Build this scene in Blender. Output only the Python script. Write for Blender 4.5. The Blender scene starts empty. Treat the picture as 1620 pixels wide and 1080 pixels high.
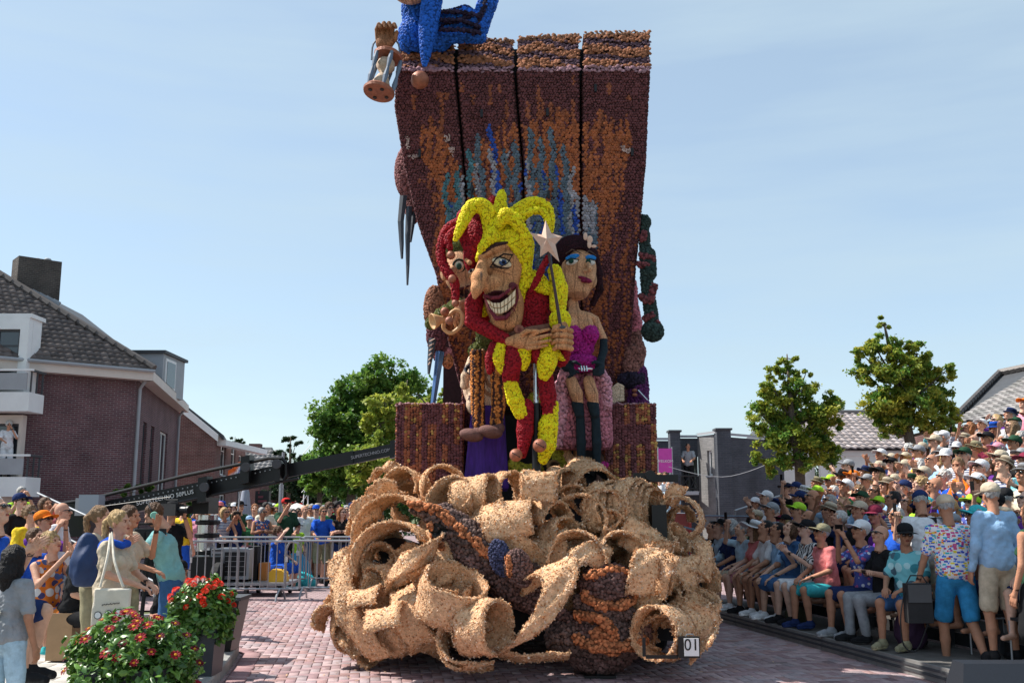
import bpy, math, random
import numpy as np
from mathutils import Vector, Matrix, Euler
random.seed(7); RN = np.random.default_rng(7)
S = bpy.context.scene
COL = S.collection
PI = math.pi
# ------------------------------------------------------------------ camera, sky, sun, exposure
CAM_Z, F, PITCH = 1.7, 1575.0, math.radians(9.55)
cam = bpy.data.objects.new('camera', bpy.data.cameras.new('camera')); COL.objects.link(cam)
cam.location = (0, 0, CAM_Z); cam.rotation_euler = (PI/2 + PITCH, 0, 0)
cam.data.sensor_width = 36.0; cam.data.lens = F/1620*36.0; cam.data.clip_end = 3000; cam.data.clip_start = .1
S.camera = cam
SUNV = Vector((-0.62, 0.13, 0.77)).normalized()
el = math.asin(SUNV.z); az = math.atan2(SUNV.x, SUNV.y)
w = bpy.data.worlds.new('World'); S.world = w; w.use_nodes = True
nt = w.node_tree; nt.nodes.clear()
sky = nt.nodes.new('ShaderNodeTexSky'); sky.sky_type = 'NISHITA'; sky.sun_disc = False
sky.sun_elevation = el; sky.sun_rotation = az; sky.altitude = 0; sky.air_density = 1.0; sky.dust_density = 0.5; sky.ozone_density = 1.6
bg = nt.nodes.new('ShaderNodeBackground'); bg.inputs[1].default_value = 0.101
ow = nt.nodes.new('ShaderNodeOutputWorld')
# faint cirrus veil
tcw = nt.nodes.new('ShaderNodeTexCoord'); mpw = nt.nodes.new('ShaderNodeMapping'); mpw.inputs['Scale'].default_value = (1.0, 0.8, 7.0); mpw.inputs['Rotation'].default_value = (0.25, 0.1, 0)
nzw = nt.nodes.new('ShaderNodeTexNoise'); nzw.inputs['Scale'].default_value = 1.6; nzw.inputs['Detail'].default_value = 5; nzw.inputs['Roughness'].default_value = .55
rw = nt.nodes.new('ShaderNodeMapRange'); rw.inputs[1].default_value = .40; rw.inputs[2].default_value = .66; rw.inputs[3].default_value = 0.48; rw.inputs[4].default_value = .76
mxw = nt.nodes.new('ShaderNodeMix'); mxw.data_type = 'RGBA'; mxw.inputs[7].default_value = (3.25, 4.1, 4.6, 1)
nt.links.new(tcw.outputs['Generated'], mpw.inputs[0]); nt.links.new(mpw.outputs[0], nzw.inputs['Vector'])
nt.links.new(nzw.outputs[0], rw.inputs[0]); nt.links.new(rw.outputs[0], mxw.inputs[0]); nt.links.new(sky.outputs[0], mxw.inputs[6])
nt.links.new(mxw.outputs[2], bg.inputs[0]); nt.links.new(bg.outputs[0], ow.inputs[0])
sl = bpy.data.lights.new('sun', 'SUN'); sl.energy = 4.0; sl.angle = math.radians(.5); sl.color = (1, .95, .87)
sun = bpy.data.objects.new('sun', sl); COL.objects.link(sun)
sun.rotation_euler = SUNV.to_track_quat('Z', 'Y').to_euler(); sun.location = (-20, 15, 30)
S.view_settings.view_transform = 'Standard'; S.view_settings.look = 'None'
S.view_settings.exposure = 0.90; S.view_settings.gamma = 1; S.view_settings.use_curve_mapping = False
S.render.engine = 'CYCLES'
S.cycles.max_bounces = 6; S.cycles.diffuse_bounces = 3; S.cycles.glossy_bounces = 2; S.cycles.transparent_max_bounces = 6
S.cycles.use_denoising = True

# ------------------------------------------------------------------ helpers
SP, CP = math.sin(PITCH), math.cos(PITCH)
def W(px, py, d):
    """world point that stands d metres ahead in the direction of photo pixel px,py"""
    u = (px-810)/F; v = (540-py)/F
    k = d/(CP - SP*v)
    return Vector((u*k, d, CAM_Z + (SP + CP*v)*k))
def G(px, py, z=0.0):
    v = (540-py)/F
    return W(px, py, (z-CAM_Z)*(CP-SP*v)/(SP+CP*v))
def root_loc(o):
    while o.parent: o = o.parent
    return o.location
def mk(name, V, Fc, mat=None, parent=None, cols=None, smooth=False, kind=None, uv=None, local=False, mats=None, fmat=None):
    V = np.asarray(V, dtype=np.float64).reshape(-1, 3)
    if parent is not None and not local: V = V - np.array(root_loc(parent))
    me = bpy.data.meshes.new(name)
    if isinstance(Fc, np.ndarray):
        n, k = Fc.shape
        me.vertices.add(len(V)); me.vertices.foreach_set('co', V.astype(np.float32).ravel())
        me.loops.add(n*k); me.loops.foreach_set('vertex_index', Fc.astype(np.int32).ravel())
        me.polygons.add(n); me.polygons.foreach_set('loop_start', np.arange(0, n*k, k, dtype=np.int32))
        me.update(calc_edges=True)
    else:
        me.from_pydata([tuple(v) for v in V], [], Fc)
    if cols is not None:
        c = np.ones((len(V), 4), np.float32); c[:, :3] = np.asarray(cols)[:, :3] if np.ndim(cols) > 1 else cols
        me.color_attributes.new('Col', 'FLOAT_COLOR', 'POINT').data.foreach_set('color', c.ravel())
    if uv is None and mat is not None and 'brick' in mat.name: uv = [(v[0]+v[1], v[2]) for v in V]
    if uv is not None:
        L = me.uv_layers.new(name='UVMap'); vi = np.empty(len(me.loops), np.int32); me.loops.foreach_get('vertex_index', vi)
        L.data.foreach_set('uv', np.asarray(uv, np.float32)[vi].ravel())
    if smooth: me.polygons.foreach_set('use_smooth', np.ones(len(me.polygons), bool))
    for m in (mats or ([mat] if mat else [])): me.materials.append(m)
    if fmat is not None: me.polygons.foreach_set('material_index', np.asarray(fmat, np.int32))
    o = bpy.data.objects.new(name, me); COL.objects.link(o)
    if parent is not None: o.parent = parent
    if kind: o['kind'] = kind
    return o
def tag(o, label=None, cat=None, group=None, kind=None):
    if label: o['label'] = label
    if cat: o['category'] = cat
    if group: o['group'] = group
    if kind: o['kind'] = kind
    return o
def thing(name, label, cat, loc=(0, 0, 0), group=None, rz=0):
    o = bpy.data.objects.new(name, None); COL.objects.link(o); o.location = loc; o.rotation_euler = (0, 0, rz); o.empty_display_size = .2
    return tag(o, label, cat, group)
def copy_tree(o, parent=None):
    c = o.copy(); COL.objects.link(c); c.parent = parent
    for ch in [x for x in KIDS(o)]: copy_tree(ch, c)
    return c
def KIDS(o): return o.children
class MB:
    def __init__(s): s.v = []; s.f = []
    def add(s, V, Fc):
        b = len(s.v); s.v += [tuple(x) for x in V]; s.f += [tuple(i+b for i in f) for f in Fc]; return s
    def box(s, lo, hi, M=None):
        V = [Vector((x, y, z)) for x in (lo[0], hi[0]) for y in (lo[1], hi[1]) for z in (lo[2], hi[2])]
        if M: V = [M @ x for x in V]
        return s.add(V, [(0, 1, 3, 2), (4, 6, 7, 5), (0, 4, 5, 1), (2, 3, 7, 6), (0, 2, 6, 4), (1, 5, 7, 3)])
    def cbox(s, c, h, M=None):
        c = Vector(c); M2 = Matrix.Translation(c) @ (M.to_4x4() if M else Matrix())
        return s.box([-x for x in h], h, M2)
    def tube(s, pts, r, n=8, caps=True):
        pts = [Vector(p) for p in pts]; m = len(pts); rs = r if hasattr(r, '__len__') else [r]*m
        V = []; up = None
        for i in range(m):
            t = (pts[min(i+1, m-1)]-pts[max(i-1, 0)]).normalized()
            if up is None: up = Vector((0, 0, 1)) if abs(t.z) < .9 else Vector((1, 0, 0))
            a = t.cross(up); a = a.normalized() if a.length > 1e-4 else t.orthogonal().normalized()
            b = a.cross(t).normalized(); up = b
            for k in range(n):
                an = 2*PI*k/n; V.append(pts[i]+(a*math.cos(an)+b*math.sin(an))*rs[i])
        Fc = [(i*n+k, i*n+(k+1) % n, (i+1)*n+(k+1) % n, (i+1)*n+k) for i in range(m-1) for k in range(n)]
        if caps: Fc += [tuple(range(n))[::-1], tuple(range((m-1)*n, m*n))]
        return s.add(V, Fc)
    def lathe(s, prof, n=16, M=None):
        V = []; m = len(prof)
        for (r, z) in prof:
            for k in range(n):
                p = Vector((r*math.cos(2*PI*k/n), r*math.sin(2*PI*k/n), z)); V.append(M @ p if M else p)
        Fc = [(i*n+k, i*n+(k+1) % n, (i+1)*n+(k+1) % n, (i+1)*n+k) for i in range(m-1) for k in range(n)]
        Fc += [tuple(range(n))[::-1], tuple(range((m-1)*n, m*n))]
        return s.add(V, Fc)
    def prism(s, poly, ext):
        ext = Vector(ext); n = len(poly); poly = [Vector(p) for p in poly]
        return s.add(poly+[p+ext for p in poly], [tuple(range(n)), tuple(range(2*n-1, n-1, -1))]+[(i, i+n, (i+1) % n+n, (i+1) % n) for i in range(n)])
    def ball(s, c, r, n=12, m=8):
        c = Vector(c); R = r if hasattr(r, '__len__') else (r, r, r)
        V = [c+Vector((0, 0, R[2]))]
        for i in range(1, m):
            a = PI*i/m
            for k in range(n): V.append(c+Vector((R[0]*math.sin(a)*math.cos(2*PI*k/n), R[1]*math.sin(a)*math.sin(2*PI*k/n), R[2]*math.cos(a))))
        V.append(c-Vector((0, 0, R[2]))); e = len(V)-1
        Fc = [(0, 1+k, 1+(k+1) % n) for k in range(n)]
        Fc += [(1+i*n+k, 1+(i+1)*n+k, 1+(i+1)*n+(k+1) % n, 1+i*n+(k+1) % n) for i in range(m-2) for k in range(n)]
        Fc += [(e, 1+(m-2)*n+(k+1) % n, 1+(m-2)*n+k) for k in range(n)]
        return s.add(V, Fc)
    def out(s, name, mat, parent=None, **k): return mk(name, s.v, s.f, mat, parent, **k)

# ------------------------------------------------------------------ materials
def mat(name, col=(.5, .5, .5), rough=.6, metal=0, src=None, nz=0, nscale=8, bump=0, bscale=60, spec=.4, voro=False, trans=0, stretch=None, grain=0):
    m = bpy.data.materials.new(name); m.use_nodes = True; n = m.node_tree.nodes; L = m.node_tree.links
    b = n['Principled BSDF']; b.inputs['Roughness'].default_value = rough; b.inputs['Metallic'].default_value = metal
    b.inputs['Specular IOR Level'].default_value = spec
    tc = n.new('ShaderNodeTexCoord'); vec = tc.outputs['Object']
    if stretch:
        mp = n.new('ShaderNodeMapping'); mp.inputs['Scale'].default_value = stretch; L.new(vec, mp.inputs[0]); vec = mp.outputs[0]
    if src in ('attr', 'obj'):
        a = n.new('ShaderNodeAttribute'); a.attribute_name = 'Col'; c = a.outputs['Color']
        if src == 'obj':
            oi = n.new('ShaderNodeObjectInfo'); mx = n.new('ShaderNodeMix'); mx.data_type = 'RGBA'; mx.blend_type = 'MULTIPLY'; mx.inputs[0].default_value = 1
            L.new(c, mx.inputs[6]); L.new(oi.outputs['Color'], mx.inputs[7]); c = mx.outputs[2]
    else:
        r = n.new('ShaderNodeRGB'); r.outputs[0].default_value = (*col, 1); c = r.outputs[0]
    if nz:
        t = n.new('ShaderNodeTexNoise'); t.inputs['Scale'].default_value = nscale; t.inputs['Detail'].default_value = 4; t.inputs['Roughness'].default_value = .65; L.new(vec, t.inputs['Vector'])
        mr = n.new('ShaderNodeMapRange'); mr.inputs[1].default_value = .3; mr.inputs[2].default_value = .7; mr.inputs[3].default_value = 1-nz; mr.inputs[4].default_value = 1+nz*.6; L.new(t.outputs[0], mr.inputs[0])
        mx = n.new('ShaderNodeVectorMath'); mx.operation = 'SCALE'; L.new(c, mx.inputs[0]); L.new(mr.outputs[0], mx.inputs['Scale']); c = mx.outputs[0]
    if grain:
        t = n.new('ShaderNodeTexWave'); t.inputs['Scale'].default_value = 2.6; t.inputs['Distortion'].default_value = 11; t.inputs['Detail'].default_value = 1.5; t.inputs['Detail Scale'].default_value = .6; L.new(vec, t.inputs['Vector'])
        mr = n.new('ShaderNodeMapRange'); mr.inputs[1].default_value = .0; mr.inputs[2].default_value = .10; mr.inputs[3].default_value = 1-grain; mr.inputs[4].default_value = 1; L.new(t.outputs[0], mr.inputs[0])
        t2 = n.new('ShaderNodeTexNoise'); t2.inputs['Scale'].default_value = 75; t2.inputs['Detail'].default_value = 2; L.new(vec, t2.inputs['Vector'])
        m2 = n.new('ShaderNodeMapRange'); m2.inputs[1].default_value = .35; m2.inputs[2].default_value = .65; m2.inputs[3].default_value = .62; m2.inputs[4].default_value = 1.3; L.new(t2.outputs[0], m2.inputs[0])
        mm = n.new('ShaderNodeMath'); mm.operation = 'MULTIPLY'; L.new(mr.outputs[0], mm.inputs[0]); L.new(m2.outputs[0], mm.inputs[1])
        mx = n.new('ShaderNodeVectorMath'); mx.operation = 'SCALE'; L.new(c, mx.inputs[0]); L.new(mm.outputs[0], mx.inputs['Scale']); c = mx.outputs[0]
    if bump:
        t = n.new('ShaderNodeTexVoronoi' if voro else 'ShaderNodeTexNoise'); t.inputs['Scale'].default_value = bscale; L.new(vec, t.inputs['Vector'])
        bp = n.new('ShaderNodeBump'); bp.inputs['Strength'].default_value = min(1, bump); bp.inputs['Distance'].default_value = .02*max(1, bump); L.new(t.outputs[0], bp.inputs['Height']); L.new(bp.outputs[0], b.inputs['Normal'])
    L.new(c, b.inputs['Base Color'])
    if trans:
        tr = n.new('ShaderNodeBsdfTranslucent'); L.new(c, tr.inputs[0]); ms = n.new('ShaderNodeMixShader'); ms.inputs[0].default_value = trans
        o = n['Material Output']; L.new(b.outputs[0], ms.inputs[1]); L.new(tr.outputs[0], ms.inputs[2]); L.new(ms.outputs[0], o.inputs[0])
    return m
def brick_mat(name, c1, c2, mortar, bw=.21, bh=.065, msize=.012, uvs=True, bump=.6, var=.25):
    m = bpy.data.materials.new(name); m.use_nodes = True; n = m.node_tree.nodes; L = m.node_tree.links
    b = n['Principled BSDF']; b.inputs['Roughness'].default_value = .85; b.inputs['Specular IOR Level'].default_value = .25
    tc = n.new('ShaderNodeTexCoord'); vec = tc.outputs['UV' if uvs else 'Object']
    t = n.new('ShaderNodeTexBrick'); t.inputs['Scale'].default_value = 1; t.inputs['Brick Width'].default_value = bw; t.inputs['Row Height'].default_value = bh
    t.inputs['Mortar Size'].default_value = msize; t.inputs['Mortar Smooth'].default_value = .2; t.inputs['Bias'].default_value = 0
    t.inputs['Color1'].default_value = (*c1, 1); t.inputs['Color2'].default_value = (*c2, 1); t.inputs['Mortar'].default_value = (*mortar, 1); L.new(vec, t.inputs[0])
    z = n.new('ShaderNodeTexNoise'); z.inputs['Scale'].default_value = 1.3; z.inputs['Detail'].default_value = 6; L.new(vec, z.inputs['Vector'])
    mr = n.new('ShaderNodeMapRange'); mr.inputs[1].default_value = .3; mr.inputs[2].default_value = .7; mr.inputs[3].default_value = 1-var; mr.inputs[4].default_value = 1+var; L.new(z.outputs[0], mr.inputs[0])
    mx = n.new('ShaderNodeVectorMath'); mx.operation = 'SCALE'; L.new(t.outputs[0], mx.inputs[0]); L.new(mr.outputs[0], mx.inputs['Scale']); L.new(mx.outputs[0], b.inputs['Base Color'])
    bp = n.new('ShaderNodeBump'); bp.invert = True; bp.inputs['Strength'].default_value = bump; bp.inputs['Distance'].default_value = .01; L.new(t.outputs['Fac'], bp.inputs['Height']); L.new(bp.outputs[0], b.inputs['Normal'])
    return m
def glass_mat(name, col=(.03, .04, .05)):
    m = mat(name, col, rough=.05, spec=.9); return m
M = dict(
    road=brick_mat('road_brick', (.32, .23, .235), (.38, .27, .275), (.11, .085, .085), .22, .11, .008, uvs=False),
    paver=mat('paver', src='attr', rough=.85, nz=.22, nscale=9, bump=.25, bscale=70, spec=.2),
    slab=mat('slab', src='attr', rough=.85, nz=.18, nscale=6, bump=.2, bscale=90, spec=.2),
    bed=mat('sand_bed', (.10, .075, .07), rough=1, nz=.3, nscale=20),
    attr=mat('painted', src='attr', rough=.7, nz=.12, nscale=14, bump=.15, bscale=70),
    petal=mat('petal', src='attr', rough=.75, nz=.25, nscale=9, spec=.15),
    petalg=mat('petal_fresh', src='attr', rough=.6, nz=.12, nscale=9, spec=.2, trans=.22),
    chip=mat('wood_chip', src='attr', rough=.8, nz=.22, nscale=5, spec=.15, trans=.32),
    shaving=mat('wood_shaving', (.72, .44, .25), rough=.85, nz=.4, nscale=22, bump=.9, bscale=55, spec=.15),
    seed=mat('seed_skin', src='attr', rough=.8, nz=.3, nscale=22, bump=.5, bscale=90, spec=.2),
    wood=mat('carved_wood', src='attr', rough=.75, nz=.2, nscale=9, bump=.5, bscale=80, spec=.2, grain=.38),
    leaf=mat('leaf', src='attr', rough=.45, nz=.2, nscale=2, spec=.3, trans=.5),
    leafnear=mat('leaf_near', src='attr', rough=.35, nz=.2, nscale=12, spec=.5, trans=.2),
    bark=mat('bark', (.10, .08, .06), rough=.95, nz=.4, nscale=12, bump=.8, bscale=30),
    steel=mat('galvanised', (.36, .37, .39), rough=.45, metal=.7, nz=.15, nscale=5),
    chrome=mat('polished_steel', (.6, .62, .65), rough=.18, metal=1, nz=.08),
    black=mat('black_paint', (.007, .007, .008), rough=.4, nz=.2, nscale=4, spec=.35),
    blackm=mat('black_matt', (.018, .018, .02), rough=.8, nz=.25, nscale=7, bump=.1, bscale=90),
    white=mat('white_paint', (.74, .74, .73), rough=.6, nz=.06, nscale=2),
    cream=mat('cream_paint', (.60, .52, .46), rough=.6, nz=.08, nscale=2),
    grey=mat('grey_panel', (.33, .34, .36), rough=.6, nz=.1, nscale=2),
    dgrey=mat('dark_grey', (.06, .062, .068), rough=.6, nz=.15, nscale=4),
    plaster=mat('white_brick', (.72, .71, .68), rough=.85, nz=.1, nscale=3, bump=.3, bscale=25),
    tile=mat('roof_tile', src='attr', rough=.55, nz=.22, nscale=3, spec=.4),
    glass=glass_mat('window_glass'),
    red=mat('red_board', (.62, .07, .05), rough=.6, nz=.06), pink=mat('pink_banner', (.55, .06, .36), rough=.7, nz=.1),
    orange=mat('orange_cloth', (.8, .17, .03), rough=.8), canvas=mat('white_canvas', (.72, .70, .66), rough=.85, nz=.05, trans=.25),
    cloth=mat('cloth', src='obj', rough=.9, nz=.2, nscale=7, bump=1.0, bscale=15, spec=.1),
    skin=mat('skin', src='obj', rough=.6, nz=.16, nscale=14, bump=.2, bscale=60, spec=.25),
    hair=mat('hair', src='obj', rough=.6, nz=.55, nscale=45, bump=1.0, bscale=90, spec=.3, stretch=(1, 1, .25)),
    lens=mat('dark_lens', (.01, .01, .012), rough=.1, spec=.8),
    denim=mat('denim', src='obj', rough=.9, nz=.25, nscale=14, bump=.2, bscale=90, spec=.1),
    yellow=mat('yellow_plastic', (.75, .42, .03), rough=.4), bluebag=mat('blue_bag', (.02, .28, .50), rough=.5),
    card=mat('cardboard', (.36, .23, .13), rough=.9, nz=.12), copper=mat('copper_bell', (.33, .115, .065), rough=.5, metal=.2, nz=.35, nscale=16, bump=.3, bscale=90),
    purple=mat('purple_tulle', (.055, .012, .20), rough=.75, nz=.5, nscale=5, stretch=(6, 6, .7)),
)
def pattern_mat(name, cols, scale=14, kind='voro', base=(.8, .8, .8), thr=.45):
    m = bpy.data.materials.new(name); m.use_nodes = True; n = m.node_tree.nodes; L = m.node_tree.links
    b = n['Principled BSDF']; b.inputs['Roughness'].default_value = .85; b.inputs['Specular IOR Level'].default_value = .15
    tc = n.new('ShaderNodeTexCoord'); mp = n.new('ShaderNodeMapping'); L.new(tc.outputs['Object'], mp.inputs[0])
    t = n.new('ShaderNodeTexVoronoi'); t.inputs['Scale'].default_value = scale
    if kind == 'dash': t.distance = 'CHEBYCHEV'; t.inputs['Randomness'].default_value = .8; mp.inputs['Scale'].default_value = (1, 1, 1.9)
    if kind == 'zebra':
        t = n.new('ShaderNodeTexWave'); t.inputs['Scale'].default_value = scale; t.inputs['Distortion'].default_value = 9; t.inputs['Detail'].default_value = 2
    if kind == 'stripe':
        t = n.new('ShaderNodeTexWave'); t.inputs['Scale'].default_value = scale; t.bands_direction = 'Z'
    L.new(mp.outputs[0], t.inputs['Vector'])
    r = n.new('ShaderNodeValToRGB'); r.color_ramp.interpolation = 'CONSTANT'
    if kind in ('zebra', 'stripe'):
        r.color_ramp.elements[0].color = (*cols[0], 1); r.color_ramp.elements[1].color = (*cols[1], 1); r.color_ramp.elements[1].position = .5
        L.new(t.outputs[0], r.inputs[0]); L.new(r.outputs[0], b.inputs['Base Color']); return m
    sp = n.new('ShaderNodeSeparateColor'); L.new(t.outputs['Color'], sp.inputs[0]); L.new(sp.outputs[0], r.inputs[0])
    el_ = r.color_ramp.elements; el_[0].color = (*cols[0], 1); el_[1].color = (*cols[1], 1); el_[1].position = 1/len(cols)
    for i, c in enumerate(cols[2:]): e = el_.new((i+2)/len(cols)); e.color = (*c, 1)
    mt = n.new('ShaderNodeMath'); mt.operation = 'LESS_THAN'; mt.inputs[1].default_value = thr; L.new(t.outputs['Distance'], mt.inputs[0])
    mx = n.new('ShaderNodeMix'); mx.data_type = 'RGBA'; mx.inputs[6].default_value = (*base, 1); L.new(mt.outputs[0], mx.inputs[0]); L.new(r.outputs[0], mx.inputs[7])
    L.new(mx.outputs[2], b.inputs['Base Color']); return m
PAT = dict(
    floral=pattern_mat('floral_print', [(.75, .2, .05), (.1, .2, .5), (.7, .6, .5)], 22, base=(.06, .10, .25)),
    confetti=pattern_mat('dash_print', [(.05, .20, .70), (.80, .22, .03), (.04, .42, .50), (.55, .05, .20), (.75, .60, .05), (.06, .08, .45)], 24, 'dash', base=(.74, .73, .76), thr=.42),
    zebra=pattern_mat('zebra_print', [(.02, .02, .025), (.7, .7, .7)], 8, 'zebra'),
    stripe=pattern_mat('stripe_print', [(.7, .7, .7), (.06, .08, .2)], 9, 'stripe'),
    palm=pattern_mat('palm_print', [(.05, .25, .30), (.45, .7, .72), (.08, .14, .18)], 9, base=(.20, .55, .60), thr=.5),
    orangef=pattern_mat('orange_floral', [(.08, .12, .28), (.6, .6, .62), (.05, .05, .15)], 11, base=(.62, .18, .03), thr=.5),
    bluef=pattern_mat('blue_floral', [(.5, .1, .25), (.2, .3, .7), (.7, .7, .75)], 20, base=(.08, .10, .35), thr=.4),
)
# ------------------------------------------------------------------ smooth solids from distance fields
BIG = 1e3
class Field:
    def __init__(s, lo, hi, h):
        s.lo = np.array(lo, float); s.h = h; s.n = np.ceil((np.array(hi)-s.lo)/h).astype(int)+2
        s.f = np.full(s.n, BIG, np.float32); s.c = np.zeros((*s.n, 3), np.float32)
        s.ax = [s.lo[i]+np.arange(s.n[i])*h for i in range(3)]
    def reg(s, lo, hi):
        a = np.clip(np.floor((np.array(lo)-s.lo)/s.h).astype(int), 0, s.n); b = np.clip(np.ceil((np.array(hi)-s.lo)/s.h).astype(int)+1, 0, s.n)
        if (b <= a).any(): return None
        sl_ = tuple(slice(a[i], b[i]) for i in range(3))
        X, Y, Z = np.meshgrid(*[s.ax[i][sl_[i]] for i in range(3)], indexing='ij')
        return sl_, X, Y, Z
    def put(s, sl_, d, k, col):
        f = s.f[sl_]; m = d < f
        if col is not None: s.c[sl_][m] = col
        if k > 0:
            h = np.clip(.5+.5*(f-d)/k, 0, 1); r = np.where(f > BIG/2, d, f*(1-h)+d*h-k*h*(1-h))
        else: r = np.minimum(f, d)
        s.f[sl_] = r
    def cap(s, a, b, ra, rb=None, k=0, col=(1, 1, 1)):
        rb = ra if rb is None else rb; a = np.array(a, float); b = np.array(b, float); m = max(ra, rb)+k+2.5*s.h
        g = s.reg(np.minimum(a, b)-m, np.maximum(a, b)+m)
        if g is None: return s
        sl_, X, Y, Z = g; ba = b-a; L2 = (ba@ba)+1e-9
        t = np.clip(((X-a[0])*ba[0]+(Y-a[1])*ba[1]+(Z-a[2])*ba[2])/L2, 0, 1)
        d = np.sqrt((X-a[0]-t*ba[0])**2+(Y-a[1]-t*ba[1])**2+(Z-a[2]-t*ba[2])**2)-(ra+(rb-ra)*t)
        s.put(sl_, d, k, col); return s
    def chain(s, pts, rs, k=0, col=(1, 1, 1)):
        for i in range(len(pts)-1): s.cap(pts[i], pts[i+1], rs[i], rs[i+1], k, col)
        return s
    def _ell(s, c, r, R, m):
        c = np.array(c, float); r = np.array(r, float); mm = r.max()+m
        g = s.reg(c-mm, c+mm)
        if g is None: return None
        sl_, X, Y, Z = g; P = np.stack([X-c[0], Y-c[1], Z-c[2]], -1)
        if R is not None: P = P@np.array(R)
        k0 = np.sqrt(((P/r)**2).sum(-1)); k1 = np.sqrt(((P/r**2)**2).sum(-1))+1e-9
        return sl_, k0*(k0-1)/k1
    def ell(s, c, r, k=0, col=(1, 1, 1), R=None):
        g = s._ell(c, r, R, k+2.5*s.h)
        if g: s.put(g[0], g[1], k, col)
        return s
    def carve(s, c, r, R=None, col=None, k=0):
        g = s._ell(c, r, R, 2.5*s.h+k)
        if g:
            f = s.f[g[0]]
            if col is not None: s.c[g[0]][-g[1] > f-s.h*1.5] = col
            s.f[g[0]] = np.where(f > BIG/2, f, np.maximum(f, -g[1]))
        return s
    def paint(s, c, r, col, R=None):
        g = s._ell(c, r, R, s.h)
        if g: s.c[g[0]][g[1] < 0] = col
        return s
    def clip(s, axis, v, keep_below=False):
        A = s.ax[axis]; sh = [1, 1, 1]; sh[axis] = -1; A = A.reshape(sh)
        d = (A-v) if keep_below else (v-A); s.f = np.where(s.f > BIG/2, s.f, np.maximum(s.f, d)).astype(np.float32); return s
    def wobble(s, amp, freq, seed=0):
        X, Y, Z = np.meshgrid(*s.ax, indexing='ij'); r = np.random.default_rng(seed); t = 0
        for i in range(5):
            k = r.normal(size=3); k /= np.linalg.norm(k); q = freq*(1+.6*i); t = t+np.sin(q*(k[0]*X+k[1]*Y+k[2]*Z)+r.random()*6)/(1+.5*i)
        s.f = np.where(s.f > BIG/2, s.f, s.f+amp*t).astype(np.float32); return s
    def mesh(s):
        f = s.f; I = f < 0; n = s.n-1; c = np.zeros(n, np.int8)
        offs = [(i, j, k) for i in (0, 1) for j in (0, 1) for k in (0, 1)]
        def cv(A, o): return A[o[0]:o[0]+n[0], o[1]:o[1]+n[1], o[2]:o[2]+n[2]]
        for o in offs: c += cv(I, o)
        mx = (c > 0) & (c < 8); idx = np.full(n, -1, np.int64); C = np.argwhere(mx); idx[mx] = np.arange(len(C))
        fv = {o: f[C[:, 0]+o[0], C[:, 1]+o[1], C[:, 2]+o[2]] for o in offs}
        acc = np.zeros((len(C), 3)); cnt = np.zeros(len(C))
        for a in offs:
            for ax in range(3):
                if a[ax]: continue
                b = list(a); b[ax] = 1; b = tuple(b); fa, fb = fv[a], fv[b]; x = (fa < 0) != (fb < 0)
                t = np.where(x, fa/np.where(x, fa-fb, 1), 0); p = np.tile(np.array(a, float), (len(C), 1)); p[:, ax] += t
                acc += p*x[:, None]; cnt += x
        V = s.lo+(C+acc/np.maximum(cnt, 1)[:, None])*s.h
        # colour: the deepest inside corner
        best = np.full(len(C), 1e9); col = np.ones((len(C), 3), np.float32)
        for o in offs:
            v = fv[o]; m = v < best; best = np.where(m, v, best); cc = s.c[C[:, 0]+o[0], C[:, 1]+o[1], C[:, 2]+o[2]]; col[m] = cc[m]
        Q = []
        for ax in range(3):
            u, v = (ax+1) % 3, (ax+2) % 3
            sa = [slice(None)]*3; sb = [slice(None)]*3; sa[ax] = slice(0, -1); sb[ax] = slice(1, None)
            A, B = I[tuple(sa)], I[tuple(sb)]
            for flip, m in ((0, A & ~B), (1, ~A & B)):
                E = np.argwhere(m); E = E[(E[:, u] > 0) & (E[:, v] > 0) & (E[:, u] < s.n[u]-1) & (E[:, v] < s.n[v]-1)]
                if not len(E): continue
                q = []
                for du, dv in ((1, 1), (0, 1), (0, 0), (1, 0)):
                    e = E.copy(); e[:, u] -= du; e[:, v] -= dv; q.append(idx[e[:, 0], e[:, 1], e[:, 2]])
                q = np.stack(q, 1); Q.append(q[:, ::-1] if flip else q)
        return V, (np.concatenate(Q) if Q else np.zeros((0, 4), np.int64)), col
def tri_of(Fc): return np.concatenate([Fc[:, [0, 1, 2]], Fc[:, [0, 2, 3]]]) if Fc.shape[1] == 4 else Fc
def sample(V, Fc, cols, sp):
    T = tri_of(Fc); a, b, c = V[T[:, 0]], V[T[:, 1]], V[T[:, 2]]; N = np.cross(b-a, c-a); A = np.linalg.norm(N, axis=1)/2
    n = int(A.sum()/sp**2*5); i = RN.choice(len(T), n, p=A/A.sum()); r1 = np.sqrt(RN.random(n))[:, None]; r2 = RN.random(n)[:, None]
    P = a[i]*(1-r1)+b[i]*r1*(1-r2)+c[i]*r1*r2; N = N[i]/(np.linalg.norm(N[i], axis=1)[:, None]+1e-12)
    key = np.floor(P/(sp*.86)).astype(np.int64); h = key[:, 0]*73856093 ^ key[:, 1]*19349663 ^ key[:, 2]*83492791
    _, u = np.unique(h, return_index=True)
    return P[u], N[u], (cols[T[i[u], 0]] if cols is not None else None)
def frames(N):
    r = RN.normal(size=N.shape); T = np.cross(N, r); T /= np.linalg.norm(T, axis=1)[:, None]+1e-12; return T, np.cross(N, T)
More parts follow.
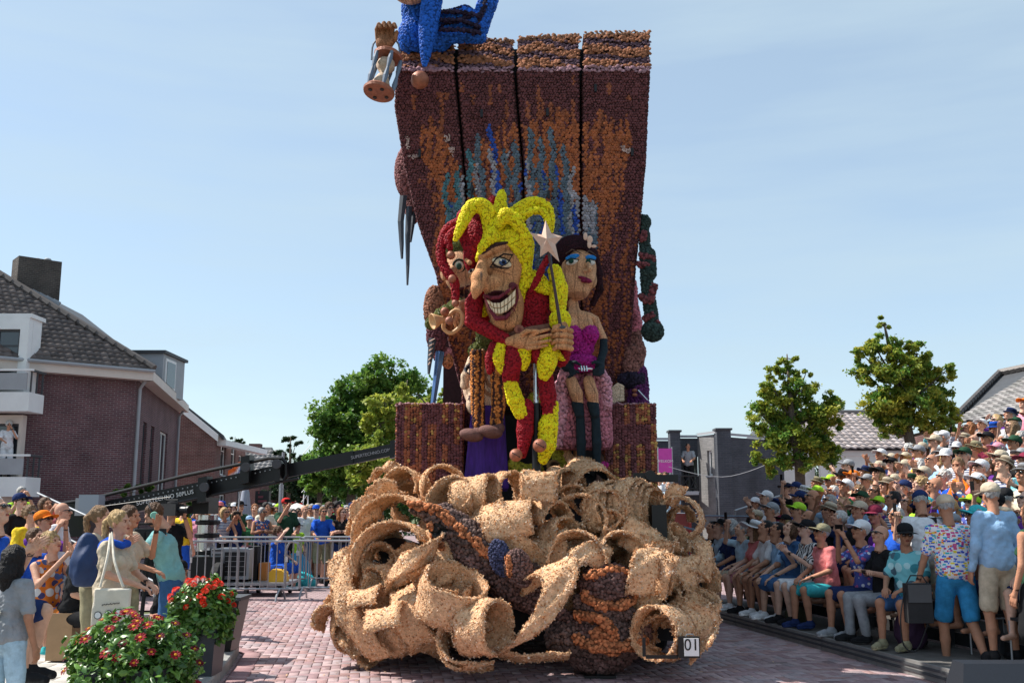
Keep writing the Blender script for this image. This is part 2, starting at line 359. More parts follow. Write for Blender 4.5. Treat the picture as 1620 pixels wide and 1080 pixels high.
def blossoms(name, P, N, r, C, parent, ctr=None, mat_=None, dome=.55, k=6):
    n = len(P); P = P.astype(float); r = (np.full(n, r) if np.isscalar(r) else r)*RN.uniform(.78, 1.28, n)
    N = N+RN.normal(size=N.shape)*.18; N /= np.linalg.norm(N, axis=1)[:, None]
    T, B = frames(N); a = np.arange(k)*2*PI/k; vs = [P+N*(r*dome*.85)[:, None]]; cs = [C*(ctr if ctr is not None else 1.0)]
    for rad, hh, off, cm in ((.5, dome, 0, 1.0), (1.0, -.05, .5, .92)):
        for j in range(k):
            rr = r*rad*RN.uniform(.85, 1.15, n); an = a[j]+off*2*PI/k
            vs.append(P+T*(rr*math.cos(an))[:, None]+B*(rr*math.sin(an))[:, None]+N*(r*hh)[:, None]); cs.append(C*cm)
    m = 1+2*k; V = np.stack(vs, 1).reshape(-1, 3); cc = np.stack(cs, 1).reshape(-1, 3)
    Ft = [(0, 1+j, 1+(j+1) % k) for j in range(k)]
    for j in range(k): Ft += [(1+j, 1+k+j, 1+(j+1) % k), (1+(j+1) % k, 1+k+j, 1+k+(j+1) % k)]
    Fc = (np.array(Ft)[None]+(np.arange(n)*m)[:, None, None]).reshape(-1, 3)
    return mk(name, V, Fc, mat_ or M['petal'], parent, cols=np.clip(cc*(1.3 if mat_ is None else 1.12), 0, 1), kind='stuff')
def chips(name, P, N, L, C, parent, lift=.35, mat_=None):
    n = len(P); T, B = frames(N); T = T+N*RN.uniform(-.1, lift, n)[:, None]; T /= np.linalg.norm(T, axis=1)[:, None]
    l = L*RN.uniform(.5, 1.4, n)[:, None]; w_ = L*RN.uniform(.14, .34, n)[:, None]; P = P+N*.004
    V = np.stack([P-T*l*.5-B*w_, P-T*l*.5+B*w_*.7, P+T*l*.5+B*w_, P+T*l*.5-B*w_*.6], 1).reshape(-1, 3)
    Fc = (np.array([[0, 1, 2, 3]])+(np.arange(n)*4)[:, None])
    return mk(name, V, Fc, mat_ or M['chip'], parent, cols=np.repeat(C, 4, 0), kind='stuff')
class Fig:
    """local frame of a figure: photo pixels at a fixed distance give its width and height, depth is in the same unit"""
    def __init__(s, x0, y0, d0):
        s.x0, s.y0, s.d0 = x0, y0, d0; s.o = np.array(W(x0, y0, d0)); e = 5
        s.sx = (W(x0+e, y0, d0)-W(x0-e, y0, d0)).x/(2*e); s.sz = (W(x0, y0-e, d0)-W(x0, y0+e, d0)).z/(2*e); s.sd = (s.sx+s.sz)/2
    def p(s, px, py, dd=0): return np.array((px-s.x0, dd, s.y0-py), float)
    def w(s, V): return s.o+np.asarray(V)*np.array((s.sx, s.sd, s.sz))
    def wp(s, px, py, dd=0): return Vector(s.w(s.p(px, py, dd)))
    def field(s, x0, y0, x1, y1, z0, z1, h): return Field(s.p(x0, y1, z0), s.p(x1, y0, z1), h)
    def emit(s, fld, name, mat_, parent, smooth=True, local=False):
        V, Q, c = fld.mesh(); V = s.w(V); return mk(name, V, Q, mat_, parent, cols=c, smooth=smooth), V, Q, c
    def flowers(s, fld, name, parent, sp=4.2, ctr=None, mat_=None, jit=.18, base=None, dome=.55):
        V, Q, c = fld.mesh(); V = s.w(V); o = mk(name, V, Q, base or M['seed'], parent, cols=c*.42, smooth=True); sp = sp*s.sx
        P, N, C = sample(V, Q, c, sp)
        C = C*RN.uniform(1-jit, 1+jit, (len(P), 1))
        blossoms('blossoms', P, N, sp*.57, C, o, ctr, mat_, dome); return o
def interp(x, xs, ys): return float(np.interp(x, xs, ys))
def text_mesh(name, body, size, Mx, mat_, parent, ext=.002, sx=1.0, space=1.0):
    cu = bpy.data.curves.new(name, 'FONT'); cu.body = body; cu.size = size; cu.extrude = ext; cu.align_x = 'CENTER'; cu.align_y = 'CENTER'; cu.space_character = space
    o = bpy.data.objects.new('t', cu); COL.objects.link(o); me = bpy.data.meshes.new_from_object(o.evaluated_get(bpy.context.evaluated_depsgraph_get()))
    bpy.data.objects.remove(o); V = [Mx @ Vector((v.co.x*sx, v.co.y, v.co.z)) for v in me.vertices]; Fc = [tuple(p.vertices) for p in me.polygons]
    return mk(name, V, Fc, mat_, parent)
def faceM(o, right, up=Vector((0, 0, 1))):
    r = Vector(right).normalized(); u = (Vector(up)-r*Vector(up).dot(r)).normalized(); n = r.cross(u)
    Mx = Matrix((r, u, n)).transposed().to_4x4(); Mx.translation = Vector(o); return Mx
# ================================================================== SETTING
ground = MB().add([(-400, -30, -.03), (400, -30, -.03), (400, 900, -.03), (-400, 900, -.03)], [(0, 1, 2, 3)]).out('ground', mat('grass_ground', (.10, .12, .05), rough=1, nz=.3, nscale=.2)); tag(ground, kind='structure')
road = MB().add([(-6, 2, 0), (40, 2, 0), (40, 120, 0), (-40, 120, 0), (-40, 17.5, 0), (-6, 17.5, 0)], [(0, 1, 2, 3, 4, 5)]).out('road', M['road']); tag(road, kind='structure')
bed = road
# pavers of the road, herringbone, laid one by one
KX = lambda y: interp(y, [4, 7.5, 9.7, 11.2, 12.3, 13.2, 14.2], [-2.0, -2.5, -2.82, -3.05, -3.25, -3.9, -6])   # kerb line
pl = []
PL, PW = .21, .105
ang = math.radians(8); ca, sa = math.cos(ang), math.sin(ang)
for i in range(-110, 130):
    for j in range(-60, 160):
        # 90 degree herringbone: an L of one lying and one standing paver repeated along the diagonal
        if (i-j) % 4 == 0: cx, cy, hx, hy = (i+1)*PW, (j+.5)*PW, PL/2, PW/2
        elif (i-j) % 4 == 3: cx, cy, hx, hy = (i+.5)*PW, (j+1)*PW, PW/2, PL/2
        else: continue
        x = cx*ca-cy*sa+1; y = cx*sa+cy*ca+9
        if y < 9.0 or y > 19.5: continue
        if x < KX(y)+.30 or abs(x) > y*.56+.3: continue
        if x > 5.05-.235*(y-11.9)+.2: continue
        pl.append((x, y, hx, hy))
pl.sort(key=lambda t: t[1])
def paver_geo(hx, hy, h, b=.006, g=.003):
    hx -= g; hy -= g; V = [(sx*hx, sy*hy, 0) for sx, sy in ((-1, -1), (1, -1), (1, 1), (-1, 1))]+[(sx*hx, sy*hy, h-b) for sx, sy in ((-1, -1), (1, -1), (1, 1), (-1, 1))]+[(sx*(hx-b), sy*(hy-b), h) for sx, sy in ((-1, -1), (1, -1), (1, 1), (-1, 1))]
    Fc = [(0, 1, 5, 4), (1, 2, 6, 5), (2, 3, 7, 6), (3, 0, 4, 7), (4, 5, 9, 8), (5, 6, 10, 9), (6, 7, 11, 10), (7, 4, 8, 11), (8, 9, 10, 11)]
    return np.array(V), np.array(Fc)
PCOLS = np.array([(.42, .29, .30), (.47, .33, .33), (.37, .24, .25), (.50, .37, .37), (.40, .25, .24), (.43, .34, .35)])*.84
def pave(parent, items, name, mt, cols, h, nobj=300, ang=0.0, var=.05):
    ca, sa = math.cos(ang), math.sin(ang); pro = {}
    allV, allF, allC = [], [], []; nb = 0
    for q, (x, y, hx, hy) in enumerate(items):
        key = (round(hx, 3), round(hy, 3)); c = cols[RN.integers(len(cols))]*RN.uniform(1-var*2, 1+var*2)*(1+.09*math.sin(x*1.7+1.3*math.sin(y*1.1))+.06*math.sin(y*2.9+x*.8))*(.62 if RN.random() < .012 else 1)
        zz = RN.uniform(-.0015, .0015); tx, ty = RN.uniform(-.004, .004, 2)
        V, Fc = paver_geo(hx, hy, h)
        if q < nobj:
            kk = (*key, int(RN.integers(4)))
            if kk not in pro:
                o = mk(name, V+np.array(root_loc(parent)), Fc, mt, parent, cols=np.tile(c, (len(V), 1))); pro[kk] = o
            else:
                o = pro[kk].copy(); COL.objects.link(o)
            o.location = (x-root_loc(parent).x, y-root_loc(parent).y, zz+PZ[0]); o.rotation_euler = (tx, ty, ang)
        else:
            Vr = V.copy(); Vr[:, 2] += V[:, 0]*ty+V[:, 1]*tx; X = Vr[:, 0]*ca-Vr[:, 1]*sa+x; Y = Vr[:, 0]*sa+Vr[:, 1]*ca+y
            allV.append(np.stack([X, Y, Vr[:, 2]+zz+PZ[0]], 1)); allF.append(Fc+nb); allC.append(np.tile(c, (len(V), 1))); nb += len(V)
    if allV: mk('paving', np.concatenate(allV), np.concatenate(allF), mt, parent, cols=np.concatenate(allC), kind='stuff')
PZ = [.002]
pave(road, pl, 'paver', M['paver'], PCOLS, .012, 300, ang)
# pavement on the left with kerb
PVZ = .12
pav = MB()
ys = [4, 7.5, 9.7, 11.2, 12.3, 13.2, 14.2]
poly = [(KX(y)-.14, y, 0) for y in ys]+[(-40, 14.2, 0), (-40, 4, 0)]
pav.prism([Vector(p) for p in poly], (0, 0, PVZ-.008))
pavement = pav.out('pavement', M['bed']); tag(pavement, kind='structure')
kn = 0
for i in range(len(ys)-1):
    n = max(1, round((ys[i+1]-ys[i])/.9))
    for k in range(n):
        y0 = ys[i]+(ys[i+1]-ys[i])*k/n+.004; y1 = ys[i]+(ys[i+1]-ys[i])*(k+1)/n-.004
        mb = MB(); a, b = KX(y0), KX(y1)
        mb.add([(a-.135, y0, -.01), (a, y0, -.01), (b, y1, -.01), (b-.135, y1, -.01), (a-.135, y0, PVZ+.002), (a-.012, y0, PVZ+.002), (b-.012, y1, PVZ+.002), (b-.135, y1, PVZ+.002), (a, y0, PVZ-.012), (b, y1, PVZ-.012)],
               [(0, 1, 8, 5, 4), (1, 2, 9, 8), (8, 9, 6, 5), (2, 3, 7, 6, 9), (3, 0, 4, 7), (4, 5, 6, 7)])
        mb.out('kerbstone', M['slab'], pavement, cols=np.tile(np.array((.36, .355, .34))*RN.uniform(.9, 1.1), (10, 1)))
sl_items = []
for r in range(40):
    y = 6.2+r*.2
    for c in range(60):
        x = -2.2-.30-c*.40+(.2 if r % 2 else 0)
        if x+.2 > KX(y)-.15: continue
        if y > 13.9 or abs(x) > y*.56+.4: continue
        sl_items.append((x, y, .2, .1))
PZ[0] = PVZ-.008
sl_items.sort(key=lambda t: t[1])
pave(pavement, sl_items, 'paving_slab', M['slab'], np.array([(.50, .47, .43), (.46, .44, .41), (.53, .50, .46), (.42, .40, .37)]), .012, 300, 0)
# soldier course of clay pavers along the kerb
mbs = []
y = 8.6
while y < 13.4:
    x = KX(y)+.155; mbs.append((x, y, .105, .05)); y += .105
PZ[0] = .0035
pave(road, mbs, 'edge_paver', M['paver'], PCOLS*np.array((.95, .85, .85)), .012, 60, -.1)

# ------------------------------------------------------------------ walls, windows, roofs
def wall(name, A, B, z0, z1, mt, parent, holes=(), th=.3, back=None):
    A = Vector(A); B = Vector(B); d = (B-A); L = d.length; d.normalize(); nrm = Vector((d.y, -d.x)) if back is None else Vector(back)
    us = sorted({0, L, *[h[0] for h in holes], *[h[1] for h in holes]}); vs = sorted({z0, z1, *[h[2] for h in holes], *[h[3] for h in holes]})
    V, Fc, UV = [], [], []
    def P(u, v, t): return (A.x+d.x*u-nrm.x*t, A.y+d.y*u-nrm.y*t, v)
    for i in range(len(us)-1):
        for j in range(len(vs)-1):
            uc, vc = (us[i]+us[i+1])/2, (vs[j]+vs[j+1])/2
            if any(h[0] < uc < h[1] and h[2] < vc < h[3] for h in holes): continue
            b = len(V)
            for t in (0, th):
                for (u, v) in ((us[i], vs[j]), (us[i+1], vs[j]), (us[i+1], vs[j+1]), (us[i], vs[j+1])): V.append(P(u, v, t)); UV.append((u+t, v))
            def solid(ii, jj):
                if not (0 <= ii < len(us)-1 and 0 <= jj < len(vs)-1): return False
                a, c = (us[ii]+us[ii+1])/2, (vs[jj]+vs[jj+1])/2
                return not any(h[0] < a < h[1] and h[2] < c < h[3] for h in holes)
            Fc += [(b, b+1, b+2, b+3), (b+7, b+6, b+5, b+4)]
            if not solid(i, j-1): Fc.append((b, b+4, b+5, b+1))
            if not solid(i+1, j): Fc.append((b+1, b+5, b+6, b+2))
            if not solid(i, j+1): Fc.append((b+2, b+6, b+7, b+3))
            if not solid(i-1, j): Fc.append((b+3, b+7, b+4, b))
    o = mk(name, V, Fc, mt, parent, uv=UV)
    for h in holes: window(parent, A, d, nrm, *h)
    return o
def window(parent, A, d, nrm, u0, u1, v0, v1, style=None):
    """frame, pane and sill set into an opening"""
    def P(u, v, t): return Vector((A.x+d.x*u-nrm.x*t, A.y+d.y*u-nrm.y*t, v))
    def bx(mb, a, b, c, e, t0, t1):
        V = [P(u, v, t) for t in (t0, t1) for (u, v) in ((a, c), (b, c), (b, e), (a, e))]
        mb.add(V, [(0, 1, 2, 3), (7, 6, 5, 4), (0, 4, 5, 1), (1, 5, 6, 2), (2, 6, 7, 3), (3, 7, 4, 0)])
    f = .07; fr = MB(); e = .003
    bx(fr, u0+e, u0+f, v0+e, v1-e, .08, .15); bx(fr, u1-f, u1-e, v0+e, v1-e, .08, .15); bx(fr, u0+f, u1-f, v1-f, v1-e, .081, .149); bx(fr, u0+f, u1-f, v0+e, v0+f, .081, .149)
    if style and 'bar' in style: m = (v0+v1)/2+(v1-v0)*.2; bx(fr, u0+f, u1-f, m, m+.05, .083, .147)
    if u1-u0 > 1.3: m = (u0+u1)/2; bx(fr, m-.03, m+.03, v0+f, v1-f, .084, .146)
    o = fr.out('window', M['white'] if not (style and 'dark' in style) else M['dgrey'], parent)
    g = MB(); bx(g, u0+f-.01, u1-f+.01, v0+f-.01, v1-f+.01, .105, .125); g.out('pane', M['glass'], o)
    if style and 'curtain' in style:
        c = MB(); bx(c, u0+f, u0+f+(u1-u0)*.35, v0+f, v1-f, .20, .22); c.out('curtain', M['canvas'], o)
    s = MB(); bx(s, u0-.05, u1+.05, v0-.06, v0, -.05, .08); s.out('sill', M['grey'], o)
def pantile():
    V = []; w_, l = 1.0, 1.0
    for yy in (0, 1):
        for k in range(6):
            x = k/5; z = .10*math.sin(x*2*PI*.85+.2)+(.20 if yy == 0 else .02); V.append((x*1.04, yy*1.12, z))
    for k in range(6): x = k/5; V.append((x*1.04, 0, .10*math.sin(x*2*PI*.85+.2)+.02))
    Fc = [(k, k+1, 7+k, 6+k) for k in range(5)]+[(k+1, k, 12+k, 13+k) for k in range(5)]
    return np.array(V), np.array(Fc)
PT = pantile()
def tiles(roof, O, U, Vd, inside, nu, nv, tw, th, cols, nobj=0):
    O = np.array(O, float); U = np.array(U, float); U /= np.linalg.norm(U); Vd = np.array(Vd, float); Vd /= np.linalg.norm(Vd); N = np.cross(U, Vd)
    if N[2] < 0: N = -N
    T, Fq = PT; av, af, ac = [], [], []; nb = 0; cnt = 0; pro = []
    for j in range(nv):
        for i in range(nu[0], nu[1]):
            if not inside((i+.5)*tw, (j+.5)*th): continue
            c = np.array(cols[RN.integers(len(cols))])*RN.uniform(.8, 1.2)
            L = T*np.array((tw, th, tw*.8)); P = L[:, :1]*U+L[:, 1:2]*Vd+L[:, 2:]*N
            o0 = O+U*(i*tw)+Vd*(j*th)+N*RN.uniform(0, .012)
            if cnt < nobj:
                if len(pro) < 4: ob = mk('roof_tile', P+np.array(root_loc(roof)), Fq, M['tile'], roof, cols=np.tile(c, (len(P), 1))); pro.append(ob)
                else: ob = pro[RN.integers(4)].copy(); COL.objects.link(ob)
                ob.location = Vector(o0)-root_loc(roof); cnt += 1
            else:
                av.append(P+o0); af.append(Fq+nb); ac.append(np.tile(c, (len(P), 1))); nb += len(P)
    if av: mk('roof_tiles', np.concatenate(av), np.concatenate(af), M['tile'], roof, cols=np.concatenate(ac), kind='stuff')
BR = brick_mat('purple_brick', (.095, .042, .050), (.14, .060, .066), (.20, .175, .175), .21, .0635, .008, var=.22)
BR2 = brick_mat('red_brick', (.115, .045, .043), (.155, .06, .055), (.20, .17, .15), .21, .0635, .009)
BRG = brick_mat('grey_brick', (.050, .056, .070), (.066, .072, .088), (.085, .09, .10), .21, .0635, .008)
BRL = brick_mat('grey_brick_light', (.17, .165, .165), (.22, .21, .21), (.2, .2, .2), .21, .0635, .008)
# ---- near house on the left
Cn = W(217, 600, 31.7); cx, cy = Cn.x, Cn.y
lw = Vector((-2.4, -2.0)).normalized(); rw_ = Vector((-.20, 1)).normalized()
c2 = Vector((cx, cy)); cL = c2+lw*9.5; cR = c2+rw_*10.5
EZ = W(217, 592, 31.7).z
hs = thing('brick_house', 'purple brick house with tiled hip roof and white balconies at far left', 'house', (cx-3, cy, 0))
wall('wall', (cL.x, cL.y), (c2.x, c2.y), 0, EZ, BR, hs, th=.3)
wl = (cR-c2).length
wall('side_wall', (c2.x, c2.y), (cR.x, cR.y), 0, EZ+.0, BR, hs, holes=[(1.7, 2.5, 2.0, 4.6, 'dark curtain'), (3.4, 4.2, 2.0, 4.6, 'dark curtain bar'), (5.6, 7.6, 1.2, 4.6, 'curtain')], th=.3)
# roof: slope over the front wall, hip to the right
sl_dir = Vector((lw.y, -lw.x)).normalized()
if sl_dir.y < 0: sl_dir = -sl_dir
nin = Vector((-sl_dir.x, -sl_dir.y)) if False else sl_dir        # horizontal direction into the house
RUN, RISE = 5.2, 4.3
over = .45
fo = c2-nin*over-lw*.35
rf = MB()
p0 = Vector((fo.x, fo.y, EZ+.10)); p1 = p0+Vector((lw.x, lw.y, 0))*11
hipb = p0+Vector((nin.x*RUN, nin.y*RUN, RISE))+Vector((lw.x, lw.y, 0))*5.2
rid = hipb+Vector((lw.x, lw.y, 0))*6
cRo = Vector((cR.x, cR.y, 0))+Vector((.35, 0, 0)); pR = Vector((cRo.x, cRo.y+.2, EZ+.10))
rf.add([p0, p1, rid, hipb, pR, pR+Vector((-4.8, 0, 3.9))], [(0, 3, 2, 1), (0, 4, 5, 3)])
roof = rf.out('roof', M['dgrey'], hs)
TC = [(.085, .065, .06), (.11, .083, .074), (.07, .056, .054), (.125, .097, .088)]
U_ = np.array((lw.x, lw.y, 0)); Vs = np.array((nin.x*RUN, nin.y*RUN, RISE)); SLn = np.linalg.norm(Vs)
tiles(roof, np.array(p0)+np.array((0, 0, .03)), U_, Vs, lambda u, v: u > v/SLn*5.2 and v < SLn and u < 9.2, (0, 44), int(SLn/.26)+1, .22, .26, TC, 300)
hp = MB(); hd = hipb-p0
for k in range(22):
    a = p0+hd*(k/22)+Vector((0, 0, .06)); b = p0+hd*((k+1.15)/22)+Vector((0, 0, .10)); hp2 = MB().tube([a, b], [.14, .11], 8); hp2.out('ridge_tile', M['tile'], roof, cols=np.tile((.09, .075, .07), (16, 1)))
fa = MB(); hgt = .30
q0 = p0+Vector((0, 0, -.32)); q1 = p1+Vector((0, 0, -.32)); e1 = Vector((-nin.x, -nin.y, 0))*.06
fa.add([q0, q1, q1+Vector((0, 0, hgt)), q0+Vector((0, 0, hgt)), q0-e1*6, q1-e1*6], [(0, 1, 2, 3), (0, 4, 5, 1)]); fa.out('fascia', M['cream'], hs)
fa = MB(); qa = p0+Vector((0, 0, -.32)); qb = pR+Vector((0, 0, -.32)); fa.add([qa, qb, qb+Vector((0, 0, hgt)), qa+Vector((0, 0, hgt)), qa+Vector((-.5, .2, 0)), qb+Vector((-.5, 0, 0))], [(0, 1, 2, 3), (0, 4, 5, 1)]); fa.out('fascia', M['cream'], hs)
MB().tube([p0+Vector((.06, -.05, -.02)), p1+Vector((.06, -.05, -.02))], .055, 6).out('gutter', M['grey'], hs)
for t in (0.02, .965):
    pt = c2+rw_*(wl*t); dx = .10
    MB().tube([(pt.x+dx, pt.y-.06, 0), (pt.x+dx, pt.y-.06, EZ-.45), (pt.x+dx+.22, pt.y-.2, EZ-.2)], .055, 8).out('drainpipe', M['grey'], hs)
# chimney
cc = W(57, 440, 33.0); chm = MB()
tpz = W(57, 413, 33).z; Rz = Matrix.Rotation(math.atan2(lw.y, lw.x), 4, 'Z')
cb = Matrix.Translation(Vector((cc.x, cc.y, 0))) @ Rz; ch = MB().box((-.68, -.42, EZ+1.2), (.68, .42, tpz), cb); uvc = [(v[0]+v[1], v[2]) for v in ch.v]
ch.out('chimney', brick_mat('chimney_brick', (.05, .042, .04), (.075, .06, .055), (.10, .09, .08), bh=.0635), roof, uv=uvc)
for k in range(3): MB().ball((cc.x-.35+k*.35, cc.y, tpz+.04), (.12, .12, .07)).out('chimney_pot', M['grey'], roof)
fl = MB()
for k in range(6): q = W(33+k*11, 455+k*5.0, 32.6-.05*k); fl.cbox(q, (.13, .03, .12), Matrix.Rotation(.5, 3, 'Y'))
fl.out('lead_flashing', M['steel'], roof)
# dormer on the side roof
dm = W(245, 572, 36.5)
MB().box((dm.x-.75, dm.y-.4, EZ-.1), (dm.x+.45, dm.y+2.0, dm.z+.25)).out('dormer', M['grey'], hs)
dmr = MB().box((dm.x-.85, dm.y-.5, dm.z+.252), (dm.x+.55, dm.y+2.1, dm.z+.36)); dmr.out('dormer_roof', M['dgrey'], hs)
wdm = MB().box((dm.x+.455, dm.y-.2, EZ+.1), (dm.x+.5, dm.y+.9, dm.z+.1)).out('window', M['white'], hs); MB().box((dm.x+.503, dm.y-.1, EZ+.2), (dm.x+.515, dm.y+.8, dm.z)).out('pane', M['glass'], wdm)
# balconies
def balcony(px, py0, py1, d, bz0, bz1):
    a = W(px, py0, d); b = W(px, py1, d); zt, zb = a.z, b.z; x1 = a.x
    s = MB().box((x1-5, d, zb), (x1, d+.9, zb+.55)).out('balcony', M['white'], hs)
    MB().box((x1-5, d+.02, zb+.62), (x1-.12, d+.06, zt-.12)).out('balustrade_panel', M['grey'], s)
    MB().box((x1-5, d-.02, zt-.06), (x1+.05, d+.07, zt)).out('handrail', M['white'], s)
    for k in range(3): MB().box((x1-.06, d+.1+k*.35, zb+.5), (x1-.02, d+.14+k*.35, zt-.06)).out('baluster', M['dgrey'], s)
    MB().box((x1-.07, d+.075, zt-.06), (x1+.02, d+.9, zt-.005)).out('side_rail', M['dgrey'], s)
    return s
balcony(50, 583, 650, 28.5, 0, 0); balcony(44, 718, 785, 28.5, 0, 0)
# bay behind the upper balcony
b0 = W(42, 500, 28.8); b1 = W(42, 588, 28.8)
wall('bay_wall', (b0.x-5, 29.0), (b0.x, 29.0), b1.z-.7, b0.z, M['white'], hs, holes=[(4.05, 4.75, b1.z-.4, b0.z-.35, 'dark bar curtain'), (3.2, 3.9, b1.z-.4, b0.z-.6, 'dark bar')], th=.25)
MB().box((b0.x-5, 29.0, b0.z+.002), (b0.x+.06, 29.9, b0.z+.12)).out('bay_roof', M['white'], hs)
MB().box((b0.x-.06, 29.26, b1.z-.7), (b0.x, 29.8, b0.z)).out('bay_side', M['white'], hs)
b2 = W(30, 655, 28.8); b3 = W(30, 735, 28.8)
wall('lower_bay_wall', (b2.x-5, 29.05), (b2.x, 29.05), 0, b2.z, M['cream'], hs, holes=[(4.2, 4.9, b3.z-.2, b2.z-.25, 'dark curtain')], th=.25)
# ---- second brick house
g0 = W(271, 645, 46); g1 = W(340, 705, 46); g2 = W(372, 722, 52)
h2 = thing('brick_house', 'red brick terrace house with white verge boards behind the crane arm', 'house', (g0.x, 46, 0))
zt = W(271, 640, 46).z; zr = W(340, 694, 46).z
gb = MB().prism([Vector((g0.x-1.2, 46, 0)), Vector((g1.x, 46, 0)), Vector((g1.x, 46, zr)), Vector((g0.x-1.2, 46, zt+1.1))], (0, .3, 0)); gb.out('gable_wall', BR2, h2, uv=[(v[0], v[2]) for v in gb.v])
wall('side_wall', (g1.x, 46.3), (g2.x, 54), 0, zr, BR2, h2, holes=[(1.0, 2.2, 3.3, 4.9, 'bar curtain'), (3.6, 4.8, 3.3, 4.9, 'bar curtain'), (5.8, 6.8, .9, 4.5, 'bar'), (1.0, 2.6, .9, 2.4)], th=.3)
vb = MB().prism([Vector((g0.x-1.2, 45.85, zt+.95)), Vector((g1.x+.15, 45.85, zr-.12)), Vector((g1.x+.15, 45.85, zr+.2)), Vector((g0.x-1.2, 45.85, zt+1.35))], (0, .12, 0)); vb.out('verge_board', M['white'], h2)
rr = MB().prism([Vector((g0.x-1.2, 45.97, zt+1.2)), Vector((g1.x+.4, 45.97, zr)), Vector((g1.x+.4, 45.97, zr+.16)), Vector((g0.x-1.2, 45.97, zt+1.42))], (-1.7, 8, -.35)); rr.out('roof', M['dgrey'], h2)
MB().box((g1.x-.05, 46.3, zr-.28), (g1.x+.42, 54.2, zr-.02)).out('fascia', M['white'], h2)
for k in range(0): MB().box((g0.x+.25+k*.8, 47.5, zt-.3-k*.7), (g0.x+.6+k*.8, 48, zt+.75-k*.75)).out('chimney', BR2, h2)
# ---- far small house with tiled roof
f0 = W(378, 765, 62)
h3 = thing('far_house', 'small far house with steep dark tiled roof and a chimney behind the flag', 'house', (f0.x+.8, 62, 0))
fz0 = W(375, 742, 62).z; fz1 = W(375, 708, 62).z; fx1 = W(412, 742, 62).x
MB().box((f0.x, 62, 0), (fx1, 68, fz0)).out('wall', BR2, h3)
frf = MB().add([(f0.x-.2, 61.7, fz0-.2), (fx1+.2, 61.7, fz0-.2), (fx1, 64.8, fz1+.2), (f0.x, 64.8, fz1+.2), (fx1+.2, 68.3, fz0-.2), (f0.x-.2, 68.3, fz0-.2)], [(0, 1, 2, 3), (3, 2, 4, 5), (1, 4, 2), (0, 3, 5)]).out('roof', M['dgrey'], h3)
tiles(frf, (f0.x-.2, 61.65, fz0-.15), (1, 0, 0), (0, 3.1, fz1-fz0+.4), lambda u, v: True, (0, 8), 7, .3, .42, [(.16, .15, .15), (.2, .19, .19)])
q = W(401, 706, 64); MB().box((q.x-.35, 64.2, fz0), (q.x+.35, 64.9, q.z+.2)).out('chimney', BR2, frf)
# ---- low red roof house far behind the parasols
f4 = W(437, 800, 75); h4 = thing('far_house', 'low far house with red gable above the white parasol', 'house', (f4.x, 75, 0))
ap = W(447, 783, 75); a0 = W(425, 802, 75); a1 = W(472, 802, 75)
MB().prism([a0, a1, ap], (0, 8, 0)).out('roof', mat('red_roof', (.33, .13, .10), rough=.9, nz=.2), h4)
MB().box((a0.x+.3, 75.2, 0), (a1.x-.3, 82, a0.z-.02)).out('wall', M['plaster'], h4)
q0 = W(445, 795, 72); q1 = W(495, 806, 72); MB().box((q0.x, 72, q1.z-1.2), (q1.x, 74, q0.z)).out('flat_roof_annexe', M['grey'], h4)
# ---- dark brick flats to the right of the float
D1 = 36.0
ds = thing('flats', 'dark grey brick flats with balcony and stepped parapets right of the float', 'building', (W(1090, 700, D1).x, D1, 0))
def seg(px0, px1, d0, d1, pyt, mt, holes=(), nm='wall', dz=0):
    a = W(px0, pyt, d0); b = W(px1, pyt, d1); wall(nm, (a.x, d0), (b.x, d1), 0, a.z+dz, mt, ds, holes, th=.3); return a, b
seg(1036, 1062, D1+1.5, D1+1.5, 697, BRG)
seg(1062, 1074, D1, D1, 684, BRG)
za = W(1074, 688, D1).z
a, b = seg(1074, 1103, D1+.8, D1+.8, 693, BRG, holes=[(.1, .68, W(0+1080, 776, D1+.8).z, W(1080, 722, D1+.8).z, 'dark')])
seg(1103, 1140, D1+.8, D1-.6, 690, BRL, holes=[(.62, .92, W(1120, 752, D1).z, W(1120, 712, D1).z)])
seg(1140, 1238, D1-.6, D1+2.0, 690, BRG)
for (x0, x1, d, y) in ((1060, 1076, D1-.05, 683), (1134, 1156, D1-.75, 680)):
    a = W(x0, y, d); b = W(x1, y, d); MB().box((a.x, d, 0), (b.x, d+.5, a.z)).out('parapet_pier', BRG, ds); MB().box((a.x-.05, d-.05, a.z+.002), (b.x+.05, d+.55, a.z+.07)).out('coping', M['dgrey'], ds)
for (x0, x1, d0, d1, y) in ((1036, 1060, D1+1.45, D1+1.45, 696), (1076, 1103, D1+.75, D1+.75, 692), (1103, 1134, D1+.75, D1-.55, 689), (1156, 1238, D1-.3, D1+1.95, 689)):
    a = W(x0, y, d0); b = W(x1, y, d1); MB().add([(a.x, d0-.04, a.z), (b.x, d1-.04, a.z), (b.x, d1-.04, a.z+.09), (a.x, d0-.04, a.z+.09), (a.x, d0+.4, a.z+.09), (b.x, d1+.4, a.z+.09)], [(0, 1, 2, 3), (3, 2, 5, 4)]).out('coping', M['grey'], ds)
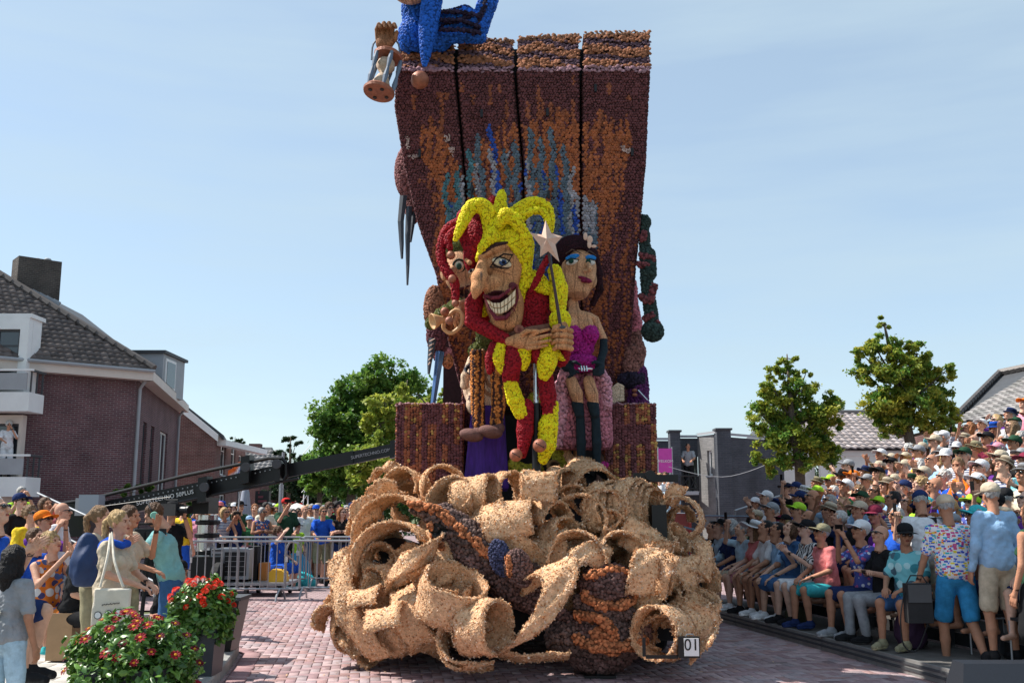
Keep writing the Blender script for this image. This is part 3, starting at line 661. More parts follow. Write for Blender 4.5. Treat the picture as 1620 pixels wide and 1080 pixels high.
# balcony
ba = W(1076, 777, D1); bb = W(1102, 753, D1)
bal = MB().box((ba.x, D1-.35, ba.z-.12), (bb.x, D1+.79, ba.z)).out('balcony', M['grey'], ds)
br = MB(); zt_ = bb.z
for z in (ba.z+.1, zt_): br.tube([(ba.x, D1-.3, z), (bb.x, D1-.3, z)], .03, 6)
for k in range(3): x = ba.x+(bb.x-ba.x)*k/2; br.tube([(x, D1-.3, ba.z), (x, D1-.3, zt_)], .03, 6)
for k in range(2):
    x0 = ba.x+(bb.x-ba.x)*k/2; x1 = ba.x+(bb.x-ba.x)*(k+1)/2
    br.tube([(x0, D1-.3, ba.z+.1), (x1, D1-.3, zt_)], .02, 5); br.tube([(x1, D1-.3, ba.z+.1), (x0, D1-.3, zt_)], .02, 5)
br.out('railing', M['black'], bal)
# pink banner on the flats
pb = W(1053, 727, 34.5); a = W(1041, 709, 34.5); b = W(1064, 747, 34.5)
bn = thing('banner', 'bright pink banner with white lettering hanging beside the right pillar', 'banner', (pb.x, 34.5, 0))
MB().box((a.x, 34.5, b.z), (b.x, 34.53, a.z)).out('cloth', M['pink'], bn)
text_mesh('lettering', 'WELKOM', .13, faceM((pb.x-.02, 34.49, pb.z-.05), (1, 0, 0)), M['white'], bn)
for x in (a.x, b.x): MB().tube([(x, 34.52, 0), (x, 34.52, a.z+.05)], .025, 6).out('pole', M['steel'], bn)
# string of lights
ln = MB().tube([W(1058+(1240-1058)*t, 738+18*math.sin(PI*t)*1.0+(-12 if t > .5 else 0)*(t-.5)*2-4*t, 30) for t in np.linspace(0, 1, 14)], .008, 4)
tag(ln.out('cable', M['grey']), 'thin pale cable strung across the front of the dark flats', 'cable')
# ---- white house with pantiled roof
wh = thing('white_house', 'white painted house with grey pantile roof between the two right trees', 'house', (W(1330, 700, 40).x, 40, 0))
rt = W(1335, 655, 43.5); re = W(1345, 708, 40)
rx0 = W(1290, 700, 40).x; rx1 = W(1450, 700, 40).x; ze = re.z; zt2 = rt.z
wroof = MB().add([(rx0, 39.7, ze-.1), (rx1, 39.7, ze-.1), (rx1, 43.7, zt2), (rx0-.6, 43.7, zt2), (rx1, 47.7, ze-.1), (rx0, 47.7, ze-.1)], [(0, 1, 2, 3), (3, 2, 4, 5), (1, 4, 2)]).out('roof', M['dgrey'], wh)
tiles(wroof, (rx0-.6, 39.65, ze-.05), (1, 0, 0), (0, 4.0, zt2-ze+.1), lambda u, v: u > .6-v*.12, (0, 16), 12, .30, .37, [(.48, .40, .38), (.54, .46, .44), (.43, .36, .34)], 190)
MB().tube([(rx0-.6, 43.7, zt2+.08), (rx1, 43.7, zt2+.08)], .13, 8).out('ridge', M['tile'], wroof, cols=(.09, .08, .08))
MB().box((rx0+.15, 40.0, 0), (rx1, 40.25, ze-.12)).out('wall', M['plaster'], wh)
gp = MB().prism([Vector((rx0-2.6, 40.6, 0)), Vector((rx0+.1, 40.6, 0)), Vector((rx0+.1, 40.6, ze+.2)), Vector((rx0-.7, 40.6, ze+1.2)), Vector((rx0-2.6, 40.6, ze-1.0))], (0, .25, 0)); gp.out('gable_wall', M['plaster'], wh)
gr = MB().prism([Vector((rx0-3.2, 40.3, ze-1.4)), Vector((rx0-.7, 40.3, ze+1.3)), Vector((rx0-.7, 40.3, ze+1.6)), Vector((rx0-3.4, 40.3, ze-1.2))], (0, 5, 0)); gr.out('lean_to_roof', M['dgrey'], wh)
MB().box((rx0+.1, 39.95, ze-.32), (rx1, 39.99, ze-.12)).out('fascia', M['white'], wh)
# ---- big dark roof far right
bh = thing('tiled_house', 'house with large dark tiled hip roof at the right edge above the crowd', 'house', (W(1600, 640, 34).x, 34, 0))
e0 = W(1505, 672, 33); e1 = W(1700, 640, 29); t0 = W(1582, 594, 37); t1 = W(1720, 566, 34)
br_ = MB().add([e0, e1, t1, t0], [(0, 1, 2, 3)]).out('roof', M['dgrey'], bh)
Uv = np.array(e1-e0); Vv = np.array(t0-e0); Un = Uv/np.linalg.norm(Uv); Vp = Vv-Un*(Vv@Un); sl_len = np.linalg.norm(Vp); hx_ = Vv@Un
tiles(br_, np.array(e0)+np.array((0, 0, .05)), Un, Vp, lambda u, v: u > v/sl_len*hx_ and v < sl_len, (0, 22), int(sl_len/.27)+1, .30, .27, [(.17, .16, .16), (.20, .185, .18), (.14, .135, .13)], 290)
dv = t0-e0
for k in range(20):
    a = e0+dv*(k/20)+Vector((0, 0, .12)); b = e0+dv*((k+1.15)/20)+Vector((0, 0, .15)); MB().tube([a, b], [.13, .10], 7).out('ridge_tile', M['tile'], br_, cols=np.tile((.10, .085, .08), (14, 1)))
dv = t1-t0
for k in range(14):
    a = t0+dv*(k/14)+Vector((0, 0, .10)); b = t0+dv*((k+1.1)/14)+Vector((0, 0, .13)); MB().tube([a, b], [.16, .13], 7).out('ridge_tile', M['tile'], br_, cols=np.tile((.13, .11, .10), (14, 1)))
MB().prism([Vector((e0.x+.3, e0.y+.3, 0)), Vector((e1.x, e1.y+.3, 0)), Vector((e1.x, e1.y+.3, e1.z)), Vector((e0.x+.3, e0.y+.3, e0.z-.1))], (0, 4, 0)).out('wall', BR2, bh)

# ------------------------------------------------------------------ trees
def leaves(name, P, size, cols, parent, mt, asp=.62):
    n = len(P); N = RN.normal(size=(n, 3)); N[:, 2] = np.abs(N[:, 2])+.2; N /= np.linalg.norm(N, axis=1)[:, None]; T, B = frames(N)
    l = size*RN.uniform(.6, 1.3, n)[:, None]; w_ = l*asp*.5
    V = np.stack([P-T*l*.5, P+B*w_-N*l*.06, P+T*l*.5, P-B*w_-N*l*.06], 1).reshape(-1, 3)
    Fc = (np.array([[0, 1, 2], [0, 2, 3]])[None]+(np.arange(n)*4)[:, None, None]).reshape(-1, 3)
    return mk(name, V, Fc, mt, parent, cols=np.repeat(cols, 4, 0), kind='stuff')
def tree(label, trunk_px, base_d, lobes, size, n, ca_, cb_, yfrac=.3, group=None, name='tree', trunks=None, tr=.16, seed=1, asp=.62, cl=None, zb=0):
    d = base_d; r = np.random.default_rng(seed); b = W(trunk_px[0], trunk_px[1], d)
    t = thing(name, label, 'tree', (b.x, d, zb), group)
    s = (W(100, 500, d)-W(0, 500, d)).x/100
    top = W(trunk_px[2], trunk_px[3], d)
    tk = MB(); pts = [Vector((b.x, d, zb)), Vector((b.x, d, b.z)), b.lerp(top, .5)+Vector((r.uniform(-.1, .1), r.uniform(-.2, .2), 0)), top]
    tk.tube(pts, [tr*1.25, tr, tr*.6, tr*.12], 9); trunk = tk.out('trunk', M['bark'], t, smooth=True)
    Ps, Cs = [], []; br = MB(); tot = sum(l[2]*l[3] for l in lobes)
    for (px, py, rx, ry) in lobes:
        c = W(px, py, d); c.y += r.uniform(-.35, .35)*rx*s*1.2; nn = max(3, int(n*(rx*ry)/tot)); K = max(4, int(cl or rx*ry/30))
        st = pts[1].lerp(top, min(.95, max(0.05, (c.z-b.z)/(top.z-b.z+.01)-.25))); br.tube([st, st.lerp(c, .5)+Vector((0, 0, -.1)), c], [tr*.35, tr*.22, tr*.06], 5)
        dirs = r.normal(size=(K, 3)); dirs /= np.linalg.norm(dirs, axis=1)[:, None]; rad = np.where(r.random(K) < .14, r.uniform(1.1, 1.4, K), r.uniform(.3, 1.05, K)**.6)
        cc_ = np.array(c)+dirs*rad[:, None]*np.array((rx, (rx+ry)*.5, ry))*s*.86
        for q in range(0, K, 2): br.tube([c, c.lerp(Vector(cc_[q]), .9)], [tr*.08, tr*.03], 4)
        k = r.integers(0, K, nn); cr = np.array((1, 1, .75))*min(rx, ry)*s*r.uniform(.16, .34, (K, 1)); off = r.normal(size=(nn, 3))*.55
        P = cc_[k]+off*cr[k]; Ps.append(P)
        tone = r.random(K)*.75; m = np.clip(tone[k]+r.normal(size=nn)*.18, 0, 1)[:, None]
        Cs.append(np.array(ca_)*(1-m)+np.array(cb_)*m)
    br.out('branches', M['bark'], trunk)
    leaves('crown', np.concatenate(Ps), size, np.concatenate(Cs), t, M['leaf'], asp)
    return t
DG, YG, MG = (.08, .20, .04), (.50, .48, .06), (.22, .36, .055)
OG = (.52, .46, .06)
tree('smaller yellowing green tree in front of the dark flats and white house', (1265, 740, 1245, 560), 26.5,
     [(1247, 566, 16, 14), (1240, 590, 24, 20), (1276, 588, 14, 9), (1225, 620, 26, 22), (1265, 618, 30, 24), (1205, 655, 24, 24), (1245, 655, 38, 30), (1298, 650, 34, 30), (1225, 735, 26, 16), (1270, 735, 30, 16), (1300, 715, 30, 22), (1312, 630, 18, 20), (1210, 695, 24, 24), (1250, 700, 34, 30), (1290, 690, 32, 28), (1320, 670, 14, 20), (1240, 725, 22, 14), (1200, 720, 16, 12)], .10, 30000, (.11, .24, .04), YG, seed=3, tr=.13)
tree('taller yellowing green tree rising behind the crowd before the dark roof', (1440, 700, 1400, 515), 24.5,
     [(1398, 512, 14, 12), (1360, 558, 16, 16), (1385, 545, 22, 20), (1415, 560, 26, 22), (1445, 540, 12, 8), (1450, 560, 22, 20), (1375, 590, 28, 24), (1415, 600, 36, 30), (1460, 590, 30, 28), (1490, 590, 20, 18), (1400, 640, 36, 30), (1445, 635, 38, 32), (1490, 630, 28, 26), (1420, 672, 34, 20), (1470, 668, 36, 24), (1505, 660, 20, 18), (1395, 670, 14, 14)], .10, 32000, (.11, .24, .04), OG, seed=5, tr=.13)
tree('dense dark green street tree left of the float pillar', (555, 780, 600, 590), 42,
     [(600, 600, 50, 30), (560, 620, 45, 32), (640, 615, 45, 30), (520, 665, 34, 34), (570, 670, 55, 40), (630, 670, 50, 40), (540, 720, 45, 40), (600, 725, 55, 40), (560, 765, 50, 25)], .20, 28000, DG, (.20, .30, .045), seed=8, tr=.2)
tree('lighter yellow green tree behind the left pillar top', (600, 790, 645, 600), 36,
     [(640, 625, 24, 14), (610, 640, 34, 22), (650, 650, 34, 24), (600, 670, 34, 24), (640, 685, 40, 28), (690, 640, 18, 10), (705, 622, 10, 8), (600, 720, 40, 30), (640, 740, 40, 34), (570, 745, 30, 26)], .17, 16000, (.20, .32, .05), (.50, .50, .08), seed=9, tr=.16)
for i, (px, d_, lab) in enumerate([(505, 46, 'slim street tree with bare lower trunk beside the white tents'), (528, 50, 'slim street tree with bare trunk nearest the float curls')]):
    tree(lab, (px, 800, px+3, 700), d_, [(px, 735, 28, 26), (px-8, 762, 26, 18), (px+14, 765, 24, 18), (px+6, 715, 22, 18)], .28, 3600, DG, MG, seed=20+i, tr=.13)
# conifers and far trees
tree('dark drooping cedar behind the crane arm', (455, 800, 460, 690), 60, [(458, 698, 12, 10), (468, 703, 18, 5), (452, 715, 22, 9), (462, 728, 26, 10), (450, 742, 30, 12), (465, 760, 32, 14), (448, 778, 34, 14)], .30, 5600, (.014, .035, .015), (.045, .08, .03), seed=31, tr=.16, asp=.35, name='conifer')
tree('small pine with tufted top left of the chimney of the far house', (372, 780, 372, 690), 70, [(374, 694, 9, 4), (366, 700, 8, 3), (380, 702, 8, 4), (372, 710, 10, 5)], .25, 1200, (.02, .05, .015), (.05, .09, .03), seed=32, tr=.12, asp=.3, name='conifer')
tree('broad dark tree behind the far house and parasols', (425, 810, 425, 720), 66, [(420, 740, 24, 20), (436, 765, 34, 22), (405, 770, 20, 16), (480, 770, 28, 18), (500, 790, 26, 14), (425, 725, 12, 10)], .34, 6000, (.02, .045, .015), (.06, .10, .025), seed=33, tr=.2)
tree('rounded green tree at the end of the street', (490, 812, 490, 770), 80, [(478, 800, 16, 12), (500, 805, 16, 12), (515, 795, 14, 14)], .4, 2200, MG, (.14, .2, .04), seed=34, tr=.2)
tree('green shrub tree standing behind the cameraman by the wall', (285, 850, 285, 770), 24, [(284, 812, 18, 20), (278, 838, 16, 18), (292, 835, 14, 18), (300, 800, 10, 10)], .09, 5200, (.03, .08, .012), (.10, .19, .03), seed=36, tr=.07)
tree('low climbing shrub against the foot of the brick house', (205, 800, 205, 770), 29, [(215, 772, 22, 8), (190, 778, 18, 7), (235, 770, 14, 6)], .12, 2000, (.03, .08, .012), (.12, .2, .03), seed=37, tr=.04)
hd_ = W(440, 806, 66); hg = []
for k in range(3000): hg.append((hd_.x+random.uniform(-6, 9), 66+random.uniform(0, 1.5), random.uniform(0, 3.2)))
ho = leaves('hedge', np.array(hg), .4, np.array([(.03, .07, .015)])*RN.uniform(.6, 1.8, (3000, 1)), None, M['leaf']); ho['kind'] = 'stuff'
# far treeline that closes the view
ft = []
for k in range(14000):
    x = random.uniform(-75, 75); h_ = 5+2.5*math.sin(x*.23)+1.5*math.sin(x*.71+1); ft.append((x, 118+random.uniform(-3, 3), random.random()**.7*h_))
fo_ = leaves('far_trees', np.array(ft), .9, np.array([(.035, .06, .025)])*RN.uniform(.6, 1.7, (14000, 1)), None, M['leaf']); fo_['kind'] = 'stuff'
# ================================================================== THE FLOAT
MAR = np.array((.105, .038, .042)); ORN = np.array((.28, .088, .038)); ORD = np.array((.21, .07, .038)); SLT = np.array((.085, .115, .15)); GRY = np.array((.23, .22, .25)); BLU = np.array((.025, .06, .27)); TEAL = np.array((.06, .14, .17))
WOOD = (.50, .27, .14)
fl_o = G(800, 1066); fl_o = Vector((-.1, 12.2, 0))
flt = thing('parade_float', 'huge flower covered parade float with plank wall, corner blocks and wood shaving curls', 'parade float', fl_o)
YS = [112, 170, 260, 350, 430, 520, 600, 648]
XL = [628, 626, 641, 662, 691, 706, 727, 742]; XR = [1027, 1024, 1020, 1012, 1004, 998, 992, 988]
S1 = [721, 726, 734, 741, 752, 765, 778, 790]; S2 = [815, 819, 827, 829, 838, 845, 852, 858]; S3 = [919, 919, 919, 919, 920, 920, 920, 920]
def dW(y): return interp(y, [112, 648], [11.9, 13.2])
TOPY = [(66, 62), (60, 66), (62, 55), (54, 52)]
EX = [XL, S1, S2, S3, XR]
FL = [  # flame streaks: bottom x, mid x, top x, top y, colour, half width
 (712, 704, 706, 272, TEAL, 5), (727, 722, 726, 262, TEAL, 5), (738, 730, 733, 262, GRY, 5), (752, 742, 743, 235, TEAL, 5), (760, 755, 754, 258, GRY, 5), (775, 762, 753, 213, SLT, 6), (770, 790, 775, 234, GRY, 5), (792, 788, 775, 197, BLU, 5),
 (800, 808, 798, 236, SLT, 6), (815, 818, 815, 222, SLT, 6), (806, 800, 804, 238, GRY, 4), (826, 825, 829, 247, BLU, 4), (835, 836, 833, 250, GRY, 4), (838, 845, 837, 200, SLT, 6), (848, 856, 856, 215, SLT, 6), (855, 852, 860, 265, BLU, 5), (868, 862, 860, 268, SLT, 5), (880, 876, 872, 200, SLT, 6),
 (890, 884, 876, 258, BLU, 5), (896, 896, 892, 226, SLT, 6), (903, 900, 905, 262, GRY, 5), (912, 905, 900, 290, BLU, 4), (925, 925, 926, 308, GRY, 8), (940, 938, 934, 318, GRY, 7), (784, 780, 790, 268, BLU, 4), (764, 748, 760, 300, SLT, 6), (745, 740, 748, 300, GRY, 4), (915, 916, 908, 300, GRY, 5)]
from mathutils import noise as MN
def vn(x, y): return .5+.5*MN.noise(Vector((x, y, 3.3)))+.18*MN.noise(Vector((x*2.3, y*2.3, 9)))
def wob(x): return math.sin(x*12.9898)*43758.5453 % 1
STR = [(655, 152, 172), (699, 145, 215), (693, 145, 158), (707, 148, 160), (731, 130, 148), (748, 150, 165), (776, 136, 166), (790, 135, 145), (802, 160, 190), (835, 162, 190), (852, 137, 190), (858, 160, 190), (872, 162, 195), (907, 118, 134), (906, 158, 196), (963, 131, 152), (995, 150, 160), (952, 172, 215), (893, 174, 195), (820, 178, 200), (680, 276, 300), (672, 285, 290), (663, 283, 289), (686, 305, 330)]
def wallcol(x, y):
    for bx, mx, tx, ty, c, hw in FL:
        if ty < y < 372:
            t = (y-ty)/(372-ty); xx = tx*(1-t)**2+2*mx*t*(1-t)+bx*t*t+2.5*math.sin(y*.11+bx)
            if abs(x-xx) < hw*.82*min(1, (y-ty)/14+.25)*1.0: return c*(1 if wob(x*3+y) > .06 else 1.2)
    if 705 < x < 945 and 320 < y < 425+30*wob(int(x/5)): return SLT if wob(int(x/6)) > .45 else BLU
    for sx, a, b in STR:
        if abs(x-sx) < 2.6 and a < y < b: return ORD
    top = interp(x, [640, 652, 668, 690, 712, 738, 740, 760, 790, 815, 850, 880, 915, 922, 950, 970, 990, 1005, 1012], [420, 330, 205, 190, 225, 330, 255, 235, 195, 205, 185, 178, 190, 210, 182, 200, 190, 240, 420])+28*(wob(int(x/5))-.5)
    k = int(x/4.3)
    if x < 742:
        bot = interp(x, [640, 660, 675, 695, 705, 720, 742], [215, 245, 262, 300, 520, 560, 640])
        if (top < y < bot and vn(x*.2, y*.04) > .36) or (x > 690 and 262 < y < 500 and vn(x*.3, y*.02) > .53): return ORN if wob(x+y*7) > .25 else ORD
        if 655 < x < 720 and 470 > y > 380 and wob(k+int(y/30)) > .8: return ORD
        return MAR
    if top < y < 335 and x < interp(y, [190, 260, 340], [1012, 990, 984]) and vn(x*.2, y*.035+5) > .38: return ORN if wob(x+y*7) > .25 else ORD
    if 330 <= y < 640 and x > 700:
        dens = interp(x, [700, 925, 950, 985, 1000], [.5, .75, .6, .25, .12])*interp(y, [330, 420, 520, 640], [1.25, 1, .75, .45])
        if vn(x*.26, y*.022+7) < .30+.36*dens: return ORN*.85 if wob(x*2+y) > .4 else ORD
    return MAR
for q in range(4):
    A, B = EX[q], EX[q+1]; ga = 0 if q == 0 else 4.0; gb = 0 if q == 3 else 4.0
    V = []; ny = 26
    for i in range(ny+1):
        y = 112+(648-112)*i/ny; d = dW(y); g = interp(y, [112, 300, 648], [1, .75, .5])
        for xx, dd in ((interp(y, YS, A)+ga*g, 0), (interp(y, YS, B)-gb*g, 0), (interp(y, YS, B)-gb*g, .8), (interp(y, YS, A)+ga*g, .8)):
            p = W(xx, y, d); V.append((p.x, p.y+dd, p.z))
    # cut end, slanting back to the top edge
    ya, yb = TOPY[q]; e = []
    for xx, yy in ((A[0]+ga+(6 if q == 0 else 0), ya), (B[0]-gb, yb)): p = W(xx, yy, 12.15); e.append(p)
    V = [(e[0].x, e[0].y, e[0].z), (e[1].x, e[1].y, e[1].z), (e[1].x, e[1].y+.7, e[1].z-.1), (e[0].x, e[0].y+.7, e[0].z-.1)]+V
    Fc = [(0, 3, 2, 1)]
    for i in range(ny+1):
        b = i*4
        for k in range(4): Fc.append((b+k, b+(k+1) % 4, b+4+(k+1) % 4, b+4+k))
    pk = mk('plank', V, Fc, mat('plank_skin', (.05, .018, .02), rough=.95, nz=.3, nscale=30) if q == 0 else bpy.data.materials['plank_skin'], flt)
    P, N, C, R = [], [], [], []
    sp = 4.15; y = 114; row = 0
    while y < 646:
        d = dW(y); g = interp(y, [112, 300, 648], [1, .75, .5]); xa = interp(y, YS, A)+ga*g; xb = interp(y, YS, B)-gb*g; x = xa+1.2+(sp/2 if row % 2 else 0)
        while x < xb-.5:
            jx, jy = x+random.gauss(0, .55), y+random.gauss(0, .6); c = wallcol(x, y)
            big = 1.22 if c is not MAR else .95
            p = W(jx, jy, d); P.append((p.x, p.y-.01, p.z)); N.append((0, -.98, -.2)); C.append(c*random.uniform(.75, 1.3)); R.append(.0190*big); x += sp
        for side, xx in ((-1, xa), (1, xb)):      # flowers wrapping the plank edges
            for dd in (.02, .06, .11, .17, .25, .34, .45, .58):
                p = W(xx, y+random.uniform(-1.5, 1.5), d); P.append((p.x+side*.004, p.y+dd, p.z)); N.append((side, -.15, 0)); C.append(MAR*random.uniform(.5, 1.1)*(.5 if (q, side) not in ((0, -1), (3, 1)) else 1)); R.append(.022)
        y += sp*.93; row += 1
    # cut end: bands of orange and slate
    for i in range(9*2):
        t = i/17; n = int((B[0]-A[0])/4.0)
        for k in range(n):
            s_ = (k+.5*(i % 2)+.5)/n
            if s_ > 1: continue
            pa = W(A[0]+ga, 112, 11.9).lerp(W(B[0]-gb, 112, 11.9), s_); pb_ = e[0].lerp(e[1], s_); p = pa.lerp(pb_, t)
            band = math.sin(t*15+q*2+s_*(3 if q != 3 else 1.2)+math.sin(s_*7+q)*.8); c = np.array((.22, .085, .042)) if band > -.15 else np.array((.10, .055, .07))
            if t > .9: c = np.array((.20, .09, .05))
            if t < .06: c = np.array((.26, .14, .16))  # pale lower rim: sun catching the edge, put into the blossom colour
            P.append((p.x+random.gauss(0, .007), p.y-.008-.014*(band > -.15)+random.gauss(0, .005), p.z+random.gauss(0, .012))); N.append((random.gauss(0, .3), -.8, .6)); C.append(c*random.uniform(.7, 1.3)); R.append(.029 if band > -.15 else .023)
            if i == 17:
                for dd in (.06, .14, .24): P.append((p.x, p.y+dd, p.z+.01)); N.append((0, -.3, 1)); C.append(np.array((.3, .14, .07))*random.uniform(.7, 1.2)); R.append(.028)
    blossoms('blossoms', np.array(P), np.array(N, float), np.array(R), np.array(C), pk, None)
# dark felt seen through the gaps between the planks
V = []
for y in (64, 112, 300, 640):
    for x, dd in ((interp(y, YS, XL)+8, .25), (interp(y, YS, XR)-8, .25)): p = W(x, y, dW(y)); V.append((p.x, p.y+dd, p.z))
mk('backing', V, [(0, 1, 3, 2), (2, 3, 5, 4), (4, 5, 7, 6)], M['blackm'], flt)
MB().box((-1.0, 14.35, .9), (1.75, 20.5, 6.6)).out('rear_body', bpy.data.materials['plank_skin'], flt)  # unseen rear of the float, added for the shadow it throws over the front row
# torn pink-white scar patches on the planks
for (x, y, w_, h_) in ((645, 226, 3, 12), (655, 248, 9, 3.5), (707, 220, 5, 6), (715, 238, 5, 7), (993, 238, 6, 4), (986, 236, 3, 5)):
    p = W(x, y, dW(y)-.03); P = np.array([(p.x+random.gauss(0, w_*.0035), p.y, p.z+random.gauss(0, h_*.0045)) for _ in range(14)])
    chips('torn_patch', P, np.tile((0, -1., 0), (14, 1)), .035, np.tile((.52, .36, .32), (14, 1))*RN.uniform(.6, 1.2, (14, 1)), flt, .6, M['petal'])
for (x, y) in ((762, 180), (866, 178), (942, 140), (1000, 241), (664, 243), (747, 300), (868, 308)):
    p = W(x, y, dW(y)-.045); MB().cbox(p, (.016, .02, .05)).out('bracket', M['black'], flt)
lampc = W(746, 300, 12.15)
lm = MB().tube([lampc+Vector((-.10, 0, 0)), lampc+Vector((.06, 0, 0))], .012, 6); lm.tube([lampc+Vector((0, 0, -.12)), lampc+Vector((0, 0, .1))], .015, 6); lm.out('lamp_bracket', M['black'], flt)
MB().ball(lampc+Vector((.06, -.04, -.02)), (.03, .05, .025)).out('lamp', M['chrome'], flt)
# ------------ corner blocks with vertical streaks
def block(x0, x1, yt, yb, d, dep, seed, side=None, gold=.05):
    a = W(x0, yt, d); b = W(x1, yb, d); mb = MB().box((a.x, d, b.z), (b.x, d+dep, a.z)); o = mb.out('corner_block', bpy.data.materials['plank_skin'], flt)
    P, N, C, R = [], [], [], []; sp = .036
    nx = int((b.x-a.x)/sp); nz = int((a.z-b.z)/sp); r = random.Random(seed); st = {}
    for i in range(nx+1):
        for k in range(nz+1):
            col_ = int(i/2.2); h = r.random() if (col_, k//7) not in st else 0
            if (col_, k//7) not in st: st[(col_, k//7)] = (h < (.75 if col_ % 2 else .12))
            c = np.array(ORD*1.1 if st[(col_, k//7)] else MAR*1.15); 
            if st[(col_, k//7)] and r.random() < gold*2: c = np.array((.32, .19, .06))
            P.append((a.x+i*sp+r.gauss(0, .003), d-.008, a.z-k*sp+r.gauss(0, .003)-(sp/2 if i % 2 else 0)*.6)); N.append((0, -1, 0)); C.append(c*r.uniform(.7, 1.35)); R.append(.0215)
    for s_, xx in ((-1, a.x), (1, b.x)):
        for j in range(int(dep/sp)):
            for k in range(nz+1): P.append((xx+s_*.006, d+j*sp, a.z-k*sp)); N.append((s_, 0, 0)); C.append((MAR if (j//2) % 3 else ORD)*r.uniform(.7, 1.3)); R.append(.022)
    for i in range(nx+1):
        for j in range(min(12, int(dep/sp))): P.append((a.x+i*sp+r.gauss(0, .006), d+j*sp, a.z+.006+r.gauss(0, .006))); N.append((0, 0, 1)); C.append(np.array((.28, .15, .16))*r.uniform(.7, 1.3)); R.append(.023)
    blossoms('blossoms', np.array(P), np.array(N, float), np.array(R), np.array(C), o)
    return o
block(629, 731, 640, 790, 12.3, 1.1, 3)
block(733, 752, 618, 790, 12.75, .6, 4)
block(957, 1039, 640, 790, 12.3, 1.1, 5, gold=.13)
block(985, 1003, 612, 660, 13.0, .4, 6)
# dark recess and frame between the blocks
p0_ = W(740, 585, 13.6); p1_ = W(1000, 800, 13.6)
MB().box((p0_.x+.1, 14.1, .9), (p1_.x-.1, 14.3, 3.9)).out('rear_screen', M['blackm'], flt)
fr = MB()
for x in (742, 975, 1003): a = W(x, 640, 13.3); fr.box((a.x-.05, 13.3, .8), (a.x+.05, 13.42, 3.75))
for z in (3.0, 3.5): fr.box((W(742, 640, 13.3).x, 13.43, z), (W(1003, 640, 13.3).x, 13.5, z+.06))
fr.out('steel_frame', M['black'], flt)
MB().box((-1.9, 11.3, .28), (2.1, 15.6, .95)).out('chassis', M['blackm'], flt)
for x in (-1.45, 1.75):
    for y in (12.6, 14.6):
        wz = MB().lathe([(.02, -.11), (.36, -.11), (.40, -.07), (.40, .07), (.36, .11), (.02, .11)], 20, Matrix.Translation((x, y, .40)) @ Matrix.Rotation(PI/2, 4, 'Y')).out('wheel', M['blackm'], flt)
# ------------ the curls of wood shaving
def strip(path, wv, th=.020, chipn=None, closed=False, nm='wood_curl', bright=1.0, wn=6):
    """path: points in metres, wv: width vector (or list) in metres"""
    P = [Vector(p) for p in path]; n0 = len(P)
    ws = [Vector(w_) for w_ in wv] if isinstance(wv, list) and hasattr(wv[0], '__len__') else [Vector(wv)]*n0
    V = []; nw = wn; r = random.Random(len(bpy.data.objects)); ph = r.random()*9
    top, bot = [], []
    for i in range(n0):
        t = (P[min(i+1, n0-1)]-P[max(i-1, 0)]).normalized(); wd = ws[i]; nn = t.cross(wd).normalized()
        for j in range(nw+1):
            s_ = j/nw-.5; ed = r.uniform(-.02, .02) if j in (0, nw) else 0
            wobl = .012*math.sin(i*.7+j*1.1+ph)+r.uniform(-.004, .004)
            c = P[i]+wd*(s_+ed/max(.1, wd.length))+nn*(wobl+.05*wd.length*(s_*s_))
            top.append(c+nn*th/2); bot.append(c-nn*th/2)
    V = top+bot; m = len(top); Fc = []
    for i in range(n0-1):
        for j in range(nw):
            a = i*(nw+1)+j; b = a+nw+1; Fc += [(a, a+1, b+1, b), (m+a, m+b, m+b+1, m+a+1)]
        a = i*(nw+1); b = a+nw+1; Fc += [(a, b, m+b, m+a), (a+nw, m+a+nw, m+b+nw, b+nw)]
    for i in (0, n0-1):
        for j in range(nw): a = i*(nw+1)+j; Fc.append((a, m+a, m+a+1, a+1) if i == 0 else (a, a+1, m+a+1, m+a))
    o = mk(nm, [tuple(v) for v in V], Fc, M['shaving'], flt, smooth=True)
    Va = np.array([tuple(v) for v in V]); Fa = np.array(Fc); Pc, Nc, _ = sample(Va, Fa, None, .021)
    ri = RN.choice(len(Pc), min(len(Pc), chipn or 100000), replace=False)
    base = np.array((.77, .51, .31))*bright; k = RN.random((len(ri), 1)); pale = np.array((.88, .72, .56)); dark = np.array((.50, .22, .09))
    C = np.where(k < .24, pale, np.where(k > .62, dark, base))*RN.uniform(.75, 1.2, (len(ri), 1))
    ne = n0*7; ii = RN.integers(0, n0-1, ne); sg = RN.choice((-1, 1), ne); Pp = np.array([tuple(P[i].lerp(P[i+1], random.random())+ws[i]*(.5*s_)) for i, s_ in zip(ii, sg)]); Ne = np.array([tuple(ws[i].normalized()*float(s_)) for i, s_ in zip(ii, sg)])
    Pc2 = np.concatenate([Pc[ri], Pp]); Nc2 = np.concatenate([Nc[ri], Ne+RN.normal(size=Ne.shape)*.9]); Nc2 /= np.linalg.norm(Nc2, axis=1)[:, None]; C = np.concatenate([C, base*RN.uniform(.6, 1.25, (ne, 1))])
    chips('shavings', Pc2, Nc2, .038, C, o, .7)
    return o
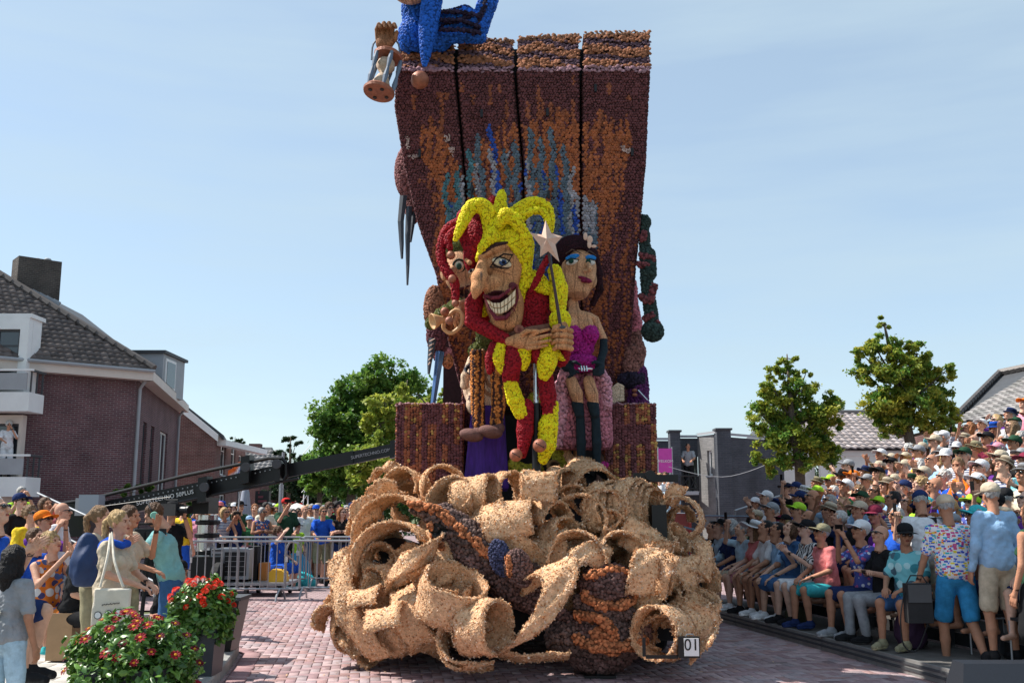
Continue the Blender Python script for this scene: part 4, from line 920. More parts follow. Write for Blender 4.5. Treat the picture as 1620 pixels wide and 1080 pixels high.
def ring(px, py, d, R, w_, ax, a0=0, a1=360, spiral=0.0, e=1.0, roll=0, **k):
    """hoop of radius R px round the axis ax (x right, y away, z up), w_ px wide; angles from the top, clockwise as seen"""
    s_ = (W(px+5, py, d)-W(px-5, py, d)).x/10; c = W(px, py, d); A = Vector(ax).normalized()
    U = (Vector((0, 0, 1))-A*A.z); U = U.normalized() if U.length > .1 else Vector((0, -1, 0))
    Vv = U.cross(A).normalized()
    if Vv.x < 0: Vv = -Vv
    n = max(6, int(abs(a1-a0)/12)); pts = []
    for i in range(n+1):
        a = math.radians(a0+(a1-a0)*i/n+roll); rr_ = R*s_*(1+spiral*i/n); pts.append(c+U*math.cos(a)*rr_*e+Vv*math.sin(a)*rr_)
    return strip(pts, A*w_*s_, **k)
def spl(pts, n=6):
    P = [Vector(p) for p in pts]; out = []
    for i in range(len(P)-1):
        a, b, c, e = P[max(i-1, 0)], P[i], P[i+1], P[min(i+2, len(P)-1)]
        for k in range(n):
            t = k/n; out.append(.5*((2*b)+(c-a)*t+(2*a-5*b+4*c-e)*t*t+(3*b-a-3*c+e)*t**3))
    out.append(P[-1]); return out
def band(pts, wv, **k):
    """pts (px,py,d); wv (dx px, dy px up, dd px)"""
    P = spl([W(*p) for p in pts]); d = pts[0][2]; s_ = (W(pts[0][0]+5, pts[0][1], d)-W(pts[0][0]-5, pts[0][1], d)).x/10
    return strip(P, Vector((wv[0], wv[2], wv[1]))*s_, **k)
ring(643, 778, 11.7, 36, 46, (-.55, -1, .25), -115, 100, spiral=-.1)
band([(594, 757, 12.0), (600, 742, 11.95), (612, 736, 11.9), (622, 742, 11.95)], (14, 12, 30))
ring(699, 772, 11.5, 34, 34, (.25, -1, .05), -180, 168, spiral=.05)
ring(715, 776, 11.7, 18, 26, (-.5, -1, 0), -200, 20)
ring(752, 784, 11.2, 30, 62, (.9, -.42, .1), -150, 150)
ring(803, 781, 11.35, 34, 34, (.75, -.7, .1), -120, 110)
ring(853, 790, 11.0, 42, 54, (1, -.08, .02), -80, 70, e=1.0)
band([(853, 746, 10.8), (853, 760, 10.7), (853, 792, 10.72)], (54, -2, 0))
ring(808, 832, 10.75, 38, 78, (1, -.15, .18), -120, 95)
band([(770, 806, 10.7), (785, 840, 10.55), (815, 872, 10.6), (850, 905, 10.75)], (46, 34, -14))
ring(868, 822, 10.95, 30, 46, (.6, -.8, -.1), -100, 110)
ring(905, 800, 11.1, 31, 28, (-.25, -1, .05), -170, 170, spiral=.05)
ring(916, 826, 10.95, 44, 26, (-.15, -1, .1), -60, 130)
ring(885, 850, 10.9, 30, 40, (.7, -.7, .2), -100, 90)
for k in range(3): ring(958+k*9, 806+k*2, 11.15+k*.03, 44-k*2, 30, (.75, -.62, .1), -140, 125, spiral=-.05)
for k in range(4): ring(1000+k*9, 803+k*3, 11.2+k*.05, 46-k*2, 26, (.85, -.5, .05), -130, 140)
ring(955, 805, 10.95, 32, 18, (-.1, -1, .1), -100, 200)
ring(1076, 820, 11.3, 32, 44, (-.35, -1, .05), -180, 165, spiral=.06)
ring(1078, 822, 11.5, 20, 20, (.4, -1, 0), -160, 100)
band([(1058, 798, 11.3), (1066, 782, 11.2), (1077, 768, 11.2)], (22, -8, 6))
ring(1066, 858, 11.15, 20, 34, (.5, -.6, .5), -150, 150, e=1.3)
ring(914, 892, 10.55, 46, 46, (-.18, -1, .32), -92, 92, e=1.05)
band([(880, 912, 10.5), (900, 888, 10.42), (935, 874, 10.42), (965, 885, 10.5)], (-8, -34, -10))
ring(978, 884, 10.7, 40, 46, (.35, -1, .25), -95, 85)
band([(985, 838, 10.85), (1010, 850, 10.75), (1045, 875, 10.75), (1052, 905, 10.8)], (-20, -42, -8))
ring(1030, 872, 10.95, 34, 60, (.25, -.25, .93), -180, 170)
band([(992, 930, 10.7), (1010, 902, 10.6), (1034, 868, 10.62), (1036, 868, 10.62)], (6, -14, 30))
# left side arches
ring(628, 848, 11.2, 66, 58, (-.45, -1, .12), -105, 60, spiral=-.06)
ring(612, 842, 11.45, 66, 30, (-.5, -1, .15), -95, 20)
band([(566, 838, 11.4), (562, 820, 11.3), (578, 806, 11.3), (600, 800, 11.4)], (14, -36, 8))
band([(582, 830, 11.6), (590, 795, 11.5), (610, 775, 11.4), (632, 778, 11.3)], (18, -32, 16))
ring(628, 892, 10.85, 66, 66, (-.42, -1, .18), -110, 58, spiral=-.04)
ring(634, 880, 11.2, 48, 40, (.1, -1, .1), -80, 80)
band([(560, 870, 11.5), (545, 900, 11.4), (548, 940, 11.3)], (26, 6, 20))
band([(676, 838, 10.9), (694, 862, 10.7), (703, 890, 10.65)], (-22, -16, 12))
band([(690, 868, 10.62), (668, 880, 10.42), (640, 892, 10.45), (622, 898, 10.6)], (24, 44, -6))
band([(698, 888, 10.7), (707, 905, 10.6), (700, 925, 10.6)], (30, 4, 10))
band([(525, 893, 11.1), (538, 884, 11.0), (560, 876, 11.0)], (8, 30, 8))
band([(536, 882, 11.0), (540, 930, 10.85), (552, 975, 10.75), (580, 1015, 10.7), (606, 1040, 10.75)], (34, 12, -18))
band([(536, 985, 11.3), (548, 1010, 11.1), (572, 1035, 11.05)], (20, 10, 20))
ring(524, 984, 11.2, 24, 40, (-.35, -1, .35), -120, 95)
ring(545, 962, 11.4, 26, 34, (-.5, -1, .2), -110, 60)
ring(585, 968, 10.75, 36, 52, (.95, -.25, .22), -70, 100, spiral=.05)
ring(620, 1004, 10.45, 44, 58, (.96, -.2, .25), -72, 75)
band([(600, 920, 11.0), (630, 912, 10.85), (652, 905, 10.8)], (8, 26, 20))
band([(640, 930, 10.7), (640, 965, 10.45), (655, 1000, 10.4), (672, 1018, 10.5)], (42, 18, -12))
band([(660, 985, 10.7), (668, 1010, 10.6), (672, 1030, 10.7)], (44, 6, 12))
ring(713, 942, 10.35, 50, 62, (.28, -.42, .86), -180, 178, spiral=.04)
ring(704, 925, 10.5, 40, 20, (.3, -.3, .9), -170, 170)
ring(764, 992, 10.15, 42, 60, (.82, -.55, .06), -170, 150, spiral=.04)
ring(738, 1016, 10.3, 40, 44, (-.25, -1, .2), -180, 60, spiral=.1)
band([(690, 1012, 10.4), (705, 1042, 10.25), (740, 1056, 10.2), (780, 1052, 10.25)], (0, -16, 30))
# the long tongue in the middle
band([(853, 928, 10.5), (856, 905, 10.35), (872, 896, 10.15), (888, 905, 10.0), (878, 945, 9.95), (852, 985, 9.95), (826, 1012, 10.0), (800, 1024, 10.15)], (54, 26, -4))
band([(788, 1034, 10.3), (830, 1040, 10.2), (885, 1038, 10.25), (900, 1036, 10.3)], (-4, -14, 34))
# right lower side
band([(1030, 868, 10.45), (1024, 880, 10.35), (1018, 905, 10.3), (1012, 940, 10.35)], (44, -2, 4))
ring(1043, 905, 10.5, 16, 60, (.2, -.3, .93), -150, 120, e=2.4)
band([(1085, 880, 10.9), (1078, 905, 10.75), (1078, 935, 10.8)], (50, 0, 16))
band([(1110, 858, 11.1), (1116, 890, 11.0), (1108, 920, 11.0)], (28, 4, 24))
ring(1090, 938, 10.75, 38, 16, (-.1, -1, .35), -100, 60)
ring(1100, 965, 10.7, 34, 50, (.2, -.35, .9), -180, 170)
ring(1048, 1000, 10.3, 40, 60, (-.62, -.78, .05), -180, 172, spiral=.05)
ring(1052, 1002, 10.5, 28, 50, (-.55, -.8, .1), -120, 90)
ring(1086, 990, 10.6, 36, 50, (-.9, -.45, .1), -100, 120)
band([(1076, 958, 10.7), (1098, 965, 10.6), (1118, 985, 10.5), (1130, 1005, 10.5)], (-22, -44, 4))
band([(1094, 1040, 10.3), (1112, 1022, 10.2), (1133, 998, 10.25)], (12, 14, 34))
band([(990, 955, 10.7), (1012, 944, 10.55), (1048, 948, 10.55)], (-8, -38, -8))
band([(1000, 990, 10.8), (1010, 1020, 10.6), (1040, 1036, 10.5)], (-6, -20, 30))
# further curls that fill the heart of the pile
rr_ = random.Random(11)
for (x, y, d) in ((600, 870, 11.7), (655, 800, 11.9), (560, 950, 11.5), (700, 840, 11.4), (730, 810, 11.5), (840, 870, 11.2), (870, 905, 11.1), (925, 870, 11.3), (1010, 930, 11.1), (1060, 900, 11.3), (960, 860, 11.4), (640, 980, 11.1), (700, 1010, 11.0), (1090, 880, 11.4), (780, 850, 11.4), (1075, 950, 11.2), (600, 1010, 11.1), (900, 930, 11.0), (745, 870, 11.3), (1030, 960, 11.2), (660, 940, 11.1), (985, 830, 11.6), (890, 770, 11.6), (930, 770, 11.7), (610, 920, 11.0), (650, 905, 10.9), (600, 890, 11.1), (690, 975, 10.8), (575, 920, 11.1), (830, 900, 11.0), (1000, 860, 11.2), (880, 880, 10.9), (1060, 930, 10.95), (640, 1000, 10.9), (720, 800, 11.2), (1095, 920, 11.1), (560, 990, 11.3), (770, 830, 11.2), (960, 835, 11.1), (925, 905, 10.75)):
    ring(x, y, d, rr_.uniform(26, 40), rr_.uniform(40, 60), (rr_.uniform(-1, 1), -rr_.uniform(.2, 1), rr_.uniform(-.3, .6)), -170, 120, bright=.92)
# dark core under the curls
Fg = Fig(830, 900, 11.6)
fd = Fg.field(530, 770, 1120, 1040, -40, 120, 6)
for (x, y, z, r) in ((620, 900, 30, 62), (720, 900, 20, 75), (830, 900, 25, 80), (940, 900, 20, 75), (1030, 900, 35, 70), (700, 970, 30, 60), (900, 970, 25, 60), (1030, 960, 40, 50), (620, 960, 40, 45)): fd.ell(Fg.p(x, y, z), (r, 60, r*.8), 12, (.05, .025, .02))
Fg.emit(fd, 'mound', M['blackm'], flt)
# ------------ the dark carved chisel and its flower covered hand
Fc_ = Fig(800, 880, 10.75)
def carved(nm, build, x0, y0, x1, y1, z0, z1, h=2.6, sp=5.3, wobble=1.5):
    f = Fc_.field(x0, y0, x1, y1, z0, z1, h); build(f)
    if wobble: f.wobble(wobble, .35, 3)
    return Fc_.flowers(f, nm, flt, sp, jit=.5, dome=.8)
DK, DO, DP = (.11, .07, .06), (.36, .13, .055), (.12, .068, .06)
def b1_(f):
    q = Fc_.p
    f.chain([q(655, 803, 8), q(700, 818, 2), (q(745, 850, -6)), q(800, 890, -10), q(850, 915, -4)], [8, 19, 24, 24, 18], 8, DK)
    f.chain([q(700, 850, 4), q(750, 885, -4), q(810, 925, -4), q(850, 950, 5)], [16, 22, 26, 22], 8, DP)
    f.chain([q(650, 797, -4), q(690, 805, -16), q(712, 822, -20), q(740, 845, -29), q(770, 872, -32), q(795, 892, -34)], [5, 6, 6, 6, 5, 5], 1, DO)
    f.chain([q(680, 830, -14), q(690, 852, -12), q(700, 865, -12)], [5, 5, 4], 1, DO)
    f.carve(q(697, 842, -22), (9, 9, 13), col=(.02, .02, .02))
carved('carved_chisel', b1_, 640, 780, 880, 985, -45, 40)
carved('dark_blue_leaf', lambda f: f.ell(Fc_.p(792, 880, -48), (16, 7, 30), 0, (.045, .05, .10), Matrix.Rotation(-.25, 3, 'Y')), 765, 840, 820, 920, -62, -30, sp=3.6, wobble=.5)
carved('purple_pad', lambda f: f.ell(Fc_.p(820, 895, -54), (21, 11, 30), 0, DP, Matrix.Rotation(-.3, 3, 'Y')).chain([Fc_.p(803, 878, -62), Fc_.p(806, 892, -64), Fc_.p(806, 906, -64)], [4, 4, 3], 0, DO), 790, 855, 850, 935, -75, -35, sp=3.8, wobble=.5)
def b2_(f):
    q = Fc_.p
    f.ell(q(958, 922, -30), (42, 36, 32), 6, DP)
    f.chain([q(918, 935, -52), q(940, 950, -60), q(970, 952, -60), (q(997, 942, -48))], [5, 6, 6, 5], 1, DO)
    f.chain([q(925, 905, -58), q(945, 902, -62), q(958, 896, -58)], [5, 5, 4], 1, DO); f.chain([q(960, 895, -58), q(985, 905, -52), q(994, 912, -44)], [4, 5, 4], 1, DO)
    f.chain([q(912, 948, -30), q(945, 962, -42), q(985, 965, -40)], [12, 16, 12], 4, DK)
carved('carved_knob', b2_, 905, 880, 1010, 990, -85, 20)
def b3_(f):
    q = Fc_.p
    f.ell(q(955, 1000, -12), (70, 44, 42), 10, DK); f.ell(q(900, 1005, -10), (38, 34, 32), 12, DK); f.ell(q(945, 1035, -8), (48, 32, 24), 8, DP); f.ell(q(995, 990, -12), (30, 30, 40), 8, DP)
    f.chain([q(912, 966, -48), q(940, 970, -58), q(960, 985, -62)], [6, 7, 6], 1, DO)
    f.chain([q(905, 1000, -50), q(930, 1012, -58), q(960, 1016, -62), q(1000, 1008, -55), (q(1012, 1006, -46))], [5, 7, 8, 6, 5], 1, DO)
    f.ell(q(950, 998, -54), (22, 10, 14), 3, DO)
    f.chain([q(880, 960, -20), q(905, 985, -30), q(930, 992, -50)], [8, 9, 6], 5, DP)
carved('carved_base', b3_, 855, 945, 1035, 1068, -90, 45)
tp = W(948, 1058, 10.6); MB().tube([Vector((tp.x, 10.6, 0.0)), tp+Vector((0, 0, .1))], .05, 10).cbox((tp.x, 10.6, .02), (.16, .12, .02)).out('support_leg', M['black'], flt)
xs = RN.normal(.2, 2.6, 420); ys_ = RN.uniform(9.2, 13.5, 420); Pg = np.stack([xs, ys_, np.full(420, .019)], 1); Pg = Pg[(xs > -2.6) & (xs < 4)]
fc_ = chips('fallen_shavings', Pg, np.tile((0, 0, 1.), (len(Pg), 1)), .035, np.array((.70, .48, .30))*RN.uniform(.5, 1.2, (len(Pg), 1)), None, .25); fc_['label'] = 'scattered wood shavings lying on the road round the float'
# ------------ the start number
sg = MB(); a = W(1073, 1007, 9.95); b = W(1108, 1040, 9.95)
sg.box((a.x, 9.95, b.z), (b.x, 10.05, a.z)); sgn = sg.out('number_box', M['black'], flt)
a2 = W(1082, 1009, 9.94); b2 = W(1106, 1037, 9.94); MB().box((a2.x, 9.935, b2.z), (b2.x, 9.948, a2.z)).out('number_plate', M['white'], sgn)
c_ = (a2+b2)/2; text_mesh('digits', '01', .155, faceM((c_.x, 9.932, c_.z+.018), (1, 0, 0)), M['black'], sgn, sx=.95)
hd2 = MB().tube([(a.x+.08, 10.0, a.z), (a.x+.09, 10, a.z+.02), (a.x+.15, 10, a.z+.02), (a.x+.16, 10, a.z)], .006, 5).out('handle', M['steel'], sgn)
l0 = W(1018, 1008, 10.0); l1 = W(1018, 1038, 10.0); l2 = W(1073, 1040, 10.0)
MB().box((l0.x-.01, 10, l1.z), (l0.x+.02, 10.03, l0.z)).box((l0.x+.021, 10, l1.z-.02), (l2.x, 10.03, l1.z+.012)).out('number_bracket', M['black'], flt)
# speaker boxes on the right of the pile and a reel
q = W(1048, 835, 11.0); MB().box((q.x-.11, 11.0, q.z-.12), (q.x+.05, 11.3, q.z+.25)).out('loudspeaker', M['black'], flt)
q = W(606, 778, 11.5); MB().box((q.x-.05, 11.5, q.z-.08), (q.x+.02, 11.6, q.z+.08)).out('floodlight', M['black'], flt)
q = W(1035, 752, 11.4); mb = MB()
mb.tube([q+Vector((-.05, -.08, 0)), q+Vector((-.05, .12, 0))], .06, 10).cbox(q+Vector((.1, 0, -.03)), (.16, .06, .04)).cbox(q+Vector((-.17, 0, -.02)), (.07, .05, .05)); mb.out('spotlight', M['black'], flt)
# ================================================================== PUPPETS
RED, YEL = (.33, .010, .02), (1.0, .78, .015)
YC = np.array((.85, .55, .6)); 
def Y_(f): return f
def skinfold(f, pts, r, col): f.chain(pts, [r]*len(pts), 0, col)
# ---------------- jester in red and yellow
J = Fig(800, 520, 11.3); q = J.p
jst = thing('jester_puppet', 'grinning jester puppet in red and yellow flowers hanging before the plank wall', 'puppet', tuple(J.wp(848, 745, 0)))
SK, SKD, LIP = (.56, .26, .115), (.30, .13, .06), (.16, .022, .035)
f = J.field(735, 372, 845, 545, -75, 30, 1.25)
f.ell(q(795, 425, -10), (36, 34, 40), 6, SK, Matrix.Rotation(-.15, 3, 'Y'))
f.ell(q(796, 478, -14), (30, 28, 40), 10, SK, Matrix.Rotation(-.12, 3, 'Y'))
f.ell(q(800, 512, -22), (24, 20, 17), 8, SK)
f.ell(q(815, 490, -10), (13, 20, 32), 8, SK)
f.chain([q(764, 425, -36), q(760, 452, -52), q(756, 470, -60), q(753, 482, -58)], [8, 12, 8, 3.5], 7, SK)     # nose
f.ell(q(780, 456, -40), (14, 11, 12), 6, SK); f.ell(q(770, 462, -44), (9, 9, 9), 5, SK)
f.ell(q(786, 472, -36), (22, 10, 8), 5, SK, Matrix.Rotation(-.25, 3, 'Y'))
f.ell(q(808, 446, -28), (13, 10, 12), 6, SK)
f.chain([q(762, 414, -40), q(783, 402, -42), q(812, 393, -36)], [5, 7, 5], 5, SK)     # brow ridge
f.chain([q(764, 411, -45), q(785, 398, -49), q(812, 391, -42)], [1.8, 3.2, 1.6], .3, (.05, .02, .02))
f.chain([q(744, 424, -38), q(738, 418, -32)], [4, 3], 3, SK)
f.carve(q(793, 425, -48), (16.5, 10, 7.2), Matrix.Rotation(.28, 3, 'Y'), (.04, .02, .015))
f.carve(q(746, 436, -38), (6, 10, 6), None, (.05, .03, .02))
f.ell(q(748, 444, -30), (7, 8, 5), 3, SK)
f.carve(q(793, 489, -48), (27, 13, 17), Matrix.Rotation(.22, 3, 'Y'), (.06, .01, .015))
# lips round the grin
up = [(767, 476), (778, 482), (790, 481), (803, 472), (817, 461)]; lo = [(817, 461), (819, 480), (812, 500), (800, 512), (786, 513), (776, 500), (767, 476)]
f.chain([q(x, y, -46-(6 if 775 < x < 812 else 0)) for x, y in up], [2, 3, 2.6, 2.8, 2], .6, LIP)
f.chain([q(x, y, -44-(6 if 775 < x < 812 else 0)) for x, y in lo], [2, 2, 2.4, 3.6, 3.6, 2.4, 2], .6, LIP)
for k in range(6): f.paint(q(772+k*9, 455+k*3, -60), (.8, 14, 9+k), SKD)
for k in range(5): f.paint(q(815-k*3, 500+k*4, -38), (.8, 20, 12), SKD, Matrix.Rotation(.2*k-.3, 3, 'Y'))
for k in range(4): f.paint(q(800+k*6, 405+k*2, -46), (.7, 16, 6), SKD, Matrix.Rotation(.5, 3, 'Y'))
f.paint(q(793, 438, -42), (20, 12, 1.2), SKD, Matrix.Rotation(.3, 3, 'Y')); f.paint(q(762, 450, -66), (2, 12, 7), (.26, .15, .10))
f.paint(q(793, 524, -44), (1.8, 8, 1.8), (.02, .01, .01))
face, fV, fQ, fC = J.emit(f, 'head', M['wood'], jst)
ft_ = MB()
def disc(fig, nm, x, y, z, rx, ry, col, par, rot=0, rd=3, mt=None):
    f = fig.field(x-rx-5, y-ry-5-rx*.3, x+rx+5, y+ry+5+rx*.3, z-rd-3, z+rd+3, max(.6, min(rx, ry)/4)); f.ell(fig.p(x, y, z), (rx, rd, ry), 0, col, Matrix.Rotation(rot, 3, 'Y')); return fig.emit(f, nm, mt or M['seed'], par)[0]
e1_ = disc(J, 'eye', 794, 425, -43, 16, 6.8, (.72, .60, .42), face, .28, 4)
disc(J, 'iris', 796, 426, -47.5, 6.6, 5.6, (.04, .07, .16), e1_, 0, 1.6); disc(J, 'pupil', 797, 426, -49.5, 2.8, 2.8, (.005, .005, .01), e1_, 0, 1); disc(J, 'glint', 793, 423, -50, 1.3, 1.6, (.8, .8, .8), e1_, 0, .8)
f = J.field(772, 402, 822, 446, -58, -35, .8)
f.chain([q(776, 433, -46), q(785, 421, -50), q(797, 413, -50), (q(811, 413, -44))], [1.0, 1.3, 1.3, 1.2], 0, (.012, .01, .01)); f.chain([q(776, 433, -46), q(790, 434, -49), q(803, 427, -48), q(811, 413, -44)], [1.0, .9, .9, .8], 0, (.012, .01, .01)); J.emit(f, 'eyeliner', M['seed'], e1_)
e2_ = disc(J, 'eye', 747, 437, -36, 5.5, 3.8, (.6, .5, .38), face, -.5, 4); disc(J, 'pupil', 746, 437, -40, 2.4, 3, (.01, .01, .02), e2_, 0, 1)
# teeth, two rows laid along the grin
def qb(a, b, t): return a+(b-a)*t
tl = [(770, 483), (781, 489), (792, 489), (804, 480), (816, 467)]; bl = [(778, 500), (784, 506), (793, 507), (803, 502), (815, 490)]
def pol(pts, t):
    n = (len(pts)-1)*t; i = min(int(n), len(pts)-2); return tuple(qb(pts[i][k], pts[i+1][k], n-i) for k in (0, 1))
nt_ = 8
for k in range(nt_):
    for r_ in range(2):
        c4 = []
        for (t, s_) in ((k/nt_, r_/2), ((k+1)/nt_, r_/2), ((k+1)/nt_, (r_+1)/2), (k/nt_, (r_+1)/2)):
            a = pol(tl, t); b = pol(bl, t); x, y = qb(a[0], b[0], s_), qb(a[1], b[1], s_); c4.append((x, y))
        mx_, my_ = sum(c[0] for c in c4)/4, sum(c[1] for c in c4)/4; z = -49-3*math.sin(PI*(k+.5)/nt_)
        c4 = [(mx_+(x-mx_)*.86, my_+(y-my_)*.88) for x, y in c4]; tb = MB()
        fr_ = [J.wp(x, y, z) for x, y in c4]; bk = [J.wp(x, y, z+6) for x, y in c4]; inn = [J.wp(mx_+(x-mx_)*.75, my_+(y-my_)*.75, z-1.2) for x, y in c4]
        tb.add(fr_+bk+inn, [(8, 11, 10, 9)]+[(i, 8+i, 8+(i+1) % 4, (i+1) % 4) for i in range(4)]+[(4+i, i, (i+1) % 4, 4+(i+1) % 4) for i in range(4)]); tb.out('tooth', bpy.data.materials.get('ivory') or mat('ivory', (.72, .56, .36), rough=.5, nz=.1, nscale=20), face)
disc(J, 'cheek_ball', 811, 461, -40, 6.5, 6.5, (.13, .03, .035), face, 0, 6)
# hat
def fl(nm, x0, y0, x1, y1, z0, z1, build, sp=4.0, h=1.8, par=None, ctr=None, fig=None, mt=None, jit=.18):
    g = fig or J; f = g.field(x0, y0, x1, y1, z0, z1, h); build(f); return g.flowers(f, nm, par or jst, sp, ctr=ctr, mat_=mt or M['petalg'], jit=jit)
YCT = np.array((.55, .42, .5))
def hat_y(f):
    f.ell(q(806, 388, -6), (38, 40, 34), 0, YEL); f.ell(q(825, 400, -4), (18, 34, 36), 4, YEL)
    f.chain([q(757, 418, -34), q(768, 400, -42), q(778, 385, -44)], [4, 9, 13], 5, YEL)
    f.chain([q(831, 410, -22), q(832, 440, -18), q(824, 468, -16)], [10, 9, 6], 4, YEL)
    f.chain([q(785, 368, -44), q(800, 352, -50), q(815, 358, -48), q(832, 385, -36), q(836, 410, -30)], [8, 10, 9, 9, 7], 3, YEL)
    f.carve(q(792, 432, -44), (30, 36, 40), Matrix.Rotation(-.1, 3, 'Y'))
hat = fl('hat', 742, 340, 850, 482, -66, 45, hat_y, 4.6, ctr=YCT)
def hat_r(f):
    f.ell(q(758, 378, -2), (26, 34, 40), 0, RED); f.ell(q(746, 405, -8), (12, 24, 26), 4, RED)
    f.chain([q(765, 340, 0), q(735, 342, -6), q(730, 370, -14), q(738, 395, -22)], [14, 12, 8, 5], 4, RED)
    f.carve(q(792, 440, -44), (40, 34, 36))
fl('hat_panel', 715, 322, 790, 440, -40, 40, hat_r, par=hat)
def horn(nm, pts, rs, col, ctr=None, sp=4.3, par=None, fig=None):
    g = fig or J; xs = [p[0] for p in pts]; ys_ = [p[1] for p in pts]; zs = [p[2] for p in pts]; m = max(rs)+5
    P = spl([Vector(g.p(*p)) for p in pts], 5); R = list(np.interp(np.linspace(0, len(pts)-1, len(P)), range(len(pts)), rs))
    f = g.field(min(xs)-m, min(ys_)-m, max(xs)+m, max(ys_)+m, min(zs)-m, max(zs)+m, 1.6); f.chain([tuple(p) for p in P], R, .8, col)
    return g.flowers(f, nm, par or hat, sp, ctr=ctr, mat_=M['petalg'])
horn('horn', [(778, 378, -30), (774, 350, -38), (762, 334, -40), (745, 338, -42), (733, 362, -44), (722, 388, -44)], [13, 12, 11, 10, 8, 3], YEL, YCT)
horn('horn', [(790, 362, -10), (790, 340, -8), (792, 320, -6), (793, 303, -4)], [14, 12, 9, 6], YEL, YCT)
horn('horn', [(775, 345, 6), (775, 325, 8), (779, 308, 8)], [9, 9, 6], RED)
horn('horn', [(800, 362, -20), (820, 338, -24), (845, 324, -26), (866, 332, -26), (872, 352, -26), (870, 374, -26)], [14, 11, 8, 6.5, 5, 3.5], YEL, YCT)
horn('horn', [(812, 360, -28), (832, 345, -34), (852, 340, -36), (864, 350, -34), (868, 370, -32)], [10, 6, 5, 4.5, 3], YEL, YCT)
horn('horn', [(740, 350, -8), (712, 360, -14), (700, 382, -18), (698, 410, -20), (708, 435, -24), (720, 452, -28), (722, 480, -30)], [10, 7, 6.5, 6.5, 6.5, 6, 4.5], RED)
horn('horn', [(742, 362, -14), (722, 368, -22), (709, 382, -24), (712, 398, -28)], [8, 6, 6, 4], RED)
horn('horn', [(838, 470, -12), (848, 452, -30), (856, 436, -44), (866, 418, -50)], [5, 4.5, 4, 3.5], RED)
def bell(nm, x, y, z, r, par, fig=None, slot=False, g=None):
    g = fig or J; b = MB().ball(g.wp(x, y, z), r*g.sx, 16, 10).out(nm, M['copper'], par, smooth=True)
    if slot:
        c = g.wp(x, y, z); rr = r*g.sx*1.01; pts = [c+Vector((math.sin(a)*rr*.75*slot, -rr*math.cos(a)*.98, -math.sin(a)*rr*.45)) for a in np.linspace(-.7, .7, 7)]
        m = MB().tube(pts, rr*.055, 6); m.ball(pts[0], rr*.13, 8, 5).ball(pts[-1], rr*.13, 8, 5); m.out('slot', M['black'], b)
    return b
for (x, y, z, r) in ((714, 410, -30, 7), (717, 449, -38, 6.5), (722, 486, -32, 6), (872, 378, -26, 5.5), (714, 517, -52, 6.5)): bell('bell', x, y, z, r, hat)
# torso, collar, sleeves
def torso(f):
    f.ell(q(845, 480, 8), (29, 24, 46), 0, RED); f.ell(q(842, 515, 6), (26, 22, 22), 8, RED); f.ell(q(765, 480, 10), (18, 16, 26), 5, RED); f.chain([q(772, 470, 10), q(840, 460, 8)], [14, 16], 6, RED)
    f.ell(q(835, 550, 2), (34, 22, 22), 8, RED)
fl('torso', 740, 430, 885, 580, -30, 40, torso, 3.9)
def collar(f):
    f.chain([q(838, 450, -16), q(850, 455, -20), q(866, 462, -16)], [9, 9, 7], 3, YEL); f.chain([q(842, 434, -12), q(856, 446, -18), q(872, 462, -14)], [5, 7, 5], 2, YEL); f.ell(q(824, 462, -10), (7, 8, 22), 2, YEL)
    f.ell(q(765, 492, -8), (8, 6, 10), 2, YEL)
fl('collar', 752, 425, 885, 510, -35, 12, collar, 4.6, ctr=YCT)
def belt(f):
    f.chain([q(812, 531, -18), q(840, 528, -26), q(868, 520, -14)], [6.5, 7.5, 6], 1, (.22, .10, .07)); f.ell(q(821, 527, -32), (8, 3.5, 8), .5, (.33, .12, .08)); f.paint(q(821, 527, -36), (3.5, 3, 3.5), (.18, .05, .04))
f = J.field(800, 508, 880, 545, -42, 0, 1.3); belt(f); J.emit(f, 'belt', M['seed'], jst)
fl('sleeve', 862, 420, 905, 500, -40, 5, lambda f: f.chain([q(878, 432, -14), q(884, 460, -18), q(882, 488, -20)], [10, 13, 12], 2, YEL), 4.7, ctr=YCT)
fl('forearm', 864, 490, 908, 534, -44, 5, lambda f: f.ell(q(885, 511, -22), (16, 14, 17), 0, YEL), 4.7, ctr=YCT)
fl('sleeve', 732, 455, 775, 515, -36, 6, lambda f: f.chain([q(756, 468, -14), q(750, 485, -18), q(750, 502, -20)], [10, 13, 12], 2, RED), 3.8)
fl('forearm', 732, 495, 822, 560, -44, 0, lambda f: f.chain([q(748, 512, -22), q(775, 528, -28), q(806, 546, -30)], [11, 10, 8], 2, RED), 3.8)
def hand_flat(f):
    f.ell(q(826, 546, -40), (19, 7, 12), 0, SK, Matrix.Rotation(.05, 3, 'Y')); f.chain([q(806, 546, -36), q(818, 546, -40)], [7, 9], 4, SK)
    for (a, b, c, r) in (((836, 540, -44), (850, 534, -50), (867, 529, -46), 3.1), ((838, 546, -44), (853, 542, -51), (870, 537, -47), 3.2), ((837, 552, -44), (852, 550, -51), (869, 546, -47), 3.1), ((834, 557, -42), (848, 557, -48), (864, 553, -45), 2.8)):
        f.chain([q(*a), q(*b), q(*c)], [r+.8, r, r*.7], 1.2, SK)
    f.chain([q(820, 540, -42), q(832, 533, -50), q(847, 532, -52)], [4, 3.4, 2.4], 1.5, SK)
f = J.field(795, 522, 880, 570, -60, -20, .95); hand_flat(f); J.emit(f, 'hand', M['wood'], jst)
